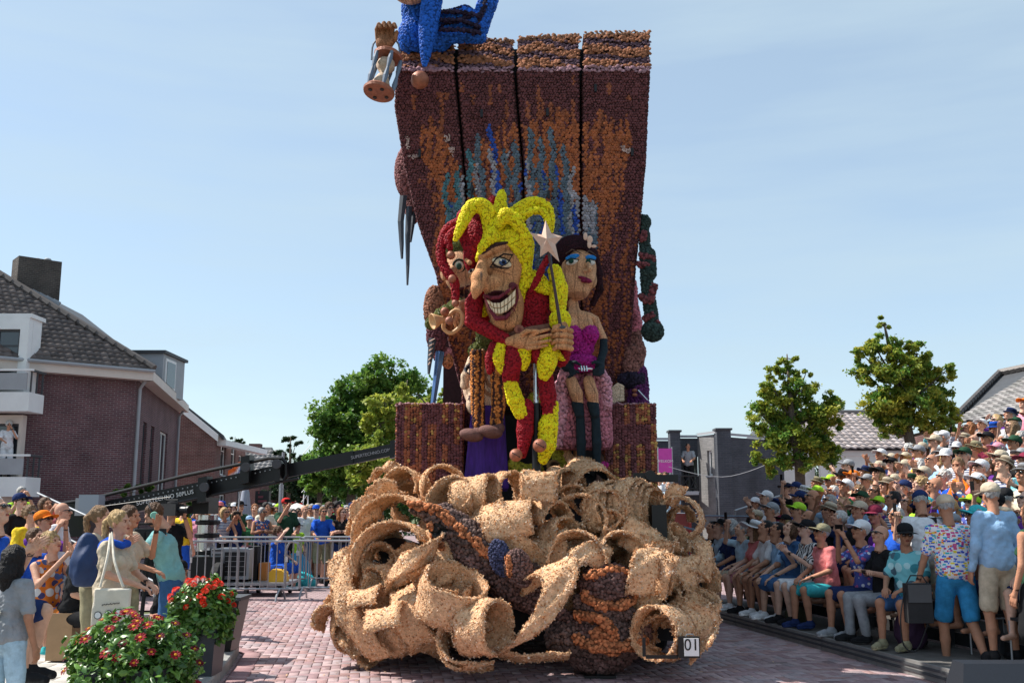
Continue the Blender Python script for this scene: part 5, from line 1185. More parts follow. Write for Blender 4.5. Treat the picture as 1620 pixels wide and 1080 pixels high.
def hand_grip(f):
    f.ell(q(890, 542, -30), (14, 12, 16), 0, SK)
    for k, (y, l) in enumerate(((529, 0), (538, -1), (547, -1), (556, 2))):
        f.chain([q(901, y+1, -36), q(892, y, -46), q(879, y, -48), q(873+l, y+2, -40)], [4.4, 4.4, 4, 3.4], .8, SK)
    f.chain([q(884, 530, -34), q(876, 526, -42), q(882, 524, -50)], [5, 4, 3], 1.5, SK); f.chain([q(888, 522, -30), q(890, 535, -30)], [9, 12], 3, SK)
f = J.field(862, 508, 915, 572, -62, -12, .95); hand_grip(f); J.emit(f, 'hand', M['wood'], jst)
# skirt points
def pt(pts, rs, col, y=None):
    return horn('skirt_point', pts, rs, col, YCT if col is YEL else None, 3.9, jst)
pt([(784, 552, -20), (777, 570, -22), (776, 590, -22)], [9, 8, 4], RED)
pt([(796, 548, -26), (790, 570, -30), (795, 588, -28)], [8, 9, 6], YEL)
pt([(812, 552, -26), (812, 575, -28), (806, 592, -26)], [12, 15, 12], RED)
pt([(826, 560, -26), (828, 575, -28), (828, 586, -28)], [14, 9, 3], YEL)
pt([(850, 558, -24), (850, 568, -26), (850, 576, -26)], [12, 8, 3], RED)
pt([(868, 546, -24), (864, 575, -28), (860, 596, -26)], [13, 15, 8], YEL)
pt([(890, 562, -10), (888, 572, -12), (884, 576, -12)], [11, 8, 4], RED)
pt([(876, 556, -22), (884, 566, -20), (890, 572, -20)], [5, 4, 2], YEL)
# legs
fl('thigh', 790, 570, 830, 618, -34, 8, lambda f: f.chain([q(810, 580, -12), q(808, 600, -16)], [12, 12], 1, RED), 3.9)
fl('shin', 788, 592, 845, 668, -38, 8, lambda f: f.chain([q(808, 610, -18), q(815, 632, -18), q(823, 652, -16)], [10, 11.5, 10], 2, YEL), 4.7, ctr=YCT)
fl('lower_leg', 808, 634, 852, 728, -34, 10, lambda f: f.chain([q(832, 642, -8), q(830, 680, -10), q(826, 714, -14)], [11, 12, 6], 2, RED), 3.9)
fl('thigh', 848, 585, 884, 668, -30, 14, lambda f: f.chain([q(862, 594, -6), q(866, 625, -8), q(868, 652, -8)], [11, 12, 9], 2, RED), 3.9)
fl('shin', 842, 630, 886, 735, -34, 14, lambda f: f.chain([q(874, 640, -4), q(866, 672, -8), q(864, 700, -10), q(858, 722, -12)], [8, 14, 13, 7], 2, YEL), 4.7, ctr=YCT)
bell('bell', 816, 717, -30, 10, jst, slot=1); bell('bell', 852, 703, -34, 10.5, jst, slot=1)
# support pole
a = J.wp(848, 572, 0); b = J.wp(848, 636, 0); c = J.wp(848, 765, 0)
MB().tube([a, b+Vector((0, 0, -.02))], .028, 14).out('pole', M['chrome'], jst, smooth=False)
MB().tube([b, c], .05, 12).out('pole_sleeve', M['black'], jst)
# wand with star
wd = thing('star_wand', 'wooden star wand with dark stick held upright by the jester puppet', 'wand', tuple(J.wp(886, 532, -46)))
MB().tube([J.wp(886, 535, -46), J.wp(876, 470, -52), J.wp(865, 403, -56)], [.021, .017, .016], 8).out('stick', mat('wand_stick', (.055, .028, .03), rough=.6, nz=.2), wd)
mb = MB(); cxs, cys = 863, 394; V = [J.wp(cxs, cys, -68), J.wp(cxs, cys, -50)]
tips = [(862, 362), (888, 388), (883, 428), (853, 420), (838, 382)]; inn = [(871, 383), (877, 400), (866, 411), (854, 403), (856, 385)]
order = []
for k in range(5): order += [tips[k], inn[k]]
V += [J.wp(x, y, -58) for x, y in order]; n = 10
mb.add(V, [(0, 2+(k+1) % n, 2+k) for k in range(n)]+[(1, 2+k, 2+(k+1) % n) for k in range(n)]); mb.out('star', mat('pale_wood', (.66, .44, .34), rough=.6, nz=.12, nscale=14), wd)
MB().ball(J.wp(886, 527, -46), (.06, .05, .03), 12, 6).out('ferrule', M['dgrey'], wd)

# ---------------- lady
Lf = Fig(915, 560, 12.0); q = Lf.p; SL = (.58, .31, .17); SLD = (.40, .20, .11); MG_ = (.46, .02, .26); BKG = (.012, .022, .03)
ldy = thing('lady_puppet', 'lady puppet with black bob, blue eye shadow and magenta corset beside the jester', 'puppet', tuple(Lf.wp(930, 750, 0)))
f = Lf.field(880, 382, 955, 484, -42, 25, 1.1)
f.ell(q(917, 425, -6), (28, 24, 34), 0, SL); f.ell(q(915, 452, -8), (21, 20, 24), 8, SL); f.ell(q(900, 448, -10), (12, 12, 14), 6, SL); f.ell(q(936, 445, -12), (9, 12, 13), 5, SL)
f.chain([q(929, 420, -30), q(932, 432, -36)], [3, 4.5], 3, SL); f.ell(q(927, 435, -34), (5, 4, 2.6), 1.5, SL)
f.ell(q(924, 446, -30), (11, 5, 2.6), 1, (.20, .015, .06), Matrix.Rotation(.28, 3, 'Y')); f.ell(q(927, 450, -30), (9, 5, 3), 1, (.20, .015, .06), Matrix.Rotation(.1, 3, 'Y')); f.paint(q(914, 470, -20), (18, 16, 6), SLD)
f.chain([q(895, 405, -24), (q(905, 399, -28)), q(920, 406, -30)], [.9, 1.1, .9], .2, (.12, .07, .05)); f.chain([q(925, 405, -30), (q(933, 401, -28)), q(943, 407, -22)], [.9, 1.1, .9], .2, (.12, .07, .05))
for k in range(4): f.paint(q(893+k*7, 435, -26), (.7, 20, 20), SLD, Matrix.Rotation(.12*math.sin(k*2), 3, 'Y'))
lh = Lf.emit(f, 'head', M['wood'], ldy)[0]
for (x, y, w_, sd) in ((905, 411, 12, -.28), (934, 412, 9, .1)):
    es = disc(Lf, 'eye_shadow', x+.5, y, -26.5, w_, 4.8, (.02, .20, .55), lh, sd, 3)
    ew = disc(Lf, 'eye', x, y+8, -28, w_*.85, 4.8, (.62, .6, .55), lh, sd, 3.2); disc(Lf, 'iris', x-2+(0 if x < 920 else -2), y+7.5, -32.4, 4.4, 4.6, (.01, .05, .035), ew, 0, 1.2)
    g = Lf.field(x-w_-6, y-4, x+w_+6, y+14, -36, -20, .7); g.chain([Lf.p(x-w_*.9, y+8, -28), Lf.p(x-2, y+3, -32), Lf.p(x+w_*.9, y+5, -29)], [.9, 1, .8], 0, (.008, .01, .01)); Lf.emit(g, 'lashes', M['seed'], ew)
f = Lf.field(873, 362, 960, 492, -40, 42, 1.6)
HB = (.022, .006, .010)
f.ell(q(911, 398, 4), (33, 30, 30), 0, HB); f.chain([q(884, 402, 4), q(884, 440, 8)], [9, 6], 4, HB); f.chain([q(940, 400, 0), q(949, 430, 4), q(951, 455, 6), q(940, 478, 10)], [9, 6, 5, 4], 4, HB)
f.carve(q(918, 440, -24), (28, 30, 44)); Lf.flowers(f, 'hair', lh, 2.6, jit=.3)
pf = MB()
for k in range(4): c = Lf.wp((926, 933, 932, 939)[k], (379, 384, 392, 395)[k], -32); pf.ball(c, (.026+.01*(k % 2), .015, .05 if k < 3 else .02), 8, 6)
pf.out('hair_flower', bpy.data.materials['pale_wood'], lh)
f = Lf.field(885, 470, 965, 545, -30, 30, 1.2)
f.chain([q(908, 478, 2), q(910, 496, 2)], [8, 9], 4, SL); f.ell(q(918, 500, 0), (26, 14, 9), 6, SL, Matrix.Rotation(.08, 3, 'Y')); f.ell(q(917, 515, -2), (20, 14, 18), 6, SL); f.ell(q(903, 515, -10), (9, 9, 10), 4, SL); f.ell(q(930, 516, -10), (9, 9, 10), 4, SL)
f.chain([q(942, 505, 2), q(949, 522, 0), q(955, 536, -4)], [7, 6, 6], 1.5, SL)
Lf.emit(f, 'bust', M['wood'], ldy)
LC = np.array((.45, .5, .5))
fl('corset', 885, 510, 960, 590, -40, 30, lambda f: f.ell(q(905, 530, -8), (15, 15, 15), 0, MG_).ell(q(933, 530, -8), (13, 15, 15), 4, MG_).ell(q(919, 548, 0), (20, 16, 24), 6, MG_).carve(q(918, 508, -10), (7, 30, 12)), 4.6, fig=Lf, par=ldy, ctr=LC)
fl('peplum', 885, 555, 955, 598, -40, 30, lambda f: f.ell(q(919, 574, -2), (27, 20, 14), 0, MG_), 4.6, fig=Lf, par=ldy, ctr=LC)
def glove(pts, rs): 
    f = Lf.field(min(p[0] for p in pts)-14, min(p[1] for p in pts)-12, max(p[0] for p in pts)+30, max(p[1] for p in pts)+26, -55, 20, 1.1); return f
f = Lf.field(865, 545, 925, 610, -55, 10, 1.0); f.chain([q(873, 560, -22), q(884, 574, -28), q(892, 582, -32)], [6, 6, 7], 2, BKG); f.ell(q(896, 584, -34), (10, 6, 9), 2, BKG)
for k in range(4): f.chain([q(898, 584+k*1.5, -38), q(905-k, 592+k*2, -42), q(912-k*5, 594+k*2.5, -40)], [3, 2.7, 2], .8, BKG)
f.chain([q(900, 578, -36), q(908, 579, -42), q(915, 583, -42)], [3, 2.6, 1.8], 1, BKG); Lf.emit(f, 'glove', M['seed'], ldy)
f = Lf.field(932, 532, 970, 608, -50, 12, 1.0); f.chain([q(955, 538, -4), q(954, 556, -8), q(948, 574, -20), q(946, 586, -28)], [6, 6.5, 6, 8], 2, BKG)
for k in range(4): f.chain([q(950, 584+k*3, -32), q(944, 588+k*3, -38), q(936, 590+k*2.4, -36)], [3.2, 3, 2.2], .8, BKG)
f.chain([q(946, 580, -32), q(938, 578, -38), q(932, 580, -38)], [3, 2.6, 2], 1, BKG); Lf.emit(f, 'glove', M['seed'], ldy)
bk = MB()
for k in range(3): bk.tube([Lf.wp(916+k*4, 584, -38), Lf.wp(917+k*4, 592, -38)], .012, 6)
bk.tube([Lf.wp(912, 588, -36), Lf.wp(934, 588, -36)], .012, 6).out('buckle', M['chrome'], ldy)
PKS = (.42, .15, .19); PKL = (.52, .25, .31)
def skirt(f):
    f.chain([q(905, 600, 14), q(900, 640, 18), q(895, 690, 20)], [16, 22, 24], 4, PKS); f.chain([q(935, 600, 16), q(945, 640, 22), q(945, 690, 24)], [18, 22, 24], 4, PKS); f.chain([q(920, 610, 20), q(920, 690, 24)], [20, 24], 6, PKS)
    f.chain([q(897, 575, -6), q(888, 610, -2), q(888, 650, -2), q(882, 700, 0)], [7, 9, 8, 7], 3, PKL); f.chain([q(944, 580, -2), q(957, 605, 2), q(960, 640, 4)], [7, 9, 7], 3, PKL); f.clip(2, q(0, 706)[2])
fl('skirt', 862, 565, 985, 720, -22, 52, skirt, 4.8, 2.4, fig=Lf, par=ldy, jit=.3, mt=M['petal'])
for s_ in (0, 1):
    x = 908+s_*24
    f = Lf.field(x-16, 594, x+26, 650, -34, 8, 1.2); f.chain([q(x-5+s_*3, 604, -12), q(x+2, 624, -16), q(x+6, 640, -12)], [9, 10, 7.5], 2, SL); f.paint(q(x+2, 620, -28), (.8, 16, 20), SLD); f.paint(q(x+5, 625, -28), (.8, 16, 20), SLD); Lf.emit(f, 'thigh', M['wood'], ldy)
    f = Lf.field(x-16, 626, x+34, 772, -42, 12, 1.3); f.chain([q(x+4, 640, -12), q(x+7, 655, -14)], [9.5, 7.5], 2, BKG); f.chain([q(x+8, 662, -10), q(x+9, 700, -12), q(x+9, 735, -8)], [7, 7.5, 5.5], 1, BKG)
    f.chain([q(x+9, 738, -8), q(x+18, 748, -18), q(x+25, 754, -26)], [6, 5, 3.5], 2, BKG); f.cap(q(x+8, 742, -4), q(x+6, 760, 0), 2.5, 1.5, 1, BKG); Lf.emit(f, 'stocking', M['seed'], ldy)
    fl('pompom', x+8, 724, x+32, 745, -38, -4, lambda f: f.ell(q(x+20, 733, -20), (5.5, 5, 5), 0, (.42, .02, .18)), 3.4, 1.5, fig=Lf, par=ldy)
# ---------------- figure in the green hat behind the jester
Gf = Fig(725, 470, 12.05); q = Gf.p
gfg = thing('horn_player_puppet', 'long nosed puppet with mossy sleeve and striped trousers behind the jester', 'puppet', tuple(Gf.wp(770, 690, 0)))
f = Gf.field(690, 375, 775, 520, -45, 30, 1.3)
f.ell(q(728, 430, -2), (26, 22, 34), 0, SL); f.ell(q(736, 465, -4), (20, 18, 22), 8, SL); f.ell(q(738, 486, -8), (15, 12, 9), 4, SL); f.chain([q(716, 432, -20), q(708, 440, -30), q(704, 448, -32)], [7, 8, 3], 4, SL); f.ell(q(705, 440, -26), (7, 6, 10), 3, SL)
f.carve(q(733, 468, -26), (14, 14, 5), Matrix.Rotation(.4, 3, 'Y'), (.05, .02, .02)); f.chain([q(715, 456, -18), q(730, 462, -24), q(748, 455, -22)], [1.8, 2, 1.6], .5, (.10, .03, .03))
for k in range(5): f.paint(q(712+k*8, 460, -20), (.8, 14, 22), SLD, Matrix.Rotation(.15, 3, 'Y'))
gh = Gf.emit(f, 'head', M['wood'], gfg)[0]
ge = disc(Gf, 'eye', 727, 426, -21, 8, 9, (.62, .55, .42), gh, .1, 4); disc(Gf, 'iris', 727, 427, -25, 4.5, 5.5, (.03, .07, .05), ge, 0, 1.5)
g = Gf.field(712, 408, 745, 442, -36, -12, .9); pts = [Gf.p(727+9.5*math.sin(a), 426-10.5*math.cos(a), -22) for a in np.linspace(0, 2*PI, 14)]; g.chain(pts, [1.7]*14, 0, (.01, .02, .015)); Gf.emit(g, 'eyeliner', M['seed'], ge)
MOSS = (.14, .16, .045)
def moss(nm, pts, rs, k=2, par=gfg):
    xs = [p[0] for p in pts]; ys_ = [p[1] for p in pts]; m = max(rs)+5; f = Gf.field(min(xs)-m, min(ys_)-m, max(xs)+m, max(ys_)+m, min(p[2] for p in pts)-m, max(p[2] for p in pts)+m, 1.8)
    f.chain([q(*p) for p in pts], rs, k, MOSS); f.wobble(.7, .5, 2); o, V, Q, c = Gf.emit(f, nm, M['seed'], par); P, N, C = sample(V, Q, c, .018); C = C*RN.uniform(.4, 1.6, (len(P), 1)); chips('moss', P, N, .035, C, o, .9, M['leaf']); return o
moss('hat', [(712, 398, 6), (730, 388, 4), (752, 390, 8)], [12, 18, 16], par=gh)
moss('sleeve', [(683, 515, -18), (700, 505, -22), (722, 492, -20), (745, 484, -8)], [8, 11, 12, 12])
f = Gf.field(706, 470, 750, 530, -58, -8, .95); f.ell(q(735, 492, -26), (11, 9, 12), 0, SL)
for k in range(4): f.chain([q(738-k*3, 482+k*4, -30), q(728-k*2, 488+k*5, -40), q(730-k*3, 500+k*5, -42), q(736-k*4, 508+k*5, -36)], [3.6, 3.6, 3.2, 2.4], .8, SL)
Gf.emit(f, 'hand', M['wood'], gfg)
moss('coat_front', [(765, 500, 6), (775, 530, 4), (790, 545, 4)], [15, 20, 16])
OS, BS = (.46, .17, .045), (.045, .02, .02)
for (x0, x1, sx_) in ((754, 756, 759), (785, 788, 785)):
    f = Gf.field(x0-18, 555, x1+20, 678, -30, 22, 1.9); f.chain([q(x0, 558, -2), q(x1, 600, -4), q(x1+1, 640, -4), q(sx_, 668, -4)], [9.5, 10.5, 9.5, 9], 1, BS)
    X = f.ax[0]; cc_ = Gf.p(x1, 0, 0)[0]; 
    for k in range(-3, 4): i0 = [i for i, xx in enumerate(X) if abs(xx-(cc_+k*8)) < 2.1]; f.c[i0] = OS
    Gf.flowers(f, 'trouser_leg', gfg, 3.8, jit=.3)
for (x, y) in ((752, 684), (781, 679)):
    f = Gf.field(x-28, y-25, x+24, y+16, -38, 14, 1.4); f.ell(q(x-4, y, -14), (19, 14, 10), 0, (.17, .085, .075), Matrix.Rotation(.18, 3, 'Y')); f.ell(q(x+8, y-6, -6), (10, 10, 9), 4, (.17, .085, .075)); f.chain([q(x+2, y-14, -6), q(x+12, y-16, -4)], [4, 4], 2, (.20, .10, .08)); Gf.emit(f, 'shoe', M['seed'], gfg)
hn = thing('trumpet', 'small curved wooden horn held up by the puppet left of the jester', 'horn', tuple(Gf.wp(700, 518, -50)))
mb = MB(); a = Gf.wp(690, 519, -58); b = Gf.wp(712, 512, -48); dr = (b-a).normalized(); Mx = dr.to_track_quat('Z', 'Y').to_matrix().to_4x4(); Mx.translation = a
mb.lathe([(.03, .05), (.085, .0), (.095, -.01), (.10, 0), (.07, .06), (.04, .12), (.028, .2)], 14, Mx); mb.tube(spl([Gf.wp(*p) for p in ((710, 513, -48), (722, 500, -44), (733, 505, -44), (732, 522, -44), (718, 534, -44), (706, 528, -44), (706, 518, -46))], 4), .026, 8); mb.out('horn', mat('honey_wood', (.62, .36, .17), rough=.5, nz=.15), hn, smooth=True)
bell('pommel', 708, 504, -56, 7, hn, fig=Gf)
# ---------------- pale mask with moss cap and purple robe
Mf = Fig(765, 620, 12.4); q = Mf.p; PLE = (.74, .54, .38)
msk = thing('masked_puppet', 'pale carved mask with moss cap over a purple tulle robe', 'puppet', tuple(Mf.wp(770, 750, 0)))
f = Mf.field(725, 550, 815, 670, -35, 30, 1.4)
f.ell(q(765, 605, 4), (34, 22, 48), 0, PLE); f.chain([q(746, 570, -14), q(737, 598, -24), q(736, 612, -22)], [6, 6, 7], 5, PLE); f.ell(q(752, 640, -10), (14, 12, 18), 6, PLE); f.carve(q(745, 588, -22), (7, 10, 6), col=(.03, .04, .06)); f.carve(q(750, 628, -24), (11, 8, 2), Matrix.Rotation(-.4, 3, 'Y'), (.08, .03, .03))
for k in range(4): f.paint(q(780, 600, -18), (24-k*5, 20, 30-k*7), PLE if k % 2 else SLD)
Mf.emit(f, 'mask', M['wood'], msk)
f = Mf.field(735, 530, 810, 575, -30, 30, 1.8); f.ell(q(770, 556, 0), (29, 24, 17), 0, MOSS); f.wobble(.8, .5, 3); o, V, Q, c = Mf.emit(f, 'cap', M['seed'], msk); P, N, C = sample(V, Q, c, .018); chips('moss', P, N, .035, C*RN.uniform(.4, 1.6, (len(P), 1)), o, .9, M['leaf'])
f = Mf.field(735, 640, 815, 775, -30, 30, 2.2); f.chain([q(768, 660, 5), q(770, 765, 5)], [24, 34], 0, (1, 1, 1))
for k in range(9): f.chain([q(748+k*6, 655, -14), q(740+k*7.6, 768, -20)], [2.5, 5], 3, (1, 1, 1))
Mf.emit(f, 'robe', M['purple'], msk)
f = Mf.field(740, 550, 790, 600, -50, -5, 1.0)
for k in range(4): f.chain([q(782, 562+k*5, -18), q(768, 558+k*7, -32), q(750+k*2, 566+k*8, -34)], [4.5, 3.2, 2.4], 1, SL)
f.ell(q(783, 570, -16), (9, 8, 12), 2, SL); Mf.emit(f, 'hand', M['wood'], msk)
# ---------------- yellow-green curled figure and the carved hand at the bottom
Bf = Fig(840, 720, 12.3); q = Bf.p; OL = (.33, .30, .03)
cur = thing('curled_puppet', 'small olive yellow puppet curled up behind the black pole', 'puppet', tuple(Bf.wp(840, 760, 0)))
fl('body', 795, 615, 905, 770, -30, 30, lambda f: f.chain([q(812, 735, 0), q(830, 748, -4), q(850, 742, 0)], [9, 12, 9], 4, OL).chain([q(875, 690, 8), q(885, 715, 4), q(888, 742, 0)], [9, 11, 12], 4, OL).chain([q(836, 640, 4), q(846, 628, 2), q(860, 632, 4)], [6, 8, 6], 2, OL).chain([q(812, 735, 0), q(826, 705, 6)], [6, 5], 2, OL), 4.2, fig=Bf, par=cur, ctr=YCT)
f = Bf.field(858, 722, 892, 752, -30, 5, 1.2); f.ell(q(875, 737, -12), (11, 6, 10), 0, (.22, .13, .05)); f.carve(q(876, 737, -18), (5, 5, 4), col=(.04, .02, .01)); Bf.emit(f, 'snout', M['seed'], cur)
hdh = thing('carved_hand', 'small carved wooden hand hanging with fingers down under the pink skirt', 'hand', tuple(Bf.wp(896, 730, 0)))
f = Bf.field(876, 696, 920, 770, -20, 12, 1.0); f.cap(q(897, 704, -4), q(897, 714, -4), 5, 6, 1, SL); f.ell(q(896, 724, -4), (11, 5, 11), 3, SL)
for k in range(4): f.chain([q(888+k*5.4, 732, -4), q(887+k*5.8, 746, -5), q(887+k*5.6, 758, -4)], [2.6, 2.4, 1.8], .8, SL)
f.chain([q(905, 722, -4), q(912, 732, -6), q(915, 742, -6)], [3, 2.8, 2], 1, SL); Bf.emit(f, 'hand', M['wood'], hdh)
for i, (x, y, c, lb) in enumerate(((912, 715, SL, 'carved wooden arm hanging behind the black stockings'), (950, 745, (.16, .09, .07), 'brown wooden foot in front of the right corner block'))):
    o = thing('carved_limb', lb, 'limb', tuple(Bf.wp(x, y+20, 8))); f = Bf.field(x-16, y-28, x+18, y+34, -12, 26, 1.4)
    f.chain([q(x, y-20, 6), q(x+2, y, 6), q(x-2, y+20, 4)], [8, 6, 7], 2, c); Bf.emit(f, 'limb', M['wood'], o)
# small background puppet right of the wall foot: wooden hand, dark dress
Df = Fig(985, 600, 12.9); q = Df.p
dk = thing('dark_puppet', 'dark purple puppet with brown leg behind the right side of the wall', 'puppet', tuple(Df.wp(1005, 640, 0)))
def dkb(f):
    f.chain([q(1003, 440, 30), q(1002, 470, 28), q(1008, 505, 26), q(1006, 530, 24)], [10, 12, 12, 12], 4, (.42, .13, .16)); f.chain([q(1008, 520, 24), q(1006, 555, 18), q(1004, 580, 14)], [10, 17, 15], 4, (.20, .09, .075)); f.chain([q(1010, 590, 18), q(1010, 635, 18)], [16, 18], 3, (.09, .02, .09)); f.ell(q(1000, 600, 8), (22, 14, 12), 3, (.02, .015, .03))
f = Df.field(975, 420, 1040, 655, -10, 55, 2.2); dkb(f); f.wobble(.8, .25, 5); Df.flowers(f, 'body', dk, 4.2, jit=.35)
f = Df.field(955, 605, 1000, 645, -28, 12, 1.1)
for k in range(5): f.chain([q(984, 612+k*5, -2), q(976, 610+k*6, -12), q(966, 618+k*5, -12), q(962, 628+k*3, -8)], [3.4, 3.2, 3, 2.2], .8, PLE)
Df.emit(f, 'hand', M['wood'], dk)
MB().ball(Df.wp(1003, 618, -6), (.035, .03, .025)).ball(Df.wp(1003, 625, -6), (.035, .03, .025)).out('button', M['copper'], dk)
MB().tube([Df.wp(1008, 618, -8), Df.wp(1022, 634, -10)], .012, 6).out('pin', M['chrome'], dk)
# ---------------- bone on the right, flank and wings on the left
Rf = Fig(1022, 430, 12.6); q = Rf.p; BKF = (.03, .05, .045); BRO = (.17, .05, .055)
bon = thing('dark_bone', 'long black and maroon flower covered bone hanging right of the plank wall', 'bone', tuple(Rf.wp(1030, 540, 0)))
def bone(f):
    f.ell(q(1019, 351, 0), (12, 11, 12), 0, BKF); f.chain([q(1020, 360, 0), q(1022, 400, 0)], [8, 8], 1, BKF); f.chain([q(1025, 404, 0), q(1026, 432, 0)], [12, 12], 2, BKF); f.chain([q(1022, 440, 0), q(1030, 510, 0)], [9, 10], 1, BKF); f.ell(q(1030, 523, -2), (17, 15, 16), 0, BKF)
    for (a, b) in (((1014, 405), (1032, 412)), ((1010, 420), (1024, 422)), ((1012, 470), (1020, 478)), ((1034, 455), (1026, 478)), ((1018, 505), (1028, 500)), ((1016, 380), (1020, 372)), ((1024, 522), (1036, 512))): f.chain([q(*a, -8), q(*b, -9)], [4.5, 4.5], .5, BRO)
fl('shaft', 1000, 332, 1055, 548, -22, 22, bone, 4.4, 2.0, fig=Rf, par=bon, jit=.4, mt=M['petal'])
Ff = Fig(645, 300, 12.6); q = Ff.p
lmp = thing('feathered_creature', 'dull maroon creature flank with dark hanging wing blades left of the wall', 'creature', tuple(Ff.wp(660, 420, 0)))
fl('flank', 612, 215, 690, 355, -5, 60, lambda f: f.ell(q(645, 265, 22), (23, 22, 45), 0, (.21, .085, .085)).ell(q(652, 315, 22), (13, 16, 32), 6, (.21, .085, .085)), 4.4, 2.4, fig=Ff, par=lmp, jit=.3, mt=M['petal'])
def blade(nm, pts, w0, par, col_mat, fig=Ff):
    P = [fig.wp(*p) for p in pts]; m = MB(); n = len(P); V = []
    for i, p in enumerate(P):
        ww = w0*fig.sx*(1-i/(n-.5))**.6; V += [p+Vector((-ww, 0, 0)), p+Vector((0, -.02, 0)), p+Vector((ww, 0, 0)), p+Vector((0, .02, 0))]
    Fc = [(i*4+k, i*4+(k+1) % 4, i*4+4+(k+1) % 4, i*4+4+k) for i in range(n-1) for k in range(4)]+[(0, 3, 2, 1), (4*n-4, 4*n-3, 4*n-2, 4*n-1)]
    return m.add(V, Fc).out(nm, col_mat, par)
NB = mat('slate_feather', (.045, .055, .075), rough=.6, nz=.4, nscale=25, stretch=(1, 1, .2))
blade('blade', [(638, 308, 5), (635, 350, 0), (637, 385, 0), (638, 408, 0)], 6, lmp, NB); blade('blade', [(647, 325, 5), (646, 370, 2), (647, 415, 2), (647, 448, 2)], 5, lmp, NB); blade('blade', [(655, 318, 12), (653, 350, 8), (650, 380, 8)], 5, lmp, NB)
cl2 = thing('horned_creature', 'brown orange creature with striped horn and hanging silver sword left of the jester', 'creature', tuple(Ff.wp(690, 520, 0)))
fl('flank', 665, 435, 735, 570, -5, 50, lambda f: f.ell(q(688, 480, 22), (16, 16, 36), 0, (.24, .10, .06)).ell(q(692, 520, 18), (15, 14, 30), 5, (.11, .035, .045)).chain([q(698, 520, 14), q(696, 556, 14)], [10, 7], 3, (.11, .035, .045)), 4.4, 2.2, fig=Ff, par=cl2, jit=.35, mt=M['petal'])
SH = mat('striped_horn', (.06, .07, .1), rough=.5)
blade('horn', [(687, 528, 5), (685, 550, 4), (683, 565, 4), (682, 582, 4)], 6, cl2, NB)
for k in range(6): MB().tube([Ff.wp(683-k*.4+k*.1, 534+k*7, -2), Ff.wp(691-k*1.3, 530+k*7, -2)], .006, 5).out('band', bpy.data.materials['pale_wood'], cl2)
a = Ff.wp(699, 548, 6); b = Ff.wp(688, 634, 6); MB().tube([a, b], [.055, .03], 4).out('sword', mat('blue_steel', (.12, .20, .38), rough=.25, metal=.7), cl2)
fl('pink_wing', 695, 535, 725, 580, 0, 40, lambda f: f.ell(q(708, 553, 22), (9, 9, 14), 0, (.55, .2, .22)).ell(q(710, 562, 16), (8, 7, 10), 2, (.5, .2, .1)), 4, 2, fig=Ff, par=cl2, jit=.3)
blade('post', [(692, 640, 0), (665, 612, 0)], 2, cl2, NB)
# ---------------- blue jester on top with hourglass
Uf = Fig(680, 50, 11.9); q = Uf.p; BL, BLK = (.02, .13, .58), (.03, .02, .05)
blj = thing('blue_jester_puppet', 'blue flowered jester puppet sitting on top of the plank wall', 'puppet', tuple(Uf.wp(680, 75, 10)))
fl('body', 618, -60, 722, 80, -40, 55, lambda f: f.ell(q(656, 52, 14), (27, 30, 30), 0, BL).ell(q(660, 10, 14), (26, 30, 40), 6, BL).ell(q(690, 55, 10), (24, 24, 22), 6, BL), 4.6, 2.2, fig=Uf, par=blj, jit=.45)
horn('hat_tail', [(695, -60, -22), (690, -20, -26), (684, 30, -32), (680, 70, -36), (676, 118, -34)], [15, 15, 15, 13, 3], BL, None, 4.4, blj, Uf)
def lg(f):
    f.chain([q(700, 40, -4), q(735, 34, -8), q(757, 48, -8)], [17, 18, 14], 3, BL); f.chain([q(700, 58, -4), q(740, 58, -6), q(760, 62, -6)], [12, 11, 9], 3, BL); f.chain([q(755, 52, -6), q(770, 10, -4), q(790, -45, -2)], [15, 14, 14], 3, BL)
    for yy, dy in ((34, 4), (47, 8), (62, 2)): f.chain([q(700, yy, -30), q(730, yy+1, -32), q(760, yy+dy, -24)], [2.6, 2.6, 2.6], 0, BLK)
    f.paint(q(768, 15, -22), (4, 12, 70), BLK, Matrix.Rotation(.33, 3, 'Y')); f.paint(q(720, 24, -20), (34, 16, 2.4), BLK, Matrix.Rotation(-.05, 3, 'Y')); f.paint(q(722, 44, -24), (36, 16, 2.6), BLK, Matrix.Rotation(-.2, 3, 'Y'))
fl('leg', 690, -70, 815, 85, -40, 30, lg, 4.6, 2.2, fig=Uf, par=blj, jit=.4)
f = Uf.field(608, -60, 690, 32, -70, 10, 1.6); f.ell(q(651, -12, -30), (34, 30, 32), 0, (.66, .40, .24)); f.ell(q(651, 12, -40), (24, 18, 10), 6, (.66, .40, .24)); f.carve(q(648, -8, -60), (20, 10, 8), col=(.06, .02, .02))
for k in range(7): f.paint(q(630+k*8, 12, -50), (1, 30, 14), SLD, Matrix.Rotation(.3*(k-3)*.3, 3, 'Y'))
Uf.emit(f, 'chin', M['wood'], blj)
bell('bell', 669, 141, -34, 14, blj, fig=Uf)
fl('hat_crown', 600, -120, 705, -25, -75, 30, lambda f: f.ell(q(654, -62, -22), (38, 34, 36), 0, BL), 4.8, 2.4, fig=Uf, par=blj, jit=.4)
HF = Fig(610, 90, 11.5); q = HF.p
f = HF.field(588, 30, 636, 80, -24, 24, 1.0); BRW = (.30, .13, .065); f.ell(q(607, 68, 0), (13, 8, 14), 0, BRW)
for k, x in enumerate((596, 604, 612, 620)): f.chain([q(x+1, 62, 0), q(x, 46+abs(k-1.5)*2, -4), q(x+4, 42+abs(k-1.5)*2, -12), q(x+7, 50, -14)], [4, 3.8, 3.4, 2.8], .8, BRW)
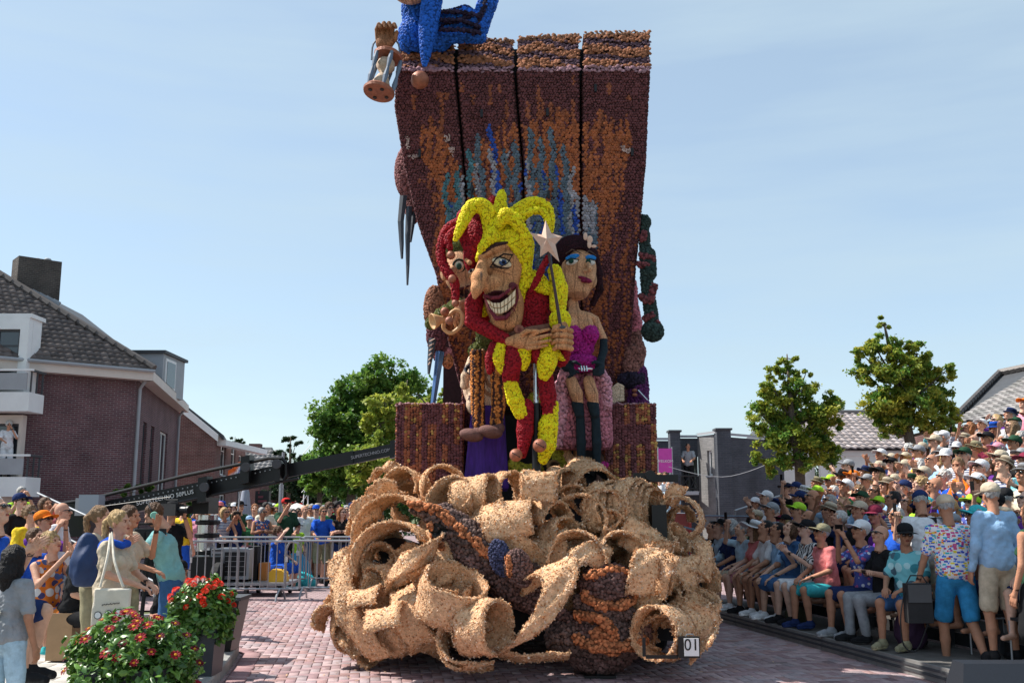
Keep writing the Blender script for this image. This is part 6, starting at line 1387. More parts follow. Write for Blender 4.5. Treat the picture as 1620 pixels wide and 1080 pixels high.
f.chain([q(616, 72, 0), q(625, 64, -6), q(628, 55, -8)], [5, 4, 3], 1.5, BRW); HF.emit(f, 'hand', M['wood'], blj)
hg_ = thing('hourglass', 'wooden hourglass with slate rods hanging from the hand at the top left', 'hourglass', tuple(HF.wp(604, 150, 0)))
ax_a, ax_b = HF.wp(614, 90, 0), HF.wp(603, 150, -14); dr = (ax_b-ax_a); Lh = dr.length; Mx = dr.normalized().to_track_quat('Z', 'Y').to_matrix().to_4x4(); Mx.translation = ax_a; s_ = HF.sx
MB().lathe([(0.01, -5*s_), (20*s_, -5*s_), (23*s_, -2*s_), (22*s_, 3*s_), (.01, 3*s_)], 24, Mx).out('top_plate', M['copper'], hg_)
MB().lathe([(0.01, Lh-3*s_), (23*s_, Lh-3*s_), (25*s_, Lh), (24*s_, Lh+4*s_), (.01, Lh+4*s_)], 24, Mx).out('base_plate', M['copper'], hg_)
MB().lathe([(4*s_, 3*s_), (13*s_, 10*s_), (15*s_, 20*s_), (10*s_, Lh*.42), (4*s_, Lh*.5), (9*s_, Lh*.58), (14*s_, Lh*.78), (12*s_, Lh-4*s_)], 18, Mx).out('bulb', mat('pale_glass_flowers', (.50, .36, .26), rough=.7, nz=.3, nscale=30, bump=.4, bscale=60), hg_, smooth=True)
for k in range(5):
    a = 2*PI*k/5+.5; c, s2 = math.cos(a)*21*s_, math.sin(a)*21*s_
    MB().tube([Mx @ Vector((c, s2, 3*s_)), Mx @ Vector((c, s2, Lh*.25)), Mx @ Vector((c, s2, Lh*.5)), Mx @ Vector((c, s2, Lh*.75)), Mx @ Vector((c, s2, Lh-3*s_))], [.02, .032, .018, .034, .018], 8).out('rod', mat('slate_rod', (.13, .17, .24), rough=.6, nz=.2) if k == 0 else bpy.data.materials['slate_rod'], hg_)
for k in range(4): a = PI/2*k+.4; MB().lathe([(.001, 0), (3.2*s_, 0), (3.2*s_, 1.2*s_), (.001, 1.2*s_)], 10, Mx @ Matrix.Translation((math.cos(a)*14*s_, math.sin(a)*14*s_, Lh+4.2*s_))).out('stud', M['black'], hg_)
for sgn in (-1, 1): MB().tube(spl([HF.wp(610+sgn*22, 95, 0), HF.wp(610+sgn*20, 70, 0), HF.wp(610+sgn*6, 58, 0)], 4), .012, 6).out('strap', bpy.data.materials['slate_rod'], hg_)
# ================================================================== STREET FURNITURE, STAND, CRANE
GT = Vector((.185, -.983, 0)); GN = Vector((.983, .185, 0)); GP = Vector((3.20, 16.4, 0)); ROWS, RD, RR = 12, .66, .215; DZ = .17
def gp(t, s, z=0): return GP+GT*t+GN*s+Vector((0, 0, z))
st = thing('grandstand', 'steel grandstand with grey steps and sloping side rails under the crowd on the right', 'grandstand', tuple(gp(2, 3)))
def gbox(t0, t1, s0, s1, z0, z1, nm, mt, par=st):
    V = [gp(t, s_, z) for t in (t0, t1) for s_ in (s0, s1) for z in (z0, z1)]
    return MB().add(V, [(0, 1, 3, 2), (4, 6, 7, 5), (0, 4, 5, 1), (2, 3, 7, 6), (0, 2, 6, 4), (1, 5, 7, 3)]).out(nm, mt, par)
deckm = mat('deck_board', (.14, .13, .12), rough=.8, nz=.3, nscale=5, bump=.2); alu = mat('weathered_aluminium', (.30, .29, .28), rough=.5, metal=.4, nz=.25, nscale=6)
for k in range(4):
    a, b = -1.3+k*2.6, -1.3+(k+1)*2.6-.02; gbox(a, b, -.12, .95, .02, DZ-.012, 'deck_panel', deckm); e = gbox(a, b, -.16, -.122, .015, DZ, 'edge_profile', alu); gbox(a, b, -.175, -.161, .06, .085, 'groove', M['dgrey'], st); gbox(a, b, -.175, -.161, .115, .14, 'groove', M['dgrey'], st)
for k in range(1, ROWS+1):
    t0 = -.9 if k < 2 else -2.6
    gbox(t0, 10, .55+.40+RD*(k-1)+.002, .55+.40+RD*k, DZ+RR*k-.06, DZ+RR*k, 'step', deckm)
    gbox(t0, 10, .55+.38+RD*(k-1), .55+.395+RD*(k-1), DZ+RR*(k-1)+.02, DZ+RR*k-.062, 'riser', M['blackm'])
for k in range(ROWS+1):
    t0 = -1.2 if k < 2 else -2.6
    gbox(t0, 10 if k else 5.3, .32+RD*k-.02*(k==0), .62+RD*k, DZ+RR*k+.38, DZ+RR*k+.42, 'bench', M['blackm'])
for j in range(12): gbox(-.2+j*.85, -.15+j*.85, .88, .93, .02, DZ+.38, 'support', M['dgrey'])
rl = MB()
for z in (.55, 1.05):
    rl.tube([gp(-2.7, 1.6, DZ+.45+z), gp(-2.7, 9.2, DZ+2.75+z)], .022, 6)
for k in range(7): s_ = 1.6+k*1.26; rl.tube([gp(-2.7, s_, 0.2), gp(-2.7, s_, DZ+.45+(s_-1.6)*.303+1.05)], .022, 6)
rl.out('side_rail', M['steel'], st)
rb = MB()     # access stair rails at the far end of the front rows
for z in (0.45, .8, 1.15): rb.tube([gp(-1.4, .35, DZ+z), gp(-3.2, .3, DZ+.15+z)], .02, 6); rb.tube([gp(-3.2, .3, DZ+.15+z), gp(-5.2, .5, .1+z*.8)], .02, 6)
for z in (.75, 1.2): rb.tube([gp(-1.0, 1.3, DZ+z+.2), gp(-4.9, .9, DZ+z+.2)], .022, 6)
for t in (-1.4, -2.3, -3.2, -4.2, -5.2): rb.tube([gp(t, .35, 0.01), gp(t, .35, DZ+1.2-(.15 if t < -3 else 0))], .022, 6)
for k in range(14): t = -1.5-k*.12; rb.tube([gp(t, .35, DZ+.1), gp(t, .34, DZ+.8)], .009, 5)
rb.out('stair_rail', mat('blue_grey_steel', (.10, .16, .22), rough=.5, metal=.4), st)
rdb = thing('red_board', 'bright red advertising board behind the stair rails of the grandstand', 'board', tuple(gp(-4, .1)))
gbox(-5.0, -2.4, .55, .6, .1, 1.62, 'panel', M['red'], rdb); gbox(-5.0, -2.4, .5, .545, .1, .5, 'lower_panel', M['pink'], rdb)
for k in range(9): gbox(-4.6+k*.24, -4.5+k*.24, .49, .498, .32+.02*(k%2), .44-.03*(k%3), 'white_mark', M['white'], rdb)
# barricades
def barricade():
    r = thing('crowd_barrier', '', 'barrier', (0, 0, 0), 'crowd barriers in front of the standing crowd'); L = 2.1; fr = MB()
    pts = [(0, 0, .22), (0, 0, .95), (.05, 0, 1.06), (.15, 0, 1.10), (L-.15, 0, 1.10), (L-.05, 0, 1.06), (L, 0, .95), (L, 0, .22)]
    fr.tube(pts, .021, 8); fr.tube([(0.02, 0, .22), (L-.02, 0, .22)], .018, 8); fr.out('frame', M['steel'], r)
    for k in range(13): x = .14+k*(L-.28)/12; MB().tube([(x, 0, .225), (x, 0, 1.09)], .009, 6, caps=False).out('bar', M['steel'], r)
    for x in (.35, L-.35): MB().tube(spl([(x, -.34, 0.01), (x, -.26, .13), (x, -.08, .21), (x, 0, .222), (x, .08, .21), (x, .26, .13), (x, .34, 0.01)], 3), .019, 7).out('foot', M['steel'], r)
    MB().box((-.028, -.03, .70), (.028, .03, .80)).out('sticker', M['white'], r)
    return r
B0 = barricade(); bl_ = [((452, 19.6), (0, 0), 'barrier nearest the float curls with splayed feet on the bricks'), ((300, 19.3), (0, .05), 'barrier in front of the grey flight case'), ((190, 18.8), (0, .3), 'barrier beside the kneeling man, left of the flight case'), ((330, 22.0), (0, 0), 'rear barrier with striped top woman leaning on it'), ((470, 22.2), (0, 0), 'rear barrier under the blue shirted youth')]
for i, ((px, d), (rx, rz), lb) in enumerate(bl_):
    o = B0 if i == 0 else copy_tree(B0); o.location = (W(px, 900, d).x, d, 0); o.rotation_euler = (0, 0, rz+(.0 if i != 1 else -.08)); o['label'] = 'steel crowd '+lb
# crane
cr = thing('camera_crane', 'long black telescopic camera crane with silver column reaching to the float', 'camera crane', (W(325, 900, 20.8).x, 20.8, 0))
def cb(p, q, th0, th1, dep, nm, mt=M['black'], par=cr):
    p, q = Vector(p), Vector(q); V = []
    for c, t in ((p, th0), (q, th1)):
        for (sy, sz) in ((-1, -1), (1, -1), (1, 1), (-1, 1)): V.append(c+Vector((0, sy*dep/2, sz*t/2)))
    return MB().add(V, [(0, 1, 2, 3), (7, 6, 5, 4), (0, 4, 5, 1), (1, 5, 6, 2), (2, 6, 7, 3), (3, 7, 4, 0)]).out(nm, mt, par)
def CW(x, y, dy=0): p = W(x, y, 20.5-(x-80)/548*1.5); p.y += dy; return p
cb(CW(170, 806), CW(335, 772), .34, .32, .30, 'arm_section'); cb(CW(331, 772.5, -.02), CW(452, 745, -.02), .32, .29, .27, 'arm_section'); cb(CW(448, 746, 0), CW(560, 723, 0), .26, .24, .22, 'arm_section'); cb(CW(556, 724.5, 0), CW(636, 708, 0), .24, .22, .18, 'arm_section')
cb(CW(388, 745, -.2), CW(402, 742, -.2), .52, .52, .36, 'bracket'); cb(CW(322, 776, -.2), CW(336, 773, -.2), .48, .48, .38, 'bracket'); cb(CW(442, 747, -.2), CW(450, 745, -.2), .40, .40, .32, 'bracket'); cb(CW(618, 711.5, -.01), CW(626, 709.5, -.01), .33, .33, .26, 'bracket')
for (x, y) in ((334, 771), (398, 740), (446, 735)): MB().lathe([(.01, -.03), (.09, -.03), (.09, .03), (.01, .03)], 14, Matrix.Translation(CW(x, y, -.44)) @ Matrix.Rotation(PI/2, 4, 'X')).out('pulley', M['dgrey'], cr)
for k in range(34): p = CW(180+k*7.6, 797-k*1.62, -.19); MB().cbox(p, (.010, .006, .010)).out('rivet', M['steel'], cr)
MB().tube([CW(84, 800, -.3), CW(150, 790, -.3), CW(300, 753, -.3), CW(430, 726, -.3), CW(452, 726, -.3), CW(458, 733, -.3), CW(459, 752, -.3), CW(455, 760, -.3)], .035, 8).out('truss_rod', M['black'], cr)
MB().tube([CW(262, 800, -.3), CW(330, 786, -.3), CW(478, 757, -.3)], .028, 6).out('lower_rod', M['black'], cr)
MB().tube([CW(90, 812, -.35), CW(280, 786, -.35)], .010, 5).out('cable', M['black'], cr)
x0 = CW(82, 800, -.1); x1 = CW(142, 840, -.1); MB().box((x0.x, x0.y-.4, x1.z-.1), (x1.x, x0.y+.3, x0.z+.05)).out('counterweight_cage', M['black'], cr)
x0 = CW(140, 788, -.5); x1 = CW(163, 815, -.5); MB().box((x0.x, x0.y-.1, x1.z), (x1.x, x0.y+.5, x0.z)).out('control_box', M['grey'], cr)
x0 = CW(152, 783, -.7); x1 = CW(178, 812, -.7); MB().box((x0.x, x0.y-.1, x1.z), (x1.x, x0.y+.2, x0.z)).out('control_box', mat('blue_grey_box', (.30, .34, .40), rough=.5), cr)
q = CW(106, 809, -.53); MB().cbox(q, (.05, .006, .06)).out('badge', M['red'], cr)
colx = W(325, 900, 20.8); zc = CW(325, 790).z
MB().lathe([(.20, .75), (.20, zc-.3), (.18, zc-.3)], 20, Matrix.Translation((colx.x, 20.8, 0))).out('column', M['chrome'], cr)
for z in (1.12, .78, zc-.5): MB().lathe([(.22, z), (.25, z+.02), (.25, z+.08), (.22, z+.10)], 16, Matrix.Translation((colx.x, 20.8, 0))).out('collar', M['black'], cr)
MB().box((colx.x-.22, 20.4, zc-.28), (colx.x+.12, 21.1, zc+.05)).out('head_block', M['black'], cr)
MB().box((colx.x-1.0, 20.3, .35), (colx.x+.45, 21.6, .76)).out('base', M['black'], cr)
for dx in (-1.0, .42):
    for dy in (0, 1.1): MB().lathe([(.03, -.09), (.30, -.09), (.33, -.05), (.33, .05), (.30, .09), (.03, .09)], 18, Matrix.Translation((colx.x+dx, 20.3+dy, .33)) @ Matrix.Rotation(PI/2, 4, 'X' if dx < 0 else 'Y')).out('wheel', M['blackm'], cr)
dir_ = (CW(300, 779)-CW(200, 800)); p = CW(266, 787, -.19); text_mesh('lettering', 'SUPERTECHNO 50PLUS', .115, faceM(p, dir_), M['white'], cr, space=1.05)
p = CW(588, 718, -.13); text_mesh('lettering', 'SUPERTECHNO.COM', .085, faceM(p, CW(600, 716)-CW(500, 737)), M['grey'], cr)
# flight case, cart, yellow tools, blue bags
fc = thing('flight_case', 'grey louvred case on castors behind the front barriers', 'case', (W(360, 920, 20.4).x, 20.4, 0))
a = W(334, 868, 20.4); b = W(393, 920, 20.4); MB().box((a.x, 20.4, b.z+.05), (b.x, 21.2, a.z)).out('body', M['grey'], fc)
MB().box((a.x+.28, 20.385, b.z+.12), (b.x-.06, 20.397, a.z-.06)).out('drawer_panel', M['blackm'], fc)
for k in range(7): MB().box((a.x+.03, 20.383, b.z+.12+k*.08), (a.x+.24, 20.397, b.z+.15+k*.08)).out('louvre', M['dgrey'], fc)
for k in range(5): MB().box((a.x+.3, 20.376, b.z+.2+k*.1), (b.x-.08, 20.384, b.z+.207+k*.1)).out('drawer_edge', M['steel'], fc)
ct = thing('equipment_cart', 'low flat equipment cart with yellow tool box behind the barriers', 'cart', (W(420, 930, 20.2).x, 20.2, 0))
a = W(392, 908, 20.2); b = W(456, 914, 20.2); MB().box((a.x-.9, 20.1, .22), (b.x, 21.2, .27)).out('deck', M['steel'], ct)
for x in (a.x-.7, a.x, b.x-.15):
    for y in (20.15, 21.1): MB().lathe([(.02, -.03), (.09, -.03), (.09, .03), (.02, .03)], 12, Matrix.Translation((x, y, .09)) @ Matrix.Rotation(PI/2, 4, 'Y')).cbox((x, y, .185), (.03, .03, .03)).out('castor', M['blackm'], ct)
tb = thing('tool_box', 'yellow tool box with black latches on the low cart', 'tool box', (W(437, 905, 20.3).x, 20.3, .27))
MB().prism([Vector((W(424, 905, 20.3).x, 20.3, .272)), Vector((W(452, 905, 20.3).x, 20.3, .272)), Vector((W(450, 905, 20.3).x, 20.3, .45)), Vector((W(444, 905, 20.3).x, 20.3, .5)), Vector((W(430, 905, 20.3).x, 20.3, .52)), Vector((W(425, 905, 20.3).x, 20.3, .45))], (0, .35, 0)).out('box', M['yellow'], tb); MB().tube([(W(431, 905, 20.3).x, 20.45, .5), (W(432, 905, 20.3).x, 20.45, .57), (W(443, 905, 20.3).x, 20.45, .57), (W(444, 905, 20.3).x, 20.45, .5)], .012, 6).out('handle', M['blackm'], tb)
tb2 = thing('wooden_crate', 'orange brown crate standing on the cart behind the bars', 'crate', (W(417, 905, 20.8).x, 20.8, .27)); MB().box((W(410, 905, 20.8).x, 20.75, .272), (W(422, 905, 20.8).x, 21.1, .62)).out('box', mat('orange_wood', (.42, .18, .05), rough=.7), tb2)
bk = thing('black_box', 'tall black box beside the flight case', 'box', (W(402, 905, 20.9).x, 20.9, .27)); MB().box((W(394, 905, 20.9).x, 20.75, .272), (W(409, 905, 20.9).x, 21.15, .95)).out('box', M['blackm'], bk)
def bag(nm, lb, cat, c, r, mt, squash=.7, rz=0):
    f = Field(-np.array(r)*1.4, np.array(r)*1.4, min(r)/7); f.ell((0, 0, 0), r); f.ell((r[0]*.2, 0, -r[2]*.3), (r[0]*.95, r[1]*.95, r[2]*.7), r[2]*.2); f.clip(2, -r[2]*.8); f.wobble(min(r)*.05, 9/min(r)*.35, abs(int(c[0]*10))); V, Q, cc = f.mesh()
    o = mk(nm, V, Q, mt, None, smooth=True, cols=cc); o.location = (c[0], c[1], c[2]+r[2]*.8); o.rotation_euler = (0, 0, rz); return tag(o, lb, cat)
p = G(525, 905); bag('plastic_bag', 'big bright blue plastic bag at the feet of the blue shirted youth', 'bag', (p.x, 22.9, 0), (.38, .3, .42), M['bluebag']); p = G(528, 912); bag('plastic_bag', 'flatter turquoise bag in front of the blue bag by the barrier', 'bag', (p.x-.1, 22.3, 0), (.34, .2, .2), mat('turquoise_bag', (.02, .42, .48), rough=.5))
# parasols, tents, screen, flag, poles
def parasol(lb, px, py_top, py_edge, hw, d, closed=False):
    t = thing('parasol', lb, 'parasol', (W(px, py_top, d).x, d, 0)); a = W(px, py_top, d); e = W(px, py_edge, d); s = (W(100, 800, d)-W(0, 800, d)).x/100
    MB().tube([(a.x, d, 0), (a.x, d, a.z)], .03, 8).out('pole', M['white'], t)
    if closed:
        o = MB().lathe([(.03, a.z), (.10, a.z-.2), (.19, a.z-.9), (.23, a.z-1.5), (.26, a.z-2.0), (.12, a.z-2.05)], 14, Matrix.Translation((a.x, d, 0))).out('canopy', mat('grey_canvas', (.28, .30, .36), rough=.9, nz=.2, nscale=8, stretch=(4, 4, .3)), t, smooth=True); return t
    V = [(a.x, d, a.z)]; R = hw*s
    for k in range(8): V.append((a.x+R*math.cos(PI/4*k+.3), d+R*math.sin(PI/4*k+.3), e.z))
    for k in range(8): V.append((a.x+R*math.cos(PI/4*k+.3), d+R*math.sin(PI/4*k+.3), e.z-.18))
    MB().add(V, [(0, 1+k, 1+(k+1) % 8) for k in range(8)]+[(1+k, 9+k, 9+(k+1) % 8, 1+(k+1) % 8) for k in range(8)]).out('canopy', M['canvas'], t)
    for k in range(8): MB().tube([(a.x, d, a.z-.05), V[1+k]], .012, 4).out('rib', M['steel'], t)
    return t
parasol('large off white parasol spread above the standing crowd', 470, 795, 808, 36, 34); parasol('lower white parasol left of the large one', 437, 803, 811, 26, 40); parasol('tall folded grey parasol beside the crane column', 389, 766, 0, 0, 25.5, True)
parasol('pointed white tent roof near the slim trees', 516, 803, 812, 12, 52); parasol('small white stall roof at the street end', 478, 804, 811, 14, 60)
pp = thing('pole', 'plain grey metal pole rising between the conifers and the tents', 'pole', (W(442, 850, 24.5).x, 24.5, 0)); MB().tube([(W(442, 850, 24.5).x, 24.5, 0), (W(442, 850, 24.5).x, 24.5, W(442, 766, 24.5).z)], .055, 10).out('shaft', M['steel'], pp); MB().tube([(W(442, 850, 24.5).x, 24.5, W(442, 766, 24.5).z+.002), (W(443, 850, 24.5).x, 24.5, W(442, 715, 24.5).z)], .035, 8).out('upper_shaft', M['steel'], pp)
p2 = thing('lattice_mast', 'thin white lattice mast far away above the white tents', 'mast', (W(482, 800, 58).x, 58, 0)); m_ = MB()
for sx in (-.25, .25): m_.tube([(W(482, 800, 58).x+sx, 58, 0), (W(485, 765, 58).x+sx*.3, 58, W(484, 763, 58).z)], .03, 4)
for k in range(8): z = 1+k*.55; m_.tube([(W(482, 800, 58).x-.2, 58, z), (W(482, 800, 58).x+.2, 58, z+.5)], .02, 4)
m_.out('frame', M['white'], p2)
sc = thing('video_screen', 'dark stacked video screen with red marks above the crowd', 'screen', (W(415, 790, 26).x, 26, 0)); a = W(404, 776, 26); b = W(425, 798, 26)
MB().box((a.x, 26, b.z), (b.x, 26.2, a.z)).out('panel', M['black'], sc); MB().tube([((a.x+b.x)/2, 26.1, 0), ((a.x+b.x)/2, 26.1, b.z-.002)], .04, 8).out('post', M['dgrey'], sc)
for k in range(3): MB().box((a.x+.08, 25.985, b.z+.06+k*.11), (b.x-.05-.1*k, 25.998, b.z+.12+k*.11)).out('row', mat('screen_row', (.12, .02, .03), rough=.4) if k == 0 else bpy.data.materials['screen_row'], sc)
fg = thing('flag', 'orange white and blue flag on a pole behind the crane arm', 'flag', (W(372, 750, 23).x, 23, 0))
V = []; 
for i in range(7):
    for j in range(4): t = i/6; p = W(386-t*24, 724+t*20+j*(5+2*t), 23); V.append((p.x, 23+.08*math.sin(i*1.7+j), p.z))
cF = [((.75, .16, .03) if j < 2 else (.7, .7, .72) if j == 2 else (.05, .12, .4)) for i in range(7) for j in range(4)]
mk('cloth', V, [(i*4+j, i*4+j+1, i*4+j+5, i*4+j+4) for i in range(6) for j in range(3)], M['attr'], fg, cols=np.array(cF)); MB().tube([(W(364, 850, 23).x, 23.02, 0), W(388, 722, 23.02)], .018, 6).out('pole', M['steel'], fg)
# ---------------- planters
def bush(lb, nm, px, d, zt, rx, ry, rz, n, lsz, seedv, fkind, nfl, zb, box=None, fr=.05):
    c = W(px, 900, d); t = thing(nm, lb, 'flower planter', (c.x, d, PVZ)); r = np.random.default_rng(seedv)
    if box:
        bw, bh = box; w2 = bw/2; tp = 1.14
        V = [(c.x-w2, d-w2, PVZ), (c.x+w2, d-w2, PVZ), (c.x+w2, d+w2, PVZ), (c.x-w2, d+w2, PVZ)]+[(c.x+sx*w2*tp, d+sy*w2*tp, PVZ+bh) for sx, sy in ((-1, -1), (1, -1), (1, 1), (-1, 1))]+[(c.x+sx*w2*tp*.9, d+sy*w2*tp*.9, PVZ+bh) for sx, sy in ((-1, -1), (1, -1), (1, 1), (-1, 1))]+[(c.x+sx*w2*tp*.9, d+sy*w2*tp*.9, PVZ+bh-.06) for sx, sy in ((-1, -1), (1, -1), (1, 1), (-1, 1))]
        F_ = [(3, 2, 1, 0)]+[(i, (i+1) % 4, 4+(i+1) % 4, 4+i) for i in range(4)]+[(4+i, 4+(i+1) % 4, 8+(i+1) % 4, 8+i) for i in range(4)]+[(8+i, 8+(i+1) % 4, 12+(i+1) % 4, 12+i) for i in range(4)]+[(12, 13, 14, 15)]
        mk('pot', V, F_, mat('planter_grey'+nm, (.035, .04, .05), rough=.45, nz=.12), t)
    cz = zt-rz; dirs = r.normal(size=(n, 3)); dirs /= np.linalg.norm(dirs, axis=1)[:, None]; rad = r.uniform(.35, 1.0, n)**.5
    lump = 1+.17*np.sin(dirs[:, 0]*7+seedv)*np.cos(dirs[:, 2]*6)+.06*np.sin(dirs[:, 1]*13)
    P = np.array((c.x, d, cz))+dirs*(rad*lump)[:, None]*np.array((rx, ry, rz)); P = P[P[:, 2] > zb]
    N = dirs[:len(P)]; tone = r.random((len(P), 1)); C = np.array((.04, .12, .025))*(1-tone)+np.array((.17, .32, .05))*tone
    C *= r.uniform(.7, 1.2, (len(P), 1)); nn = len(P)
    Nn = r.normal(size=(nn, 3))*.6+np.array((0, 0, .6))+(P-np.array((c.x, d, cz)))/np.array((rx, ry, rz))*.7; Nn /= np.linalg.norm(Nn, axis=1)[:, None]; T, B = frames(Nn)
    l = lsz*r.uniform(.55, 1.25, nn)[:, None]; w_ = l*.30
    V = np.stack([P-T*l*.5, P-T*l*.15+B*w_-Nn*l*.10, P+T*l*.2+B*w_*.75-Nn*l*.12, P+T*l*.55-Nn*l*.2, P+T*l*.2-B*w_*.75-Nn*l*.12, P-T*l*.15-B*w_-Nn*l*.10, P+T*l*.1], 1).reshape(-1, 3)
    Ft = np.array([(0, 1, 6), (1, 2, 6), (2, 3, 6), (3, 4, 6), (4, 5, 6), (5, 0, 6)]); Fc = (Ft[None]+(np.arange(nn)*7)[:, None, None]).reshape(-1, 3)
    mk('leaves', V, Fc, M['leafnear'], t, cols=np.repeat(C, 7, 0), kind='stuff')
    stm = MB()
    for k in range(60):
        dd = r.normal(size=3); dd[2] = abs(dd[2])+.6; dd /= np.linalg.norm(dd); stm.tube([(c.x+dd[0]*.05, d+dd[1]*.05, PVZ+.1 if not box else PVZ+box[1]-.08), (c.x+dd[0]*rx*.9, d+dd[1]*ry*.9, cz+dd[2]*rz*.95)], .004, 4, caps=False)
    so = stm.out('stems', mat('stem', (.06, .10, .02), rough=.6), t); so['kind'] = 'stuff'
    # flowers
    def flower_geo(kind, R, rr):
        mb = MB(); cols = []; cc0 = len(mb.v)
        if kind == 'single':
            npet = 10; col = np.array((.30, .008, .02)) if rr.random() < .55 else (np.array((.12, .005, .015)) if rr.random() < .6 else np.array((.55, .015, .05)))
            for k in range(npet):
                a = 2*PI*k/npet+rr.uniform(-.1, .1); u = Vector((math.cos(a), math.sin(a), 0)); v = Vector((-u.y, u.x, 0)); z1 = R*rr.uniform(.05, .3)
                mb.add([u*R*.15, u*R*.6+v*R*.26+Vector((0, 0, z1)), u*R*1.0+Vector((0, 0, z1*.5)), u*R*.6-v*R*.26+Vector((0, 0, z1)), u*R*.62+Vector((0, 0, z1*.6))], [(0, 3, 4), (3, 2, 4), (2, 1, 4), (1, 0, 4)]); cols += [col*rr.uniform(.7, 1.2)]*5
            mb.ball((0, 0, R*.12), (R*.26, R*.26, R*.16), 8, 5); cols += [np.array((.75, .36, .02))]*(len(mb.v)-len(cols))
        else:
            col = np.array((.72, .035, .012)); 
            for lay, (rad, zz, npet) in enumerate(((1.0, .1, 13), (.82, .35, 12), (.6, .55, 10), (.36, .72, 7), (.15, .8, 4))):
                for k in range(npet):
                    a = 2*PI*(k+.5*lay)/npet; u = Vector((math.cos(a), math.sin(a), 0)); v = Vector((-u.y, u.x, 0)); z0 = R*zz*.9; up = R*.25*(lay*.5)
                    mb.add([u*R*rad*.35+Vector((0, 0, z0-.1*R)), u*R*rad*.8+v*R*.17+Vector((0, 0, z0+up*.4)), u*R*rad+Vector((0, 0, z0+up*.3)), u*R*rad*.8-v*R*.17+Vector((0, 0, z0+up*.4))], [(0, 3, 2, 1)]); cols += [col*rr.uniform(.65, 1.25)]*4
        return mb.v, mb.f, np.array(cols)
    protos = []
    rr = random.Random(seedv); got = 0; tries = 0
    while got < nfl and tries < 3000:
        tries += 1; dd = r.normal(size=3); dd[2] = abs(dd[2])*1.2-.25; dd[1] = -abs(dd[1])*.8+.35*dd[1]; dd /= np.linalg.norm(dd)
        if dd[2] < (-.1 if fkind == 'single' else .25): continue
        if fkind == 'single' and dd[2] < .3 and rr.random() < .6: continue
        p = Vector((c.x+dd[0]*rx*1.02, d+dd[1]*ry*1.02, cz+dd[2]*rz*1.03))
        if len(protos) < 7:
            V, F_, cc_ = flower_geo(fkind, fr*rr.uniform(.8, 1.15), rr); o = mk('flower', np.array(V)+np.array(t.location), F_, M['petalg'], t, cols=cc_); protos.append(o)
        else: o = protos[rr.randrange(7)].copy(); COL.objects.link(o)
        o.location = p-t.location; nn_ = (Vector(dd)*.6+Vector((rr.uniform(-.3, .3), -.35, .5))).normalized(); o.rotation_euler = nn_.to_track_quat('Z', 'Y').to_euler(); got += 1
    return t
bush('large dark leaved bush full of dark red single dahlias at the bottom left', 'dahlia_bush', 222, 7.3, .98, .47, .44, .46, 6500, .062, 4, 'single', 34, .45, fr=.042, box=(.5, .5))
bush('dark square planter of orange red pompon dahlias on the kerb', 'dahlia_planter', 322, 10.1, 1.02, .33, .32, .34, 4200, .07, 6, 'pom', 30, .42, box=(.36, .46), fr=.042)
bt = thing('tall_planter', 'tall tapered black tub leaning behind the red dahlia planter', 'tub', (W(357, 1000, 11.7).x, 11.7, PVZ))
x = W(358, 1000, 11.7).x; MB().add([(x-.16, 11.6, PVZ), (x+.08, 11.6, PVZ), (x+.08, 11.95, PVZ), (x-.16, 11.95, PVZ), (x-.12, 11.55, PVZ+.56), (x+.17, 11.55, PVZ+.56), (x+.17, 12.0, PVZ+.56), (x-.12, 12.0, PVZ+.56)], [(3, 2, 1, 0), (0, 1, 5, 4), (1, 2, 6, 5), (2, 3, 7, 6), (3, 0, 4, 7), (4, 5, 6, 7)]).out('tub', M['black'], bt); MB().box((x-.14, 11.53, PVZ+.562), (x+.19, 12.02, PVZ+.60)).out('rim', M['dgrey'], bt)
# stage monitor
sp_ = thing('floor_monitor', 'black wedge floor monitor speaker lying at the bottom right corner', 'loudspeaker', (4.35, 9.1, 0))
V = [(-.52, -.25, 0), (.55, -.25, 0), (.55, .28, 0), (-.52, .28, 0), (-.40, .02, .36), (.45, .02, .36), (.45, .25, .36), (-.40, .25, .36), (-.56, -.27, .08), (.58, -.27, .08)]
MB().add([Vector(v)+Vector((4.38, 9.1, 0)) for v in V], [(3, 2, 1, 0), (8, 9, 5, 4), (0, 1, 9, 8), (4, 5, 6, 7), (2, 3, 7, 6), (1, 2, 6, 5, 9), (3, 0, 8, 4, 7)]).out('cabinet', mat('monitor_paint', (.010, .013, .020), rough=.6, nz=.2, nscale=60, bump=.1, bscale=200), sp_)
# left stand
ls = thing('left_stand', 'low stepped stand with thin grey rails under the spectators on the left', 'stand', (-6.3, 11.5, PVZ))
for k in range(4):
    xx = -5.45-k*.75; MB().box((xx-.74, 7.4, 0), (xx, 15.5, PVZ+.02+.22*(k))).out('step', M['grey'] if k else M['slab'], ls, cols=(.4, .39, .37)); MB().box((xx-.6, 7.4, PVZ+.40+.22*k), (xx-.3, 15.5, PVZ+.44+.22*k)).out('bench', M['grey'], ls)
rl = MB()
for z in (.45, .9): rl.tube([(-7.4, 15.7, z+1.05), (-4.8, 13.9, z+.25)], .014, 6)
rl.tube([(-4.8, 13.9, 0), (-4.8, 13.9, 1.15)], .02, 6).tube([(-6.2, 14.8, .3), (-6.2, 14.8, 1.6)], .02, 6); rl.out('rail', M['steel'], ls)
cbx = thing('cardboard_box', 'open brown cardboard box on the pavement under the floral dress', 'box', (W(100, 960, 10.9).x, 10.9, PVZ)); a = W(84, 960, 10.9)
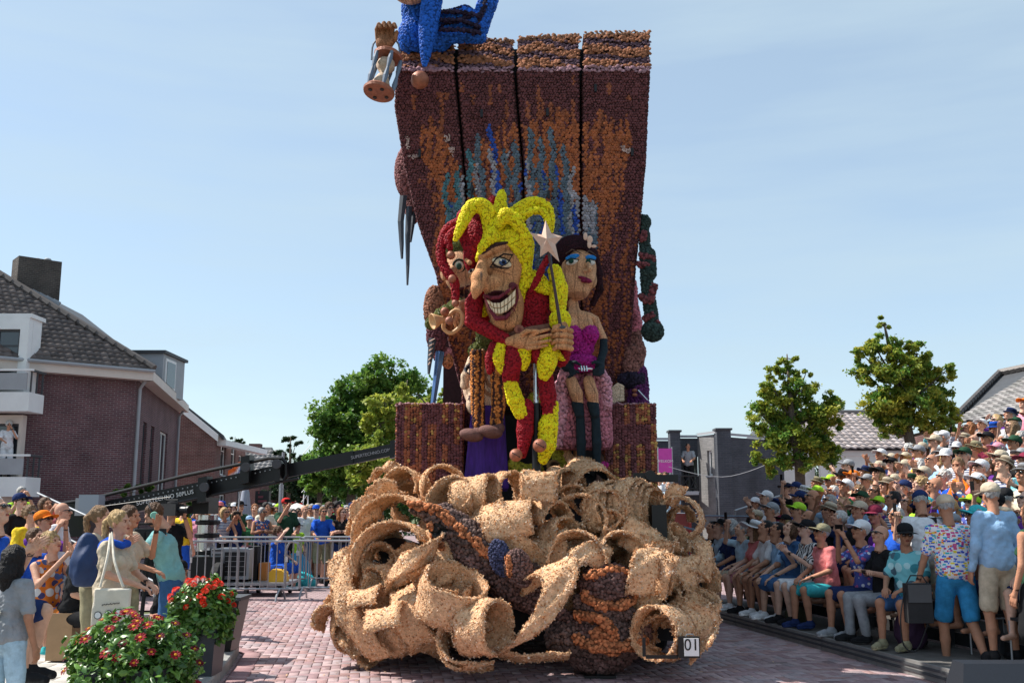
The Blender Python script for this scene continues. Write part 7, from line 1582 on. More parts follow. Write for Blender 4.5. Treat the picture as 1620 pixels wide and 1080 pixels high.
MB().box((a.x, 10.8, PVZ+.02), (a.x+.26, 11.1, PVZ+.5)).out('box', M['card'], cbx); MB().add([(a.x+.262, 10.8, PVZ+.5), (a.x+.262, 11.1, PVZ+.5), (a.x+.35, 11.12, PVZ+.42), (a.x+.35, 10.82, PVZ+.42), (a.x+.265, 10.8, PVZ+.51), (a.x+.265, 11.1, PVZ+.51), (a.x+.353, 11.12, PVZ+.43), (a.x+.353, 10.82, PVZ+.43)], [(0, 1, 2, 3), (7, 6, 5, 4), (0, 3, 7, 4), (1, 5, 6, 2)]).out('flap', M['card'], cbx)
wb = thing('water_bottle', 'white metal water bottle standing beside the green and orange sneakers', 'bottle', (W(83, 1010, 11.0).x, 11.0, PVZ)); MB().lathe([(.03, 0), (.038, .005), (.038, .2), (.03, .235), (.02, .24), (.02, .25)], 14, Matrix.Translation((W(83, 1010, 11.0).x, 11.0, PVZ))).out('body', M['white'], wb); MB().lathe([(.024, .251), (.024, .285), (.006, .29), (.006, .31)], 10, Matrix.Translation((W(83, 1010, 11.0).x, 11.0, PVZ))).out('lid', M['steel'], wb)
# ================================================================== PEOPLE
def rotm(yaw=0, pitch=0, roll=0): return np.array(Matrix.Rotation(yaw, 3, 'Z') @ Matrix.Rotation(roll, 3, 'Y') @ Matrix.Rotation(-pitch, 3, 'X'))
SHD = (.80, .72, .68)
def head_geo(fem, hi=.0075):
    f = Field((-.12, -.15, -.2), (.12, .13, .15), hi)
    f.ell((0, .012, .03), (.074, .094, .095)); f.ell((0, -.02, -.045), (.056 if not fem else .052, .066, .065), .03)
    f.ell((0, -.055, -.085), (.026, .028, .024), .02)
    f.chain([(0, -.082, .018), (0, -.105, -.018), (0, -.108, -.026)], [.009, .014, .013], .012)
    for s in (-1, 1):
        f.ell((s*.078, .012, -.008), (.010, .018, .03), .004, (.95, .85, .82)); f.ell((s*.036, -.068, -.028), (.022, .02, .02), .015); f.carve((s*.032, -.094, .012), (.019, .013, .011))
        f.ell((s*.032, -.076, .012), (.015, .012, .010), .002, (1.1, 1.1, 1.15)); f.paint((s*.032, -.09, .012), (.0068, .02, .0075), (.10, .07, .05)); f.paint((s*.032, -.088, .026), (.02, .02, .004), (.35, .25, .2))
        f.paint((s*.030, -.086, .018), (.017, .02, .0035), (.3, .2, .18))
    f.chain([(-.038, -.078, .033), (0, -.086, .032), (.038, -.078, .033)], [.009, .009, .009], .012)
    f.ell((0, -.088, -.058), (.024, .011, .009), .006, (.85, .5, .48)); f.paint((0, -.10, -.058), (.026, .03, .0032), (.45, .2, .2))
    f.chain([(0, .02, -.08), (0, .035, -.19)], [.052 if not fem else .045, .056], .03)
    return f.mesh()
def hand_geo(kind):
    f = Field((-.05, -.07, -.075), (.2, .09, .04), .0045)
    f.cap((-.04, 0, 0), (.02, 0, 0), .024, .026, .01); f.ell((.055, 0, 0), (.045, .038, .014), .012)
    for k, (y, L) in enumerate(((.030, .072), (.010, .082), (-.011, .077), (-.031, .060))):
        c = {'flat': (.02, .06), 'relax': (.35, .9), 'grip': (1.1, 2.3)}[kind]
        p0 = np.array((.088, y*.95, 0)); p1 = p0+L*.5*np.array((math.cos(c[0]), y*.5, -math.sin(c[0]))); p2 = p1+L*.5*np.array((math.cos(c[1]), y*.2, -math.sin(c[1])))
        f.chain([p0-np.array((.03, 0, 0)), p0, p1, p2], [.010, .0095, .0088, .0068], .003)
    t = {'flat': (.05, .0), 'relax': (.02, -.02), 'grip': (.0, -.045)}[kind]
    f.chain([(.012, .024, -.004), (.045, .052, -.012+t[1]*.3), (.075+t[0]*.3, .058-abs(t[1])*.6, -.014+t[1])], [.013, .0105, .008], .006)
    return f.mesh()
HEADS = {0: head_geo(0), 1: head_geo(1)}; HANDS = {k: hand_geo(k) for k in ('flat', 'relax', 'grip')}
def joints(base, arm, arm2=None, lean=0.0, hyaw=0, hpitch=.25, legs=None, twist=0):
    """joint positions of a figure facing -y; base 'sit' or 'stand'"""
    J = {}
    if base == 'sit':
        J['pel'] = (0, 0, .53); J['chest'] = (0, -.02-lean*.5, .86); sh = 1.02; J['neck'] = (0, -.03-lean, sh+.06); J['head'] = (0, -.055-lean*1.1, sh+.225)
        for s in (-1, 1): J['hip', s] = (s*.09, -.03, .50); J['kn', s] = (s*.13, -.44, .50); J['an', s] = (s*.12, -.42+(.05 if s > 0 else -.03), .09)
    elif base == 'crouch':
        J['pel'] = (0, 0, .28); J['chest'] = (0, -.06, .60); sh = .76; lean = .05; J['neck'] = (0, -.07-lean, sh+.06); J['head'] = (0, -.09-lean, sh+.225)
        for s in (-1, 1): J['hip', s] = (s*.10, -.02, .27); J['kn', s] = (s*.20, -.36, .50 if s < 0 else .42); J['an', s] = (s*.16, -.26, .09)
    else:
        J['pel'] = (0, 0, .95); J['chest'] = (0, -.01-lean*.45, 1.29-lean*.1); sh = 1.45-lean*.22; J['neck'] = (0, .0-lean, sh+.06); J['head'] = (0, -.025-lean*1.15, sh+.215)
        for s in (-1, 1): J['hip', s] = (s*.095, 0, .92); J['kn', s] = (s*.11, -.03, .50); J['an', s] = (s*.12, .02, .09)
        if base == 'walk': J['kn', 1] = (.12, -.10, .50); J['an', 1] = (.12, -.08, .09); J['kn', -1] = (-.11, .06, .50); J['an', -1] = (-.11, .34, .20)
    ly = J['neck'][1]; A = dict(lap=((.24, -.08, -.26), (.11, -.32, -.36), 'relax'), clap=((.25, -.10, -.25), (.035, -.33, -.06), 'flat'), clap2=((.24, -.16, -.2), (.03, -.33, .12), 'flat'), phone=((.20, -.22, -.12), (.06, -.30, .17), 'grip'), phone2=((.22, -.2, .02), (.07, -.24, .30), 'grip'),
        shade=((.34, -.13, .02), (.10, -.19, .23), 'flat'), cross=((.25, -.10, -.24), (-.10, -.25, -.20), 'relax'), down=((.235, .03, -.29), (.25, -.06, -.55), 'relax'), lean=((.23, -.18, -.24), (.16, -.42, -.32), 'relax'), bag=((.26, -.02, -.29), (.34, -.04, -.55), 'grip'), wand=((.24, -.12, -.22), (.16, -.34, -.1), 'grip'), cam=((.21, -.16, -.2), (.06, -.32, -.03), 'grip'), knee=((.25, -.12, -.26), (.15, -.40, -.42), 'relax'))
    for s, a in ((-1, arm), (1, arm2 or arm)):
        e, h, k = A[a]; J['sh', s] = (s*.178, ly+.01, sh-.015); J['el', s] = (s*e[0], ly+e[1], sh+e[2]); J['ha', s] = (s*h[0], ly+h[1], sh+h[2]); J['hk', s] = k; J['hp', s] = 'in' if a in ('clap', 'clap2', 'bag', 'cam', 'wand', 'phone', 'phone2') else ('dn' if a != 'down' else 'in')
    J['hrot'] = rotm(hyaw, hpitch); J['shz'] = sh; return J
ax_ = np.array
def body_geo(J, fem, fat=1.0):
    f = Field((-.5, -.75, -.02), (.5, .5, 1.95 if J['pel'][2] > .8 else 1.6), .0165); W_ = .92 if fem else 1.0
    p, c, n = ax_(J['pel']), ax_(J['chest']), ax_(J['neck'])
    f.ell(p+ax_((0, 0, .02)), (.155, .115*fat, .12), .05); f.ell((p+c)/2, (.135*W_*fat, .10*fat, .17), .06); f.ell(c, (.155*W_, .105*fat, .17), .06); f.cap(ax_(J['sh', -1])*ax_((.8, 1, 1)), ax_(J['sh', 1])*ax_((.8, 1, 1)), .06, .06, .05)
    if fem:
        for s in (-1, 1): f.ell(c+ax_((s*.07, -.085, .0)), (.06, .055, .06), .03)
    f.cap(n-ax_((0, -.01, .10)), n+ax_((0, 0, .02)), .058, .05, .04)
    for s in (-1, 1):
        f.chain([J['sh', s], J['el', s]], [.048*W_, .038*W_], .03); f.chain([J['el', s], J['ha', s]], [.038*W_, .026], .012)
        f.chain([J['hip', s], J['kn', s]], [.082, .056], .04); k, a = ax_(J['kn', s]), ax_(J['an', s]); f.cap(k, k*.55+a*.45+ax_((0, .012, 0)), .053, .050, .02); f.cap(k*.55+a*.45+ax_((0, .012, 0)), a, .050, .034, .02)
        d = ax_((0, -1, 0)) if J['an', s][1] < .3 else ax_((0, -.3, -.9)); f.cap(a+ax_((0, .02, -.04)), a+d*.15+ax_((0, 0, -.055)), .036, .028, .02)
    h_, e_ = ax_(J['ha', 1]), ax_(J['el', 1]); f.paint(h_*.86+e_*.14, (.045, .045, .014), (.05, .05, .07))
    V, Q, C = f.mesh(); Vs, Qs, Cs = [V], [Q], [C]; nb = len(V)
    hv, hq, hc = HEADS[fem]; H = hv@J['hrot'].T+ax_(J['head']); Vs.append(H); Qs.append(hq+nb); Cs.append(hc); nb += len(H)
    for s in (-1, 1):
        v, q, cc = HANDS[J['hk', s]]; D = ax_(J['ha', s])-ax_(J['el', s]); D /= np.linalg.norm(D)
        pn = ax_((-s, -.1, 0)) if J['hp', s] == 'in' else ax_((0, .15, -1.)); pn = pn-D*(pn@D); pn /= np.linalg.norm(pn); Z = -pn; Y = np.cross(Z, D)
        v = v*ax_((1, 1 if (Y@ax_((0, 0, 1)) > 0 or J['hp', s] == 'dn' and Y[0]*s < 0) else -1, 1)); flip = v[0, 1]*HANDS[J['hk', s]][0][0, 1] < 0
        R = np.stack([D, Y, Z], 1); v = v@R.T+ax_(J['ha', s]); Vs.append(v); Qs.append((q[:, ::-1] if flip else q)+nb); Cs.append(cc); nb += len(v)
    return np.concatenate(Vs), np.concatenate(Qs), np.concatenate(Cs)
def shirt_geo(J, kind, fem, fat=1.0, seed=0):
    f = Field((-.5, -.75, .1), (.5, .5, 1.75 if J['pel'][2] > .8 else 1.4), .0155); W_ = .93 if fem else 1.0
    p, c, n = ax_(J['pel']), ax_(J['chest']), ax_(J['neck']); e = .021
    f.ell(p+ax_((0, 0, .05)), (.165+e, .125*fat+e, .12), .05); f.ell((p+c)/2, (.145*W_*fat+e, .11*fat+e, .17), .07); f.ell(c, (.157*W_+e, .11*fat+e, .175), .06); sw = .72 if kind == 'tank' else .86
    f.cap(ax_(J['sh', -1])*ax_((sw, 1, 1)), ax_(J['sh', 1])*ax_((sw, 1, 1)), .058+e*.7, .058+e*.7, .04)
    if fem:
        for s in (-1, 1): f.ell(c+ax_((s*.07, -.09, .0)), (.065, .06, .065), .03)
    for s in (-1, 1):
        a, b, h = ax_(J['sh', s]), ax_(J['el', s]), ax_(J['ha', s])
        if kind == 'tee': f.cap(a, a*.25+b*.75, .060*W_, .060, .03)
        if kind == 'long': f.cap(a, b, .064*W_, .054, .03); f.cap(b, b*.1+h*.9, .054, .040, .015)
    if kind == 'dress' or kind == 'tank' and fem and J['pel'][2] > .8 and False: pass
    f.wobble(.0045, 30, seed); f.wobble(.0025, 70, seed+1)
    f.carve(n+ax_((0, -.02, .07)), (.062, .075, .07)); f.clip(2, p[2]-.07 if J['pel'][2] > .8 else p[2]-.06)
    return f.mesh()
def leg_geo(J, kind, fem=0):
    f = Field((-.5, -.75, -.02), (.5, .5, 1.2), .0155); p = ax_(J['pel']); f.ell(p, (.165, .13, .12), .04)
    for s in (-1, 1):
        h, k, a = ax_(J['hip', s]), ax_(J['kn', s]), ax_(J['an', s])
        if kind == 'shorts': f.cap(h, h*.12+k*.88, .098, .088, .03); f.carve(k+(k-h)/np.linalg.norm(k-h)*.045, (.08, .08, .08))
        elif kind == 'trousers': f.cap(h, k, .096, .072, .03); f.cap(k, a+ax_((0, 0, .02)), .070, .058, .02)
        elif kind == 'skirt': f.cap(h, h*.1+k*.9, .11, .12, .09)
    f.wobble(.003, 24, 4)
    return f.mesh()
def shoe_geo(J, s, sole=True):
    a = ax_(J['an', s]); d = ax_((0, -1, 0)) if J['an', s][1] < .3 else ax_((0, -.3, -.95)); up = ax_((0, 0, 1)) if J['an', s][1] < .3 else ax_((0, -.95, .3))
    f = Field(a-.3, a+.3, .011); f.chain([a+up*-.035-d*.03, a+d*.09-up*.045, a+d*.17-up*.055], [.045, .042, .034], .02, (1, 1, 1)); f.cap(a+up*.0, a-up*.04, .044, .05, .02, (1, 1, 1))
    q = a-up*.08+d*.06; f.paint(q, (.09, .2, .028), (2.2, 2.2, 2.1)) if abs(d[2]) < .5 else None
    if abs(d[2]) < .5: f.clip(2, a[2]-.088)
    return f.mesh()
# accessories in head space
def lathe_np(prof, n, sx=1, sy=1, wob=0):
    m = MB().lathe(prof, n); V = np.array([tuple(v) for v in m.v]); V[:, 0] *= sx; V[:, 1] *= sy
    if wob: V[:, 2] += wob*np.sin(np.arctan2(V[:, 1], V[:, 0])*3)*(np.hypot(V[:, 0], V[:, 1]) > .12)
    return V, m.f
def acc_cap():
    V, Fc = lathe_np([(.079, .035), (.083, .06), (.078, .095), (.058, .122), (.03, .135), (.006, .138)], 18, 1.03, 1.26); V[:, 1] += .012; n = len(V); Vb = []; Fb = []
    for i in range(7):
        a = -PI/2+(-1+2*i/6)*.95; r0, r1 = .082, .082+.085*math.cos((a+PI/2)*.9)
        for r_, z in ((r0, .052), (r1, .032), (r1, .026), (r0, .045)): Vb.append((r_*math.cos(a)*1.03, r_*math.sin(a)*1.2+.01, z-.008*abs(math.cos(a))*8*abs(math.cos(a))*.3))
    for i in range(6):
        for k in range(4): Fb.append((n+i*4+k, n+i*4+(k+1) % 4, n+(i+1)*4+(k+1) % 4, n+(i+1)*4+k))
    Fb += [(n, n+3, n+2, n+1), (n+24, n+25, n+26, n+27)]
    V = np.concatenate([V, np.array(Vb)]); return V, Fc+Fb, np.ones((len(V), 3))
def acc_hat(rb=.19, top=.145, wob=.012):
    V, Fc = lathe_np([(.083, .045), (rb, .035), (rb, .041), (.086, .056), (.082, .085), (.080, .12), (.066, top), (.05, top+.003), (.02, top-.008), (.002, top-.01)], 22, 1.0, 1.15, wob); V[:, 1] += .012
    C = np.ones((len(V), 3)); z = V[:, 2]; r_ = np.hypot(V[:, 0], V[:, 1]); C[(z > .05) & (z < .09) & (r_ < .11)] = (.25, .22, .2); return V, Fc, C
def acc_glasses():
    m = MB()
    for s in (-1, 1): m.ball((s*.033, -.098, .010), (.026, .010, .019), 10, 6); m.cbox((s*.066, -.045, .016), (.003, .055, .005))
    m.cbox((0, -.104, .014), (.012, .004, .004)); V = np.array([tuple(v) for v in m.v]); return V, m.f, None
def hairf(kind):
    f = Field((-.16, -.15, -.36), (.16, .26, .18), .0085)
    f.ell((0, .020, .042), (.084, .099, .098))
    if kind == 'long': f.chain([(0, .06, .02), (0, .085, -.12), (0, .08, -.24)], [.085, .08, .05], .04); [f.chain([(s*.07, .0, .03), (s*.078, .01, -.10), (s*.07, .02, -.18)], [.03, .026, .018], .02) for s in (-1, 1)]
    if kind == 'bob': f.chain([(0, .05, .02), (0, .055, -.07)], [.085, .075], .03); [f.chain([(s*.07, .01, .03), (s*.078, .01, -.07)], [.03, .03], .02) for s in (-1, 1)]
    if kind == 'pony': f.chain([(0, .11, .06), (0, .15, .03), (0, .155, -.10), (0, .14, -.22)], [.028, .032, .034, .014], .015)
    if kind == 'bun': f.ell((0, .11, .10), (.045, .045, .045), .01)
    if kind == 'curly': f.ell((0, .02, .06), (.098, .11, .10), .02)
    f.carve((0, -.115, -.02), (.068, .075, .088)); 
    if kind in ('short', 'pony', 'bun', 'curly'): f.carve((0, -.03, -.12), (.12, .10, .10)); f.carve((0, .02, -.15), (.12, .16, .11))
    f.wobble(.003 if kind != 'curly' else .007, 70, 2); 
    if kind in ('pony',): f.cap((0, .16, -.02), (0, .15, -.22), .03, .012, .01)
    return f.mesh()
ACC = {'cap': acc_cap(), 'sun_hat': acc_hat(.152), 'wide_hat': acc_hat(.21, .15, .02), 'bucket_hat': acc_hat(.125, .135, .0), 'glasses': acc_glasses()}
for k in ('short', 'long', 'bob', 'pony', 'bun', 'curly'): ACC['hair_'+k] = hairf(k)
def npmesh(name, V, Fc, C, mt, smooth=True):
    o = mk(name, V, Fc, mt, None, cols=C, smooth=smooth); me = o.data; bpy.data.objects.remove(o); return me
MESH = {}
def getm(key, fn):
    if key not in MESH: MESH[key] = fn()
    return MESH[key]
POSES = {}
def pose(name, *a, **k): POSES[name] = joints(*a, **k)
pose('sit_lap', 'sit', 'lap', hpitch=.30); pose('sit_clap', 'sit', 'clap', hpitch=.35); pose('sit_clap_high', 'sit', 'clap2', hpitch=.4, hyaw=.15); pose('sit_phone', 'sit', 'phone', hpitch=.3); pose('sit_phone_one', 'sit', 'phone2', 'lap', hpitch=.35, hyaw=-.1)
pose('sit_shade', 'sit', 'shade', 'lap', hpitch=.4); pose('sit_cross', 'sit', 'cross', hpitch=.35, hyaw=.2); pose('sit_lean', 'sit', 'lap', lean=.10, hpitch=.3, hyaw=-.25); pose('sit_turn', 'sit', 'lap', hpitch=.0, hyaw=.75); pose('sit_up', 'sit', 'knee', hpitch=.55, hyaw=.1)
pose('stand_down', 'stand', 'down', hpitch=.15); pose('stand_lean', 'stand', 'lean', lean=.08, hpitch=.12, hyaw=.3); pose('stand_phone', 'stand', 'phone', hpitch=.12, hyaw=.1); pose('stand_cross', 'stand', 'cross', hpitch=.15, hyaw=.35); pose('stand_phone_one', 'stand', 'phone', 'lap', hpitch=.1, hyaw=.35); pose('stand_clap', 'stand', 'clap', hpitch=.2, hyaw=.3)
pose('stand_front', 'stand', 'lap', lean=.03, hpitch=.12); pose('bend_cam', 'stand', 'cam', lean=.16, hpitch=-.55); pose('walk_bag', 'walk', 'down', 'bag', lean=.10, hpitch=-.2); pose('stand_back', 'stand', 'down', hpitch=-.05); pose('bend_back', 'stand', 'wand', 'down', lean=.28, hpitch=-.5); pose('crouch', 'crouch', 'knee', hpitch=.1, hyaw=.1); pose('stand_facehand', 'stand', 'lean', 'clap2', hpitch=.05); pose('stand_camhigh', 'stand', 'phone', hpitch=.05)
SKT = [(.58, .31, .21), (.54, .27, .17), (.62, .36, .25), (.48, .23, .14), (.42, .20, .12), (.64, .39, .29)]
CN = {'white': (.74, .74, .76), 'black': (.018, .018, .02), 'navy': (.02, .035, .11), 'blue': (.02, .10, .52), 'light blue': (.32, .50, .72), 'red': (.55, .03, .03), 'yellow': (.75, .50, .03), 'orange': (.80, .20, .02), 'green': (.05, .20, .08), 'dark green': (.025, .07, .04), 'pink': (.72, .30, .38), 'purple': (.14, .04, .28), 'grey': (.30, .31, .33), 'beige': (.52, .44, .33), 'turquoise': (.06, .48, .52), 'salmon': (.66, .20, .20), 'maroon': (.22, .03, .06), 'khaki': (.30, .27, .17), 'denim blue': (.05, .12, .26), 'pale blue': (.42, .58, .70), 'lime': (.40, .70, .05), 'teal': (.22, .44, .44), 'cream': (.68, .62, .50), 'brown': (.13, .07, .04)}
HC = {'grey': (.42, .41, .40), 'blond': (.50, .33, .15), 'brown': (.11, .055, .028), 'black': (.015, .012, .012), 'white': (.66, .65, .62), 'ginger': (.32, .12, .04), 'light brown': (.24, .14, .07)}
def add(par, nm, me, col, mt=None, loc=None, R=None):
    o = bpy.data.objects.new(nm, me); COL.objects.link(o); o.parent = par; o.color = (*col, 1)
    if mt: o.material_slots[0].link = 'OBJECT'; o.material_slots[0].material = mt
    if loc is not None: o.location = loc
    if R is not None: o.rotation_euler = Matrix(R.tolist()).to_euler()
    return o
USED = {}
def person(label, ps, loc, rz, fem=0, shirt=('tee', 'white'), legs=('shorts', 'beige'), hair=('short', 'brown'), hat=None, glasses=False, skin=None, sc=1.0, group=None, shoes='black', fat=1.0, pat=None, legpat=None):
    J = POSES[ps]; r = thing('person', label, 'person', loc, group, rz); r.scale = (sc, sc, sc); sk = SKT[skin if skin is not None else random.randrange(6)]; fk = 'b' if fat > 1.05 else ''
    USED[label] = USED.get(label, 0)+1
    add(r, 'body', getm(('body', ps, fem, fk), lambda: npmesh('body', *body_geo(J, fem, fat), M['skin'])), sk)
    if shirt: add(r, {'tank': 'top', 'tee': 'shirt', 'long': 'shirt'}[shirt[0]], getm(('sh', ps, shirt[0], fem, fk), lambda: npmesh('shirt', *shirt_geo(J, shirt[0], fem, fat, len(MESH)), M['cloth'])), CN[shirt[1]], PAT[pat] if pat else None)
    if legs: add(r, legs[0], getm(('lg', ps, legs[0]), lambda: npmesh('legwear', *leg_geo(J, legs[0]), M['denim'])), CN[legs[1]], PAT[legpat] if legpat else None)
    if shoes:
        for s in (-1, 1): add(r, 'shoe', getm(('shoe', ps, s), lambda: npmesh('shoe', *shoe_geo(J, s), M['cloth'])), CN[shoes])
    if hair: add(r, 'hair', getm(('hair', hair[0]), lambda: npmesh('hair', *ACC['hair_'+hair[0]], M['hair'])), HC[hair[1]], None, J['head'], J['hrot']).scale = (.95, .96, .90) if hat else (1, 1, 1)
    if hat: add(r, hat[0], getm((hat[0],), lambda: npmesh(hat[0], *ACC[hat[0]], M['cloth'])), CN[hat[1]], None, J['head'], J['hrot']).scale = (1.08, 1.06, 1.08)
    if glasses: add(r, 'sunglasses', getm(('gl',), lambda: npmesh('sunglasses', *ACC['glasses'], M['lens'])), (1, 1, 1), None, J['head'], J['hrot'])
    return r
def hand_world(o, side='both'):
    ps = None
def phone(lb, o, ps, col='black', grp='phones held up by spectators'):
    J = POSES[ps]; p = (ax_(J['ha', -1])+(ax_(J['ha', 1]) if ps not in ('sit_phone_one', 'stand_phone_one') else ax_(J['ha', -1])))/2; p = p+ax_((0, -.02, .10))
    if ps in ('sit_phone_one', 'stand_phone_one'): p = p+ax_((0.0, 0, .02))
    Mx = Matrix.Translation(o.location) @ Matrix.Rotation(o.rotation_euler.z, 4, 'Z') @ Matrix.Scale(o.scale.x, 4)
    ph = thing('phone', lb, 'phone', tuple(Mx @ Vector(p)), grp, o.rotation_euler.z)
    b = getm(('ph', col), lambda: None)
    m = MB().cbox((0, 0, 0), (.078 if ps != 'sit_phone_one' else .038, .005, .038 if ps != 'sit_phone_one' else .078)); oo = m.out('case', M['black'] if col == 'black' else M['denim'], ph, local=True); oo.color = (*CN[col], 1)
    MB().cbox((0, .0058, 0), (.072 if ps != 'sit_phone_one' else .033, .0006, .033 if ps != 'sit_phone_one' else .072)).out('screen', M['glass'], ph, local=True); return ph
ORD = 'first second third fourth fifth sixth seventh eighth ninth tenth eleventh twelfth thirteenth fourteenth fifteenth sixteenth seventeenth eighteenth nineteenth twentieth'.split()
# ---------------- crowd on the grandstand
rp = random.Random(42); TH = math.atan2(-.983, .185)
hatw = [None]*8+['cap']*11+['sun_hat']*2+['bucket_hat']*2
GRP = 'spectators sitting on the grandstand'
doing = {'sit_lap': 'hands in lap', 'sit_clap': 'clapping', 'sit_clap_high': 'clapping high', 'sit_phone': 'filming', 'sit_phone_one': 'holding phone', 'sit_shade': 'shading eyes', 'sit_cross': 'arms crossed', 'sit_lean': 'leaning in', 'sit_turn': 'head turned', 'sit_up': 'looking up'}
pw = ['sit_lap']*3+['sit_clap']*4+['sit_clap_high']*4+['sit_phone']*2+['sit_phone_one']*2+['sit_shade']*3+['sit_cross', 'sit_lean', 'sit_lean', 'sit_turn', 'sit_up', 'sit_up']
shc = ['white']*6+['black']*3+['navy']*3+['blue']*4+['light blue']*3+['red', 'yellow', 'yellow', 'orange', 'green', 'dark green', 'pink', 'pink', 'purple', 'purple', 'grey', 'beige', 'turquoise', 'turquoise', 'salmon', 'maroon', 'pale blue', 'cream']
hcc = ['white']*5+['beige']*4+['navy']*4+['black']*3+['grey']*3+['white', 'navy', 'beige', 'black', 'grey', 'dark green', 'dark green', 'orange', 'red', 'pink', 'lime', 'blue', 'khaki', 'turquoise', 'maroon']
front = [ # explicit front row from its far end
 ('black bearded man slouching', dict(ps='sit_cross', shirt=('tee', 'black'), legs=('shorts', 'black'), hair=('short', 'black'))),
 ('man in dark hat and pale blue shirt', dict(ps='sit_up', shirt=('long', 'pale blue'), legs=('shorts', 'navy'), hair=('short', 'grey'), hat=('bucket_hat', 'black'))),
 ('grey haired woman in navy top', dict(ps='sit_up', fem=1, shirt=('tee', 'navy'), legs=('skirt', 'navy'), hair=('bob', 'grey'))),
 ('man in pale shirt raising a phone', dict(ps='sit_phone_one', shirt=('tee', 'pale blue'), legs=('shorts', 'beige'), hair=('short', 'grey'), shoes='white')),
 ('long haired woman in wide white hat', dict(ps='sit_lap', fem=1, shirt=('tank', 'salmon'), legs=('shorts', 'pink'), hair=('long', 'light brown'), hat=('wide_hat', 'white'), shoes='white')),
 ('dark haired man in white tee', dict(ps='sit_up', shirt=('tee', 'white'), legs=('shorts', 'beige'), hair=('short', 'black'))),
 ('dark haired man in light blue linen shirt', dict(ps='sit_up', shirt=('tee', 'light blue'), legs=('shorts', 'navy'), hair=('short', 'black'), shoes='white')),
 ('brown haired woman in denim dress', dict(ps='sit_up', fem=1, shirt=('tee', 'denim blue'), legs=('skirt', 'denim blue'), hair=('bob', 'brown'), shoes='white')),
 ('woman in zebra print top and black cap clapping', dict(ps='sit_clap', fem=1, shirt=('tee', 'white'), pat='zebra', legs=('shorts', 'white'), hair=('short', 'grey'), hat=('cap', 'black'), glasses=True)),
 ('man in salmon polo and green cap', dict(ps='sit_lap', fat=1.15, shirt=('tee', 'salmon'), legs=('shorts', 'turquoise'), hair=('short', 'grey'), hat=('cap', 'khaki'), glasses=True, shoes='navy', skin=3)),
 ('woman in white visor cap holding up a phone', dict(ps='sit_phone', fem=1, shirt=('tee', 'turquoise'), pat='bluef', legs=('shorts', 'navy'), hair=('short', 'white'), hat=('cap', 'white'), glasses=True, shoes='grey')),
 ('bald man in black shirt with crossed arms', dict(ps='sit_cross', shirt=('tee', 'black'), legs=('trousers', 'grey'), hair=None, glasses=True, skin=0, fat=1.15)),
 ('man in palm print shirt and black cap facing the camera', dict(ps='sit_turn', shirt=('tee', 'turquoise'), pat='palm', legs=('shorts', 'denim blue'), hair=('short', 'grey'), hat=('cap', 'black'), glasses=True, shoes='khaki', skin=4, fat=1.15)),
]
tpos = [-.85, -.5, -.06, .38, .85, 1.27, 1.68, 2.1, 2.58, 3.0, 4.0, 4.45, 4.95]
for i, (lb, kw) in enumerate(front):
    kw = dict(kw); ps = kw.pop('ps'); l = gp(tpos[i], .43, DZ); rz_ = TH+rp.uniform(-.12, .12)+(.35 if i == 12 else 0)
    o = person(lb+', front row', ps, tuple(l), rz_, sc=rp.uniform(.97, 1.03), group=None, **kw)
    if 'phone' in ps: phone('black phone held up by front row '+('man in pale shirt' if i == 3 else 'woman in visor cap'), o, ps, grp=None)
cnt = 0
for k in range(1, ROWS+1):
    t0 = -.6 if k < 2 else -2.35; t = t0+rp.uniform(0, .2); idx = 0
    while t < 9:
        l = gp(t, .50+RD*k+rp.uniform(-.05, .05), DZ+RR*k); px = 810+l.x/(l.y*CP+1.2*SP)*F
        step = rp.uniform(.40, .50)
        if px > 1632: break
        t += step
        if rp.random() < .04: continue
        ps = rp.choice(pw); fem = rp.random() < .5; ht = rp.choice(hatw); hc_ = rp.choice(hcc); s_c = rp.choice(shc); gl = rp.random() < .5; hr = rp.choice(['short'] if not fem else ['long', 'bob', 'pony', 'bun', 'curly', 'bob']); hcol = rp.choice(['grey', 'grey', 'white', 'blond', 'brown', 'light brown', 'black', 'blond', 'ginger'] if fem else ['grey', 'grey', 'brown', 'black', 'white', 'light brown', 'blond'])
        bald = (not fem) and ht is None and rp.random() < .25
        pat = rp.choice([None]*7+['floral', 'stripe', 'bluef', 'confetti', 'zebra']) if fem else rp.choice([None]*12+['stripe', 'palm'])
        who = 'woman' if fem else 'man'; hd_l = (f"in {hc_} {ht.replace('_', ' ')}" if ht else ('bald' if bald else f'{hcol} haired')); patn = {'floral': 'floral', 'stripe': 'striped', 'bluef': 'blue floral', 'confetti': 'dash print', 'zebra': 'zebra', 'palm': 'palm print'}
        sn = patn[pat] if pat else s_c; kindn = 'shirt'
        idx += 1; ord_ = ORD[min(idx-1, 19)]
        base = (f'{who} {hd_l}' if ht else f'{hd_l} {who}'); lb = f'{base}, {sn} shirt, {doing[ps]}, {ORD[k]} row, {ord_} from rail'
        o = person(lb, ps, tuple(l), TH+rp.uniform(-.35, .3), fem, (rp.choice(['tee', 'tee', 'tee', 'tank' if fem else 'tee', 'long']), s_c), ('shorts', rp.choice(['beige', 'navy', 'denim blue', 'black', 'white', 'khaki'])), None if bald else (hr, hcol), (ht, hc_) if ht else None, gl, sc=rp.uniform(.92, 1.04)*(.96 if fem else 1), group=GRP, shoes=None, pat=pat, fat=1.0 if fem or rp.random() < .6 else 1.15)
        if 'phone' in ps: phone(f'phone held by the {base} in {sn}, {ORD[k]} row, {ord_} seat', o, ps, rp.choice(['black', 'black', 'blue', 'red']))
        cnt += 1
print('grandstand people', cnt)
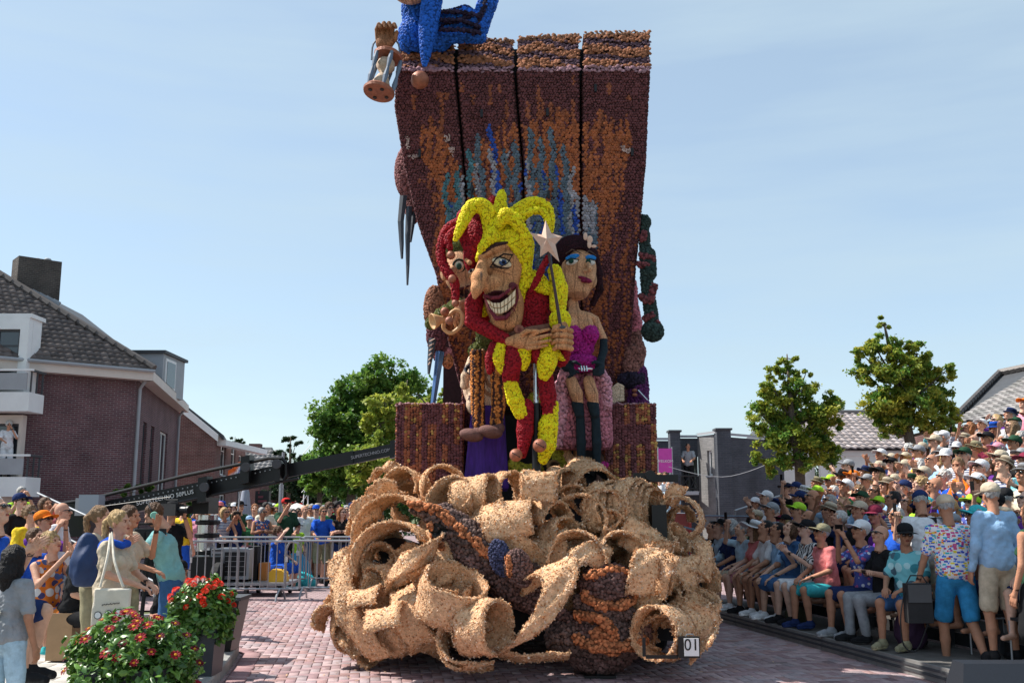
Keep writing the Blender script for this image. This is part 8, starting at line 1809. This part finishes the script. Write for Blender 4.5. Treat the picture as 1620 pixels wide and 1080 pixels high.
# ---------------- people at the right, standing with their backs to the camera
def at(px, d, z=0): return (W(px, 900, d).x, d, z)
person('man in white tee and black cap bending over the front row', 'bend_back', at(1470, 11.7, DZ), math.radians(165), 0, ('tee', 'white'), ('shorts', 'cream'), ('short', 'grey'), ('cap', 'navy'), sc=1.0, skin=4)
cm_ = person('man in colourful dash print shirt and blue shorts carrying a black bag', 'walk_bag', at(1511, 10.95), math.radians(176), 0, ('tee', 'white'), ('shorts', 'blue'), ('short', 'grey'), ('cap', 'beige'), sc=1.04, skin=4, pat='confetti', fat=1.15)
[c for c in cm_.children if c.name.startswith('shorts')][0].color = (.04, .26, .52, 1)
person('tall man in light blue linen shirt and khaki shorts seen from behind', 'stand_back', at(1578, 10.55, DZ), math.radians(186), 0, ('long', 'light blue'), ('shorts', 'beige'), ('short', 'grey'), ('cap', 'beige'), sc=1.0, skin=3, fat=1.15)
person('woman in dark green ragged top at the right edge', 'stand_down', at(1642, 9.9), math.radians(200), 1, ('tank', 'dark green'), ('skirt', 'black'), ('long', 'brown'), sc=1.0, skin=3)
person('man in black shirt and black cap behind the tall blue shirted man', 'stand_back', at(1600, 12.3, .15), math.radians(150), 0, ('tee', 'black'), ('shorts', 'navy'), ('short', 'grey'), ('cap', 'black'), sc=1.0)
p = W(1452, 950, 10.75); bg_ = thing('shoulder_bag', 'black square shoulder bag hanging from the hand of the dash print shirt man', 'bag', tuple(p))
MB().cbox((p.x, p.y, p.z-.02), (.13, .06, .20)).out('body', M['blackm'], bg_); MB().cbox((p.x, p.y-.066, p.z+.08), (.12, .006, .09)).out('flap', M['dgrey'], bg_); MB().tube([(p.x-.11, p.y, p.z+.18), (p.x-.06, p.y, p.z+.26), (p.x+.06, p.y, p.z+.26), (p.x+.11, p.y, p.z+.18)], .008, 5).out('handle', M['blackm'], bg_); MB().tube(spl([(p.x-.13, p.y, p.z+.1), (p.x-.19, p.y, p.z-.15), (p.x-.16, p.y+.05, p.z-.45), (p.x-.02, p.y+.05, p.z-.5), (p.x+.1, p.y, p.z-.2)], 4), .008, 5).out('strap', M['blackm'], bg_)
q = gp(5.3, .55); bag('backpack', 'dark purple backpack under the seat of the palm print shirt man', 'backpack', (q.x-.25, q.y+.3, DZ), (.17, .13, .22), mat('dark_purple_cloth', (.05, .02, .05), rough=.8)); q = gp(2.4, .25); bag('backpack', 'khaki bag between the feet of the front row', 'backpack', (q.x, q.y, DZ), (.15, .1, .13), mat('khaki_cloth', (.08, .08, .045), rough=.9)); q = gp(3.5, .35); bag('backpack', 'dark backpack beside the salmon polo man', 'backpack', (q.x, q.y, DZ), (.18, .12, .16), M['blackm'])
for i, t in enumerate((5.75, 6.4)):
    c = gp(t, .92, DZ); ch = thing('folding_chair', ('empty black steel framed chair right of the palm print shirt man', 'empty black steel framed chair behind the dash print shirt man')[i], 'chair', tuple(c))
    Mx = Matrix.Translation(c) @ Matrix.Rotation(TH, 4, 'Z'); MB().box((-.2, -.2, .42), (.2, .2, .45), Mx).out('seat', M['blackm'], ch); MB().box((-.2, .19, .55), (.2, .21, .85), Mx).out('backrest', M['blackm'], ch)
    for s in (-1, 1): MB().tube([Mx @ Vector((s*.21, -.2, .0)), Mx @ Vector((s*.21, -.2, .41)), Mx @ Vector((s*.21, .2, .41)), Mx @ Vector((s*.21, .22, .88))], .012, 6).tube([Mx @ Vector((s*.21, .2, .0)), Mx @ Vector((s*.21, .2, .40))], .012, 6).out('leg', M['steel'], ch)
# ---------------- standing crowd behind the barriers
R_ = math.radians; FR = R_(25)
back = [ # px, d, label, pose, fem, shirt, legs, hair, hat, glasses, scale, pat
 (343, 24.2, 'man in pale cap and sunglasses behind the striped top woman', 'stand_down', 0, ('tee', 'pale blue'), ('shorts', 'navy'), ('short', 'grey'), ('cap', 'salmon'), 1, 1.04, None),
 (349, 22.8, 'blond woman in black and white striped top leaning on the barrier', 'stand_lean', 1, ('tank', 'white'), ('skirt', 'black'), ('bob', 'blond'), None, 1, .98, 'stripe'),
 (369, 22.9, 'woman in navy dress filming with a phone by the barrier', 'stand_phone', 1, ('tank', 'navy'), ('skirt', 'navy'), ('bob', 'brown'), None, 0, .93, None),
 (375, 24.4, 'man in dark cap and dark green shirt behind the filming woman', 'stand_down', 0, ('tee', 'dark green'), ('shorts', 'beige'), ('short', 'brown'), ('cap', 'black'), 0, 1.05, None),
 (391, 23.2, 'boy in pale blue cap at the barrier', 'stand_down', 0, ('tee', 'green'), ('shorts', 'navy'), ('short', 'brown'), ('cap', 'light blue'), 0, .86, None),
 (389, 22.7, 'blond toddler in pink top holding the barrier', 'stand_down', 1, ('tank', 'pink'), ('shorts', 'pink'), ('curly', 'blond'), None, 0, .60, None),
 (399, 24.6, 'man in purple shirt beside the folded parasol', 'stand_down', 0, ('tee', 'purple'), ('shorts', 'navy'), ('short', 'ginger'), None, 0, 1.02, None),
 (411, 22.9, 'grey haired man in blue patterned sleeveless shirt', 'stand_cross', 0, ('tank', 'navy'), ('shorts', 'black'), ('short', 'grey'), None, 1, .97, 'floral'),
 (417, 24.3, 'man in yellow tee seen side on', 'stand_cross', 0, ('tee', 'cream'), ('shorts', 'beige'), ('short', 'black'), None, 0, 1.04, None),
 (424, 25.2, 'man in black tee between yellow tee and white tee', 'stand_down', 0, ('tee', 'black'), ('shorts', 'navy'), ('short', 'brown'), None, 1, 1.0, None),
 (433, 24.8, 'man in white tee left of the red cap man', 'stand_down', 0, ('tee', 'white'), ('shorts', 'navy'), ('short', 'brown'), None, 1, .98, None),
 (449, 22.8, 'tall man in red cap and dark green tee holding a phone', 'stand_phone_one', 0, ('tee', 'dark green'), ('shorts', 'black'), ('short', 'brown'), ('cap', 'red'), 1, 1.08, None),
 (461, 24.2, 'woman with dark hair right of the red cap man', 'stand_down', 1, ('tank', 'black'), ('shorts', 'denim blue'), ('bob', 'black'), None, 1, .95, None),
 (468, 22.9, 'child in lime yellow shirt with dark cap', 'stand_down', 0, ('tee', 'lime'), ('shorts', 'beige'), ('short', 'brown'), ('cap', 'black'), 0, .78, None),
 (478, 24.0, 'bald man in white tee turned away to the right', 'stand_down', 0, ('tee', 'white'), ('shorts', 'denim blue'), None, None, 0, 1.0, None),
 (486, 25.6, 'man in white shirt and sunglasses behind the bald man', 'stand_down', 0, ('tee', 'white'), ('shorts', 'navy'), ('short', 'brown'), None, 1, 1.0, None),
 (497, 25.0, 'man in blue cap and pale blue shirt with a backpack', 'stand_down', 0, ('tee', 'pale blue'), ('shorts', 'khaki'), ('short', 'grey'), ('cap', 'blue'), 0, 1.0, None),
 (508, 22.9, 'youth in royal blue tee leaning on the rear barrier', 'stand_lean', 0, ('tee', 'blue'), ('shorts', 'khaki'), ('short', 'light brown'), None, 1, .99, None),
 (518, 23.8, 'curly haired man in green shirt behind the blue shirted youth', 'stand_down', 0, ('tee', 'green'), ('shorts', 'khaki'), ('curly', 'brown'), None, 1, 1.03, None),
 (530, 23.9, 'dark haired man in black tee by the float', 'stand_down', 0, ('tee', 'black'), ('shorts', 'beige'), ('curly', 'black'), None, 0, 1.04, None),
 (538, 22.9, 'woman in black sleeveless top and sunglasses next to the float', 'stand_cross', 1, ('tank', 'black'), ('shorts', 'navy'), ('long', 'ginger'), None, 1, .97, None),
 (546, 24.6, 'man in blue shirt half hidden by the curls', 'stand_down', 0, ('tee', 'blue'), ('shorts', 'grey'), ('short', 'grey'), None, 1, 1.0, None),
 (309, 23.0, 'woman in pink shirt left of the crane column', 'stand_down', 1, ('tee', 'pink'), ('shorts', 'white'), ('bob', 'light brown'), None, 0, .95, None),
 (357, 25.0, 'man in maroon shirt between pale cap man and filming woman', 'stand_down', 0, ('tee', 'maroon'), ('shorts', 'navy'), ('short', 'black'), None, 0, 1.0, None),
 (440, 26.5, 'woman in salmon shirt further back beside the grey pole', 'stand_down', 1, ('tee', 'salmon'), ('shorts', 'white'), ('bun', 'blond'), None, 0, .96, None)]
bk_o = {}
for (px, d, lb, ps, fem, sh, lg_, hr, ht, gl, sc, pat) in back:
    o = person(lb, ps, at(px, d), FR+random.uniform(-.25, .35), fem, sh, lg_, hr, ht, bool(gl), sc=sc, pat=pat, group='spectators standing behind the barriers'); bk_o[lb] = o
    if 'phone' in ps: phone('phone held by the '+('woman in navy dress' if fem else 'man in red cap'), o, ps, grp=None)
o = person('woman in blue dress sitting low behind the barrier on a camp chair', 'sit_shade', at(436, 21.9, -.05), FR+.9, 1, ('tee', 'blue'), ('skirt', 'blue'), ('curly', 'brown'), None, True, sc=1.0)
cch = thing('camp_chair', 'low dark camp chair under the woman in the blue dress', 'chair', at(436, 21.95)); x = at(436, 21.95)[0]
MB().box((x-.24, 21.72, .33), (x+.24, 22.15, .36)).out('seat', M['blackm'], cch); MB().box((x-.24, 22.152, .36), (x+.24, 22.17, .80)).out('backrest', mat('navy_canvas', (.02, .03, .09), rough=.9), cch)
for sx in (-.22, .22):
    for y in (21.75, 22.12): MB().tube([(x+sx, y, 0), (x-sx*.2+sx, y, .33)], .01, 5).out('leg', M['steel'], cch)
# far crowd down the street
FG = 'far spectators down the street'
rf_ = random.Random(5); nf = 0; loff = ['behind the striped woman', 'behind the red cap man', 'under the large parasol', 'near the white tents', 'next to the float curls']
seen = set()
for k in range(96):
    d = rf_.uniform(25.4, 46) if k % 3 else rf_.uniform(24.8, 28); px = rf_.uniform(338, 556) if k > 8 else rf_.uniform(300, 345); s_c = rf_.choice(shc); fem = rf_.random() < .5; hcol = rf_.choice(['grey', 'brown', 'black', 'blond', 'white']); ht = rf_.choice([None, None, 'cap', 'sun_hat']); hcl = rf_.choice(hcc)
    reg = 'left of the folded parasol' if px < 389 else 'between folded parasol and grey pole' if px < 442 else 'below the large parasol' if px < 500 else 'before the slim trees'
    who = 'woman' if fem else 'man'; hd_l = f"{hcl} {ht.replace('_', ' ')}" if ht else f'{hcol} hair'
    lb = f'far {who} in {s_c} shirt with {hd_l}, {reg}'
    if lb in seen: continue
    seen.add(lb); person(lb, rf_.choice(['stand_down', 'stand_cross', 'stand_phone', 'stand_clap']), at(px, d), FR+rf_.uniform(-.6, .6), int(fem), ('tee', s_c), ('shorts', rf_.choice(['navy', 'beige', 'black'])), ('bob' if fem else 'short', hcol), (ht, hcl) if ht else None, rf_.random() < .5, sc=rf_.uniform(.93, 1.05), group=FG, shoes=None)
for (px, d, z, lb, c, hr) in ((1047, 25, 1.15, 'man with fair hair just right of the right block, below the banner', 'white', 'blond'), (1056, 25.6, 1.2, 'woman in white below the pink banner', 'white', 'brown'), (1062, 24.6, .95, 'person in pale blue shirt at the rail below the banner', 'pale blue', 'grey')):
    person(lb, 'stand_down', at(px, d, z-.3), R_(-20), 1, ('tee', c), ('shorts', 'navy'), ('bob', hr), None, False, sc=.97, shoes=None)
pl2 = thing('platform', 'raised black platform with crossed rails right of the float block', 'platform', at(1056, 25.2)); x = at(1056, 25.2)[0]; MB().box((x-.6, 24.2, 0), (x+.6, 26.2, .63)).out('deck', M['blackm'], pl2)
m_ = MB()
for z in (1.15, 1.6): m_.tube([(x-.6, 24.25, z), (x+.6, 24.25, z)], .02, 6)
m_.tube([(x-.6, 24.25, .65), (x, 24.25, 1.6)], .02, 6).tube([(x, 24.25, 1.6), (x+.6, 24.25, .65)], .02, 6).out('rail', M['steel'], pl2)
person('man in grey shirt standing on the dark balcony of the flats', 'stand_lean', (W(1090, 760, D1+.3).x, D1+.25, ba.z), R_(-15), 0, ('tee', 'grey'), ('trousers', 'black'), ('short', 'black'), None, False, sc=.98, skin=3)
person('grey haired woman in white at the lower left balcony', 'stand_facehand', (W(12, 712, 29).x, 28.95, W(44, 785, 28.5).z+.55), R_(35), 1, ('tee', 'white'), ('shorts', 'white'), ('curly', 'white'), None, True, sc=.9)
# ---------------- left foreground
RT = R_(70)
person('elderly white haired woman in blue top at the left edge clapping', 'sit_clap', at(-26, 8.2, .36), R_(85), 1, ('tank', 'blue'), ('shorts', 'navy'), ('short', 'white'), None, True, sc=1.06, skin=2, fat=1.15)
person('girl with long black ponytail in grey flower print tee, seen from behind', 'stand_back', at(20, 6.9, PVZ), R_(165), 0, ('tee', 'grey'), ('trousers', 'pale blue'), ('long', 'black'), None, False, sc=.745, skin=4)
person('crossed leg person in blue shorts and green orange sneakers, mostly hidden by the girl', 'sit_lap', at(48, 11.7, PVZ-.03), R_(68), 0, ('tee', 'blue'), ('shorts', 'blue'), ('short', 'brown'), None, False, sc=1.02, skin=0, shoes='turquoise')
person('curly blond woman in orange floral dress clapping', 'sit_clap_high', at(74, 11.2, PVZ-.02), R_(62), 1, ('tank', 'orange'), ('trousers', 'orange'), ('curly', 'blond'), None, False, sc=.98, skin=0, pat='orangef', legpat='orangef')
person('woman with headphones and a bun in black tee', 'sit_lean', at(120, 11.0, PVZ-.06), R_(72), 1, ('tee', 'black'), ('trousers', 'black'), ('bun', 'light brown'), None, False, sc=1.0, skin=0)
person('man in orange cap and purple shirt with sunglasses', 'sit_phone', at(58, 12.7, .30), R_(75), 0, ('tee', 'purple'), ('shorts', 'grey'), ('short', 'brown'), ('cap', 'orange'), True, sc=1.0)
person('boy in yellow shirt with glasses above the orange cap', 'sit_lap', at(38, 13.9, .42), R_(60), 0, ('tee', 'yellow'), ('shorts', 'grey'), ('curly', 'light brown'), None, True, sc=.96)
person('person in lime green shirt holding a phone up by the brick wall', 'stand_phone', at(24, 18.5, .35), R_(40), 0, ('tee', 'lime'), ('shorts', 'grey'), ('short', 'grey'), None, False, sc=.98)
person('bald man with glasses in dark vest and white sleeves', 'stand_down', at(90, 13.2, .02), R_(95), 0, ('long', 'white'), ('trousers', 'navy'), None, None, True, sc=.985, skin=0)
person('woman filming behind the boy in yellow', 'sit_phone', at(62, 14.6, .50), R_(55), 1, ('tank', 'salmon'), ('shorts', 'navy'), ('bob', 'brown'), None, False, sc=1.0)
person('man in dark cap beyond the boy in yellow', 'sit_lap', at(20, 14.8, .55), R_(60), 0, ('tee', 'black'), ('shorts', 'navy'), ('short', 'brown'), ('cap', 'navy'), True, sc=1.0)
person('ponytailed scout girl in beige shirt with blue scarf carrying a tote bag', 'stand_front', at(176, 8.7, PVZ), R_(80), 1, ('tee', 'beige'), ('shorts', 'khaki'), ('pony', 'blond'), None, False, sc=.88, skin=0)
person('second scout with fair ponytail and blue backpack behind the first', 'stand_clap', at(152, 9.6, PVZ), R_(80), 1, ('tee', 'beige'), ('trousers', 'khaki'), ('pony', 'light brown'), None, False, sc=.90, skin=0)
person('scout with brown hair and glasses raising hands to her mouth', 'stand_facehand', at(198, 9.8, PVZ), R_(78), 1, ('tee', 'beige'), ('shorts', 'khaki'), ('pony', 'brown'), None, False, sc=.90, skin=3)
person('cameraman in grey green tee and denim shorts with green headphones', 'bend_cam', at(272, 10.9, 0), R_(-78), 0, ('tee', 'teal'), ('shorts', 'denim blue'), ('short', 'brown'), None, False, sc=1.0, skin=0, shoes='black')
person('second cameraman in black tee and cap behind the first', 'stand_camhigh', at(266, 14.0, 0), R_(40), 0, ('tee', 'black'), ('shorts', 'grey'), ('short', 'brown'), ('cap', 'black'), False, sc=1.0)
person('crouching man in black tee, cap and sunglasses beside the cameraman', 'crouch', at(286, 11.8, 0), R_(12), 0, ('tee', 'black'), ('shorts', 'light blue'), ('short', 'brown'), ('cap', 'black'), True, sc=1.0, skin=4)
person('child in yellow with a blue backpack by the green shrub tree', 'stand_down', at(284, 17.5, .25), R_(160), 0, ('tee', 'yellow'), ('shorts', 'blue'), ('short', 'brown'), None, False, sc=.86)
# extra sneakers leg, scarf, tote, headphones, cameras
tt = thing('tote_bag', 'cream cotton tote bag with six round black portraits', 'bag', tuple(W(178, 960, 8.35))); a = W(146, 926, 8.35); b = W(206, 1006, 8.35); c = W(176, 930, 8.35)
f = Field((a.x-.05, 8.2, b.z-.05), (b.x+.05, 8.5, a.z+.08), .012); cx_, cz_ = (a.x+b.x)/2, (a.z+b.z)/2; f.cap((cx_-.09, 8.35, cz_+.10), (cx_-.09, 8.35, cz_-.12), .075, .085, .05); f.cap((cx_+.07, 8.35, cz_+.12), (cx_+.07, 8.35, cz_-.12), .075, .08, .05)
X, Y, Z = np.meshgrid(*f.ax, indexing='ij'); hx_, hz_ = (b.x-a.x)/2-.02, (a.z-b.z)/2-.02; dd = np.maximum(np.maximum(np.abs(X-cx_-.03*(Z-cz_))-hx_, np.abs(Z-cz_)-hz_), np.abs(Y-8.35)-.028-.01*np.sin(X*22)*np.cos(Z*15)); f.f = dd.astype(np.float32); f.c[:] = 1
V, Q, cc = f.mesh(); mk('body', V, Q, mat('cotton', (.66, .60, .50), rough=.9, nz=.1, nscale=12, bump=.3, bscale=20), tt, smooth=True)
for r_ in range(2):
    for k in range(3):
        x_ = cx_-.10+k*.085+.01; z_ = cz_-.03-r_*.10+k*.010; dsk = MB().lathe([(.001, 0), (.031, 0), (.031, .003), (.001, .003)], 16, Matrix.Translation((x_, 8.31, z_)) @ Matrix.Rotation(PI/2, 4, 'X')).out('printed_portrait', M['black'], tt)
        MB().lathe([(.022, 0), (.025, 0), (.025, .001), (.022, .001)], 16, Matrix.Translation((x_, 8.306, z_)) @ Matrix.Rotation(PI/2, 4, 'X')).ball((x_+.003, 8.306, z_+.006), (.007, .002, .009), 8, 5).out('face_lines', M['white'], dsk)
m = MB(); [m.cbox((cx_-.06+k*.0085, 8.309, cz_+.05+k*.0009+.002*(k % 3)), (.0028, .001, .004+.002*(k % 4 == 0))) for k in range(17)]; o = m.out('printed_line', M['black'], tt); o['kind'] = 'stuff'
MB().tube(spl([(cx_-.10, 8.34, a.z-.01), (cx_-.08, 8.40, a.z+.22), (W(176, 845, 8.6).x, 8.60, W(176, 842, 8.6).z), (cx_-.02, 8.40, a.z+.2), (cx_+.09, 8.34, a.z-.01)], 5), .011, 6).out('strap', bpy.data.materials['cotton'], tt)
sc_ = thing('neckerchief', 'royal blue scout neckerchief round the ponytailed girl', 'scarf', tuple(W(184, 858, 8.65))); q = W(186, 858, 8.68)
f = Field((q.x-.2, q.y-.2, q.z-.2), (q.x+.2, q.y+.2, q.z+.15), .011); f.chain([(q.x-.075+.0, q.y, q.z+.02), (q.x-.03, q.y-.08, q.z+.01), (q.x+.06, q.y-.05, q.z-.02), (q.x+.07, q.y+.04, q.z-.01), (q.x-.02, q.y+.09, q.z+.01), (q.x-.075, q.y, q.z+.02)], [.03]*6, .01); f.ell((q.x-.10, q.y, q.z-.04), (.06, .09, .07), .02); V, Q, cc = f.mesh(); o = mk('cloth', V, Q, M['cloth'], sc_, smooth=True, cols=cc); o.color = (.02, .08, .42, 1)
bp_ = W(134, 880, 9.3); o = bag('backpack', 'navy blue backpack on the back of the second scout', 'backpack', (bp_.x, 9.35, bp_.z-.26), (.13, .17, .26), mat('navy_nylon', (.012, .035, .11), rough=.6, nz=.2))
hp_ = W(253, 822, 10.7)
def cam_rig(lb, px, py, d, rz):
    c = W(px, py, d); t = thing('video_camera', lb, 'camera', tuple(c)); Mx = Matrix.Translation(c) @ Matrix.Rotation(rz, 4, 'Z')
    MB().box((-.07, -.16, -.08), (.07, .16, .08), Mx).out('body', M['blackm'], t); MB().lathe([(.045, 0), (.05, .06), (.045, .14), (.055, .16), (.055, .2)], 14, Mx @ Matrix.Translation((0, -.16, 0)) @ Matrix.Rotation(PI/2, 4, 'X')).out('lens', M['black'], t); MB().tube([Mx @ Vector((0, -.12, .082)), Mx @ Vector((0, -.12, .13)), Mx @ Vector((0, .1, .13)), Mx @ Vector((0, .1, .082))], .012, 6).out('handle', M['blackm'], t); MB().box((.072, -.05, -.03), (.12, .08, .05), Mx).out('monitor', M['black'], t); return t
cam_rig('black video camera held low by the cameraman with green headphones', 236, 848, 10.8, R_(-60)); cam_rig('black video camera lifted by the second cameraman', 271, 806, 13.7, R_(60))
tri = thing('camera_stand', 'black tripod of hoses and rods below the video camera', 'tripod', (W(232, 930, 10.8).x, 10.8, 0)); x = W(232, 930, 10.8).x
for k in range(3): a_ = 2*PI*k/3; MB().tube([(x, 10.8, 1.25), (x+.35*math.cos(a_), 10.8+.35*math.sin(a_), .01)], .022, 7).out('leg', M['blackm'], tri)
MB().tube([(x, 10.8, 1.2), (x, 10.8, 1.45)], .03, 8).out('head', M['blackm'], tri)
J = POSES['bend_cam']; cmo = [o for o in bpy.data.objects if o.get('label', '').startswith('cameraman in grey')][0]
def headset(lb, who, ps, col, yaw=0):
    o0 = [o for o in bpy.data.objects if o.get('label', '').startswith(who)][0]; J = POSES[ps]; Mx = Matrix.Translation(o0.location) @ Matrix.Rotation(o0.rotation_euler.z, 4, 'Z') @ Matrix.Scale(o0.scale.x, 4) @ Matrix.Translation(J['head']) @ Matrix(J['hrot'].tolist()).to_4x4()
    t = thing('headphones', lb, 'headphones', tuple(Mx @ Vector((0, 0, .05)))); MB().tube([Mx @ Vector((.088*math.sin(a), .01, .02+.122*math.cos(a))) for a in np.linspace(-1.35, 1.35, 11)], .009, 6).out('band', M['blackm'], t)
    for s in (-1, 1): mm = MB().lathe([(.01, -.018), (.036, -.018), (.042, 0), (.036, .018), (.01, .018)], 14, Mx @ Matrix.Translation((s*.095, .01, -.002)) @ Matrix.Rotation(PI/2, 4, 'Y')).out('ear_cup', M['cloth'], t, cols=(1, 1, 1)); mm.color = (*col, 1)
headset('pale green ear defenders on the cameraman', 'cameraman in grey', 'bend_cam', (.22, .45, .36)); headset('black headphones on the woman with the bun', 'woman with headphones', 'sit_lean', (.02, .02, .02))
blt = W(250, 894, 10.7)
# flower print on the grey tee
q = [o for o in bpy.data.objects if o.get('label', '').startswith('girl with long black')][0]; sh_ = [c for c in q.children if c.name.startswith('shirt')][0]
fl_m = mat('print_white', (.75, .72, .6), rough=.9); gm = mat('print_green', (.03, .22, .06), rough=.9); pm = mat('print_pink', (.6, .25, .15), rough=.9)
def onback(x, z): return Vector((x, .150+.004, z))
for (x, z, r_) in ((.02, 1.30, .030), (.055, 1.24, .034), (-.02, 1.22, .03), (.0, 1.33, .02)):
    m = MB()
    for k in range(6): a = 2*PI*k/6; m.ball(onback(x+r_*.6*math.cos(a), z+r_*.6*math.sin(a)), (r_*.45, .006, r_*.28), 8, 5)
    m.out('printed_flower', fl_m, sh_, local=True)
m = MB()
for (x, z, x2, z2) in ((.02, 1.27, .0, 1.06), (.05, 1.2, .03, 1.04), (-.02, 1.19, -.01, 1.04)): m.tube([onback(x, z), onback(x2, z2)], .007, 5)
m.out('printed_stem', gm, sh_, local=True)
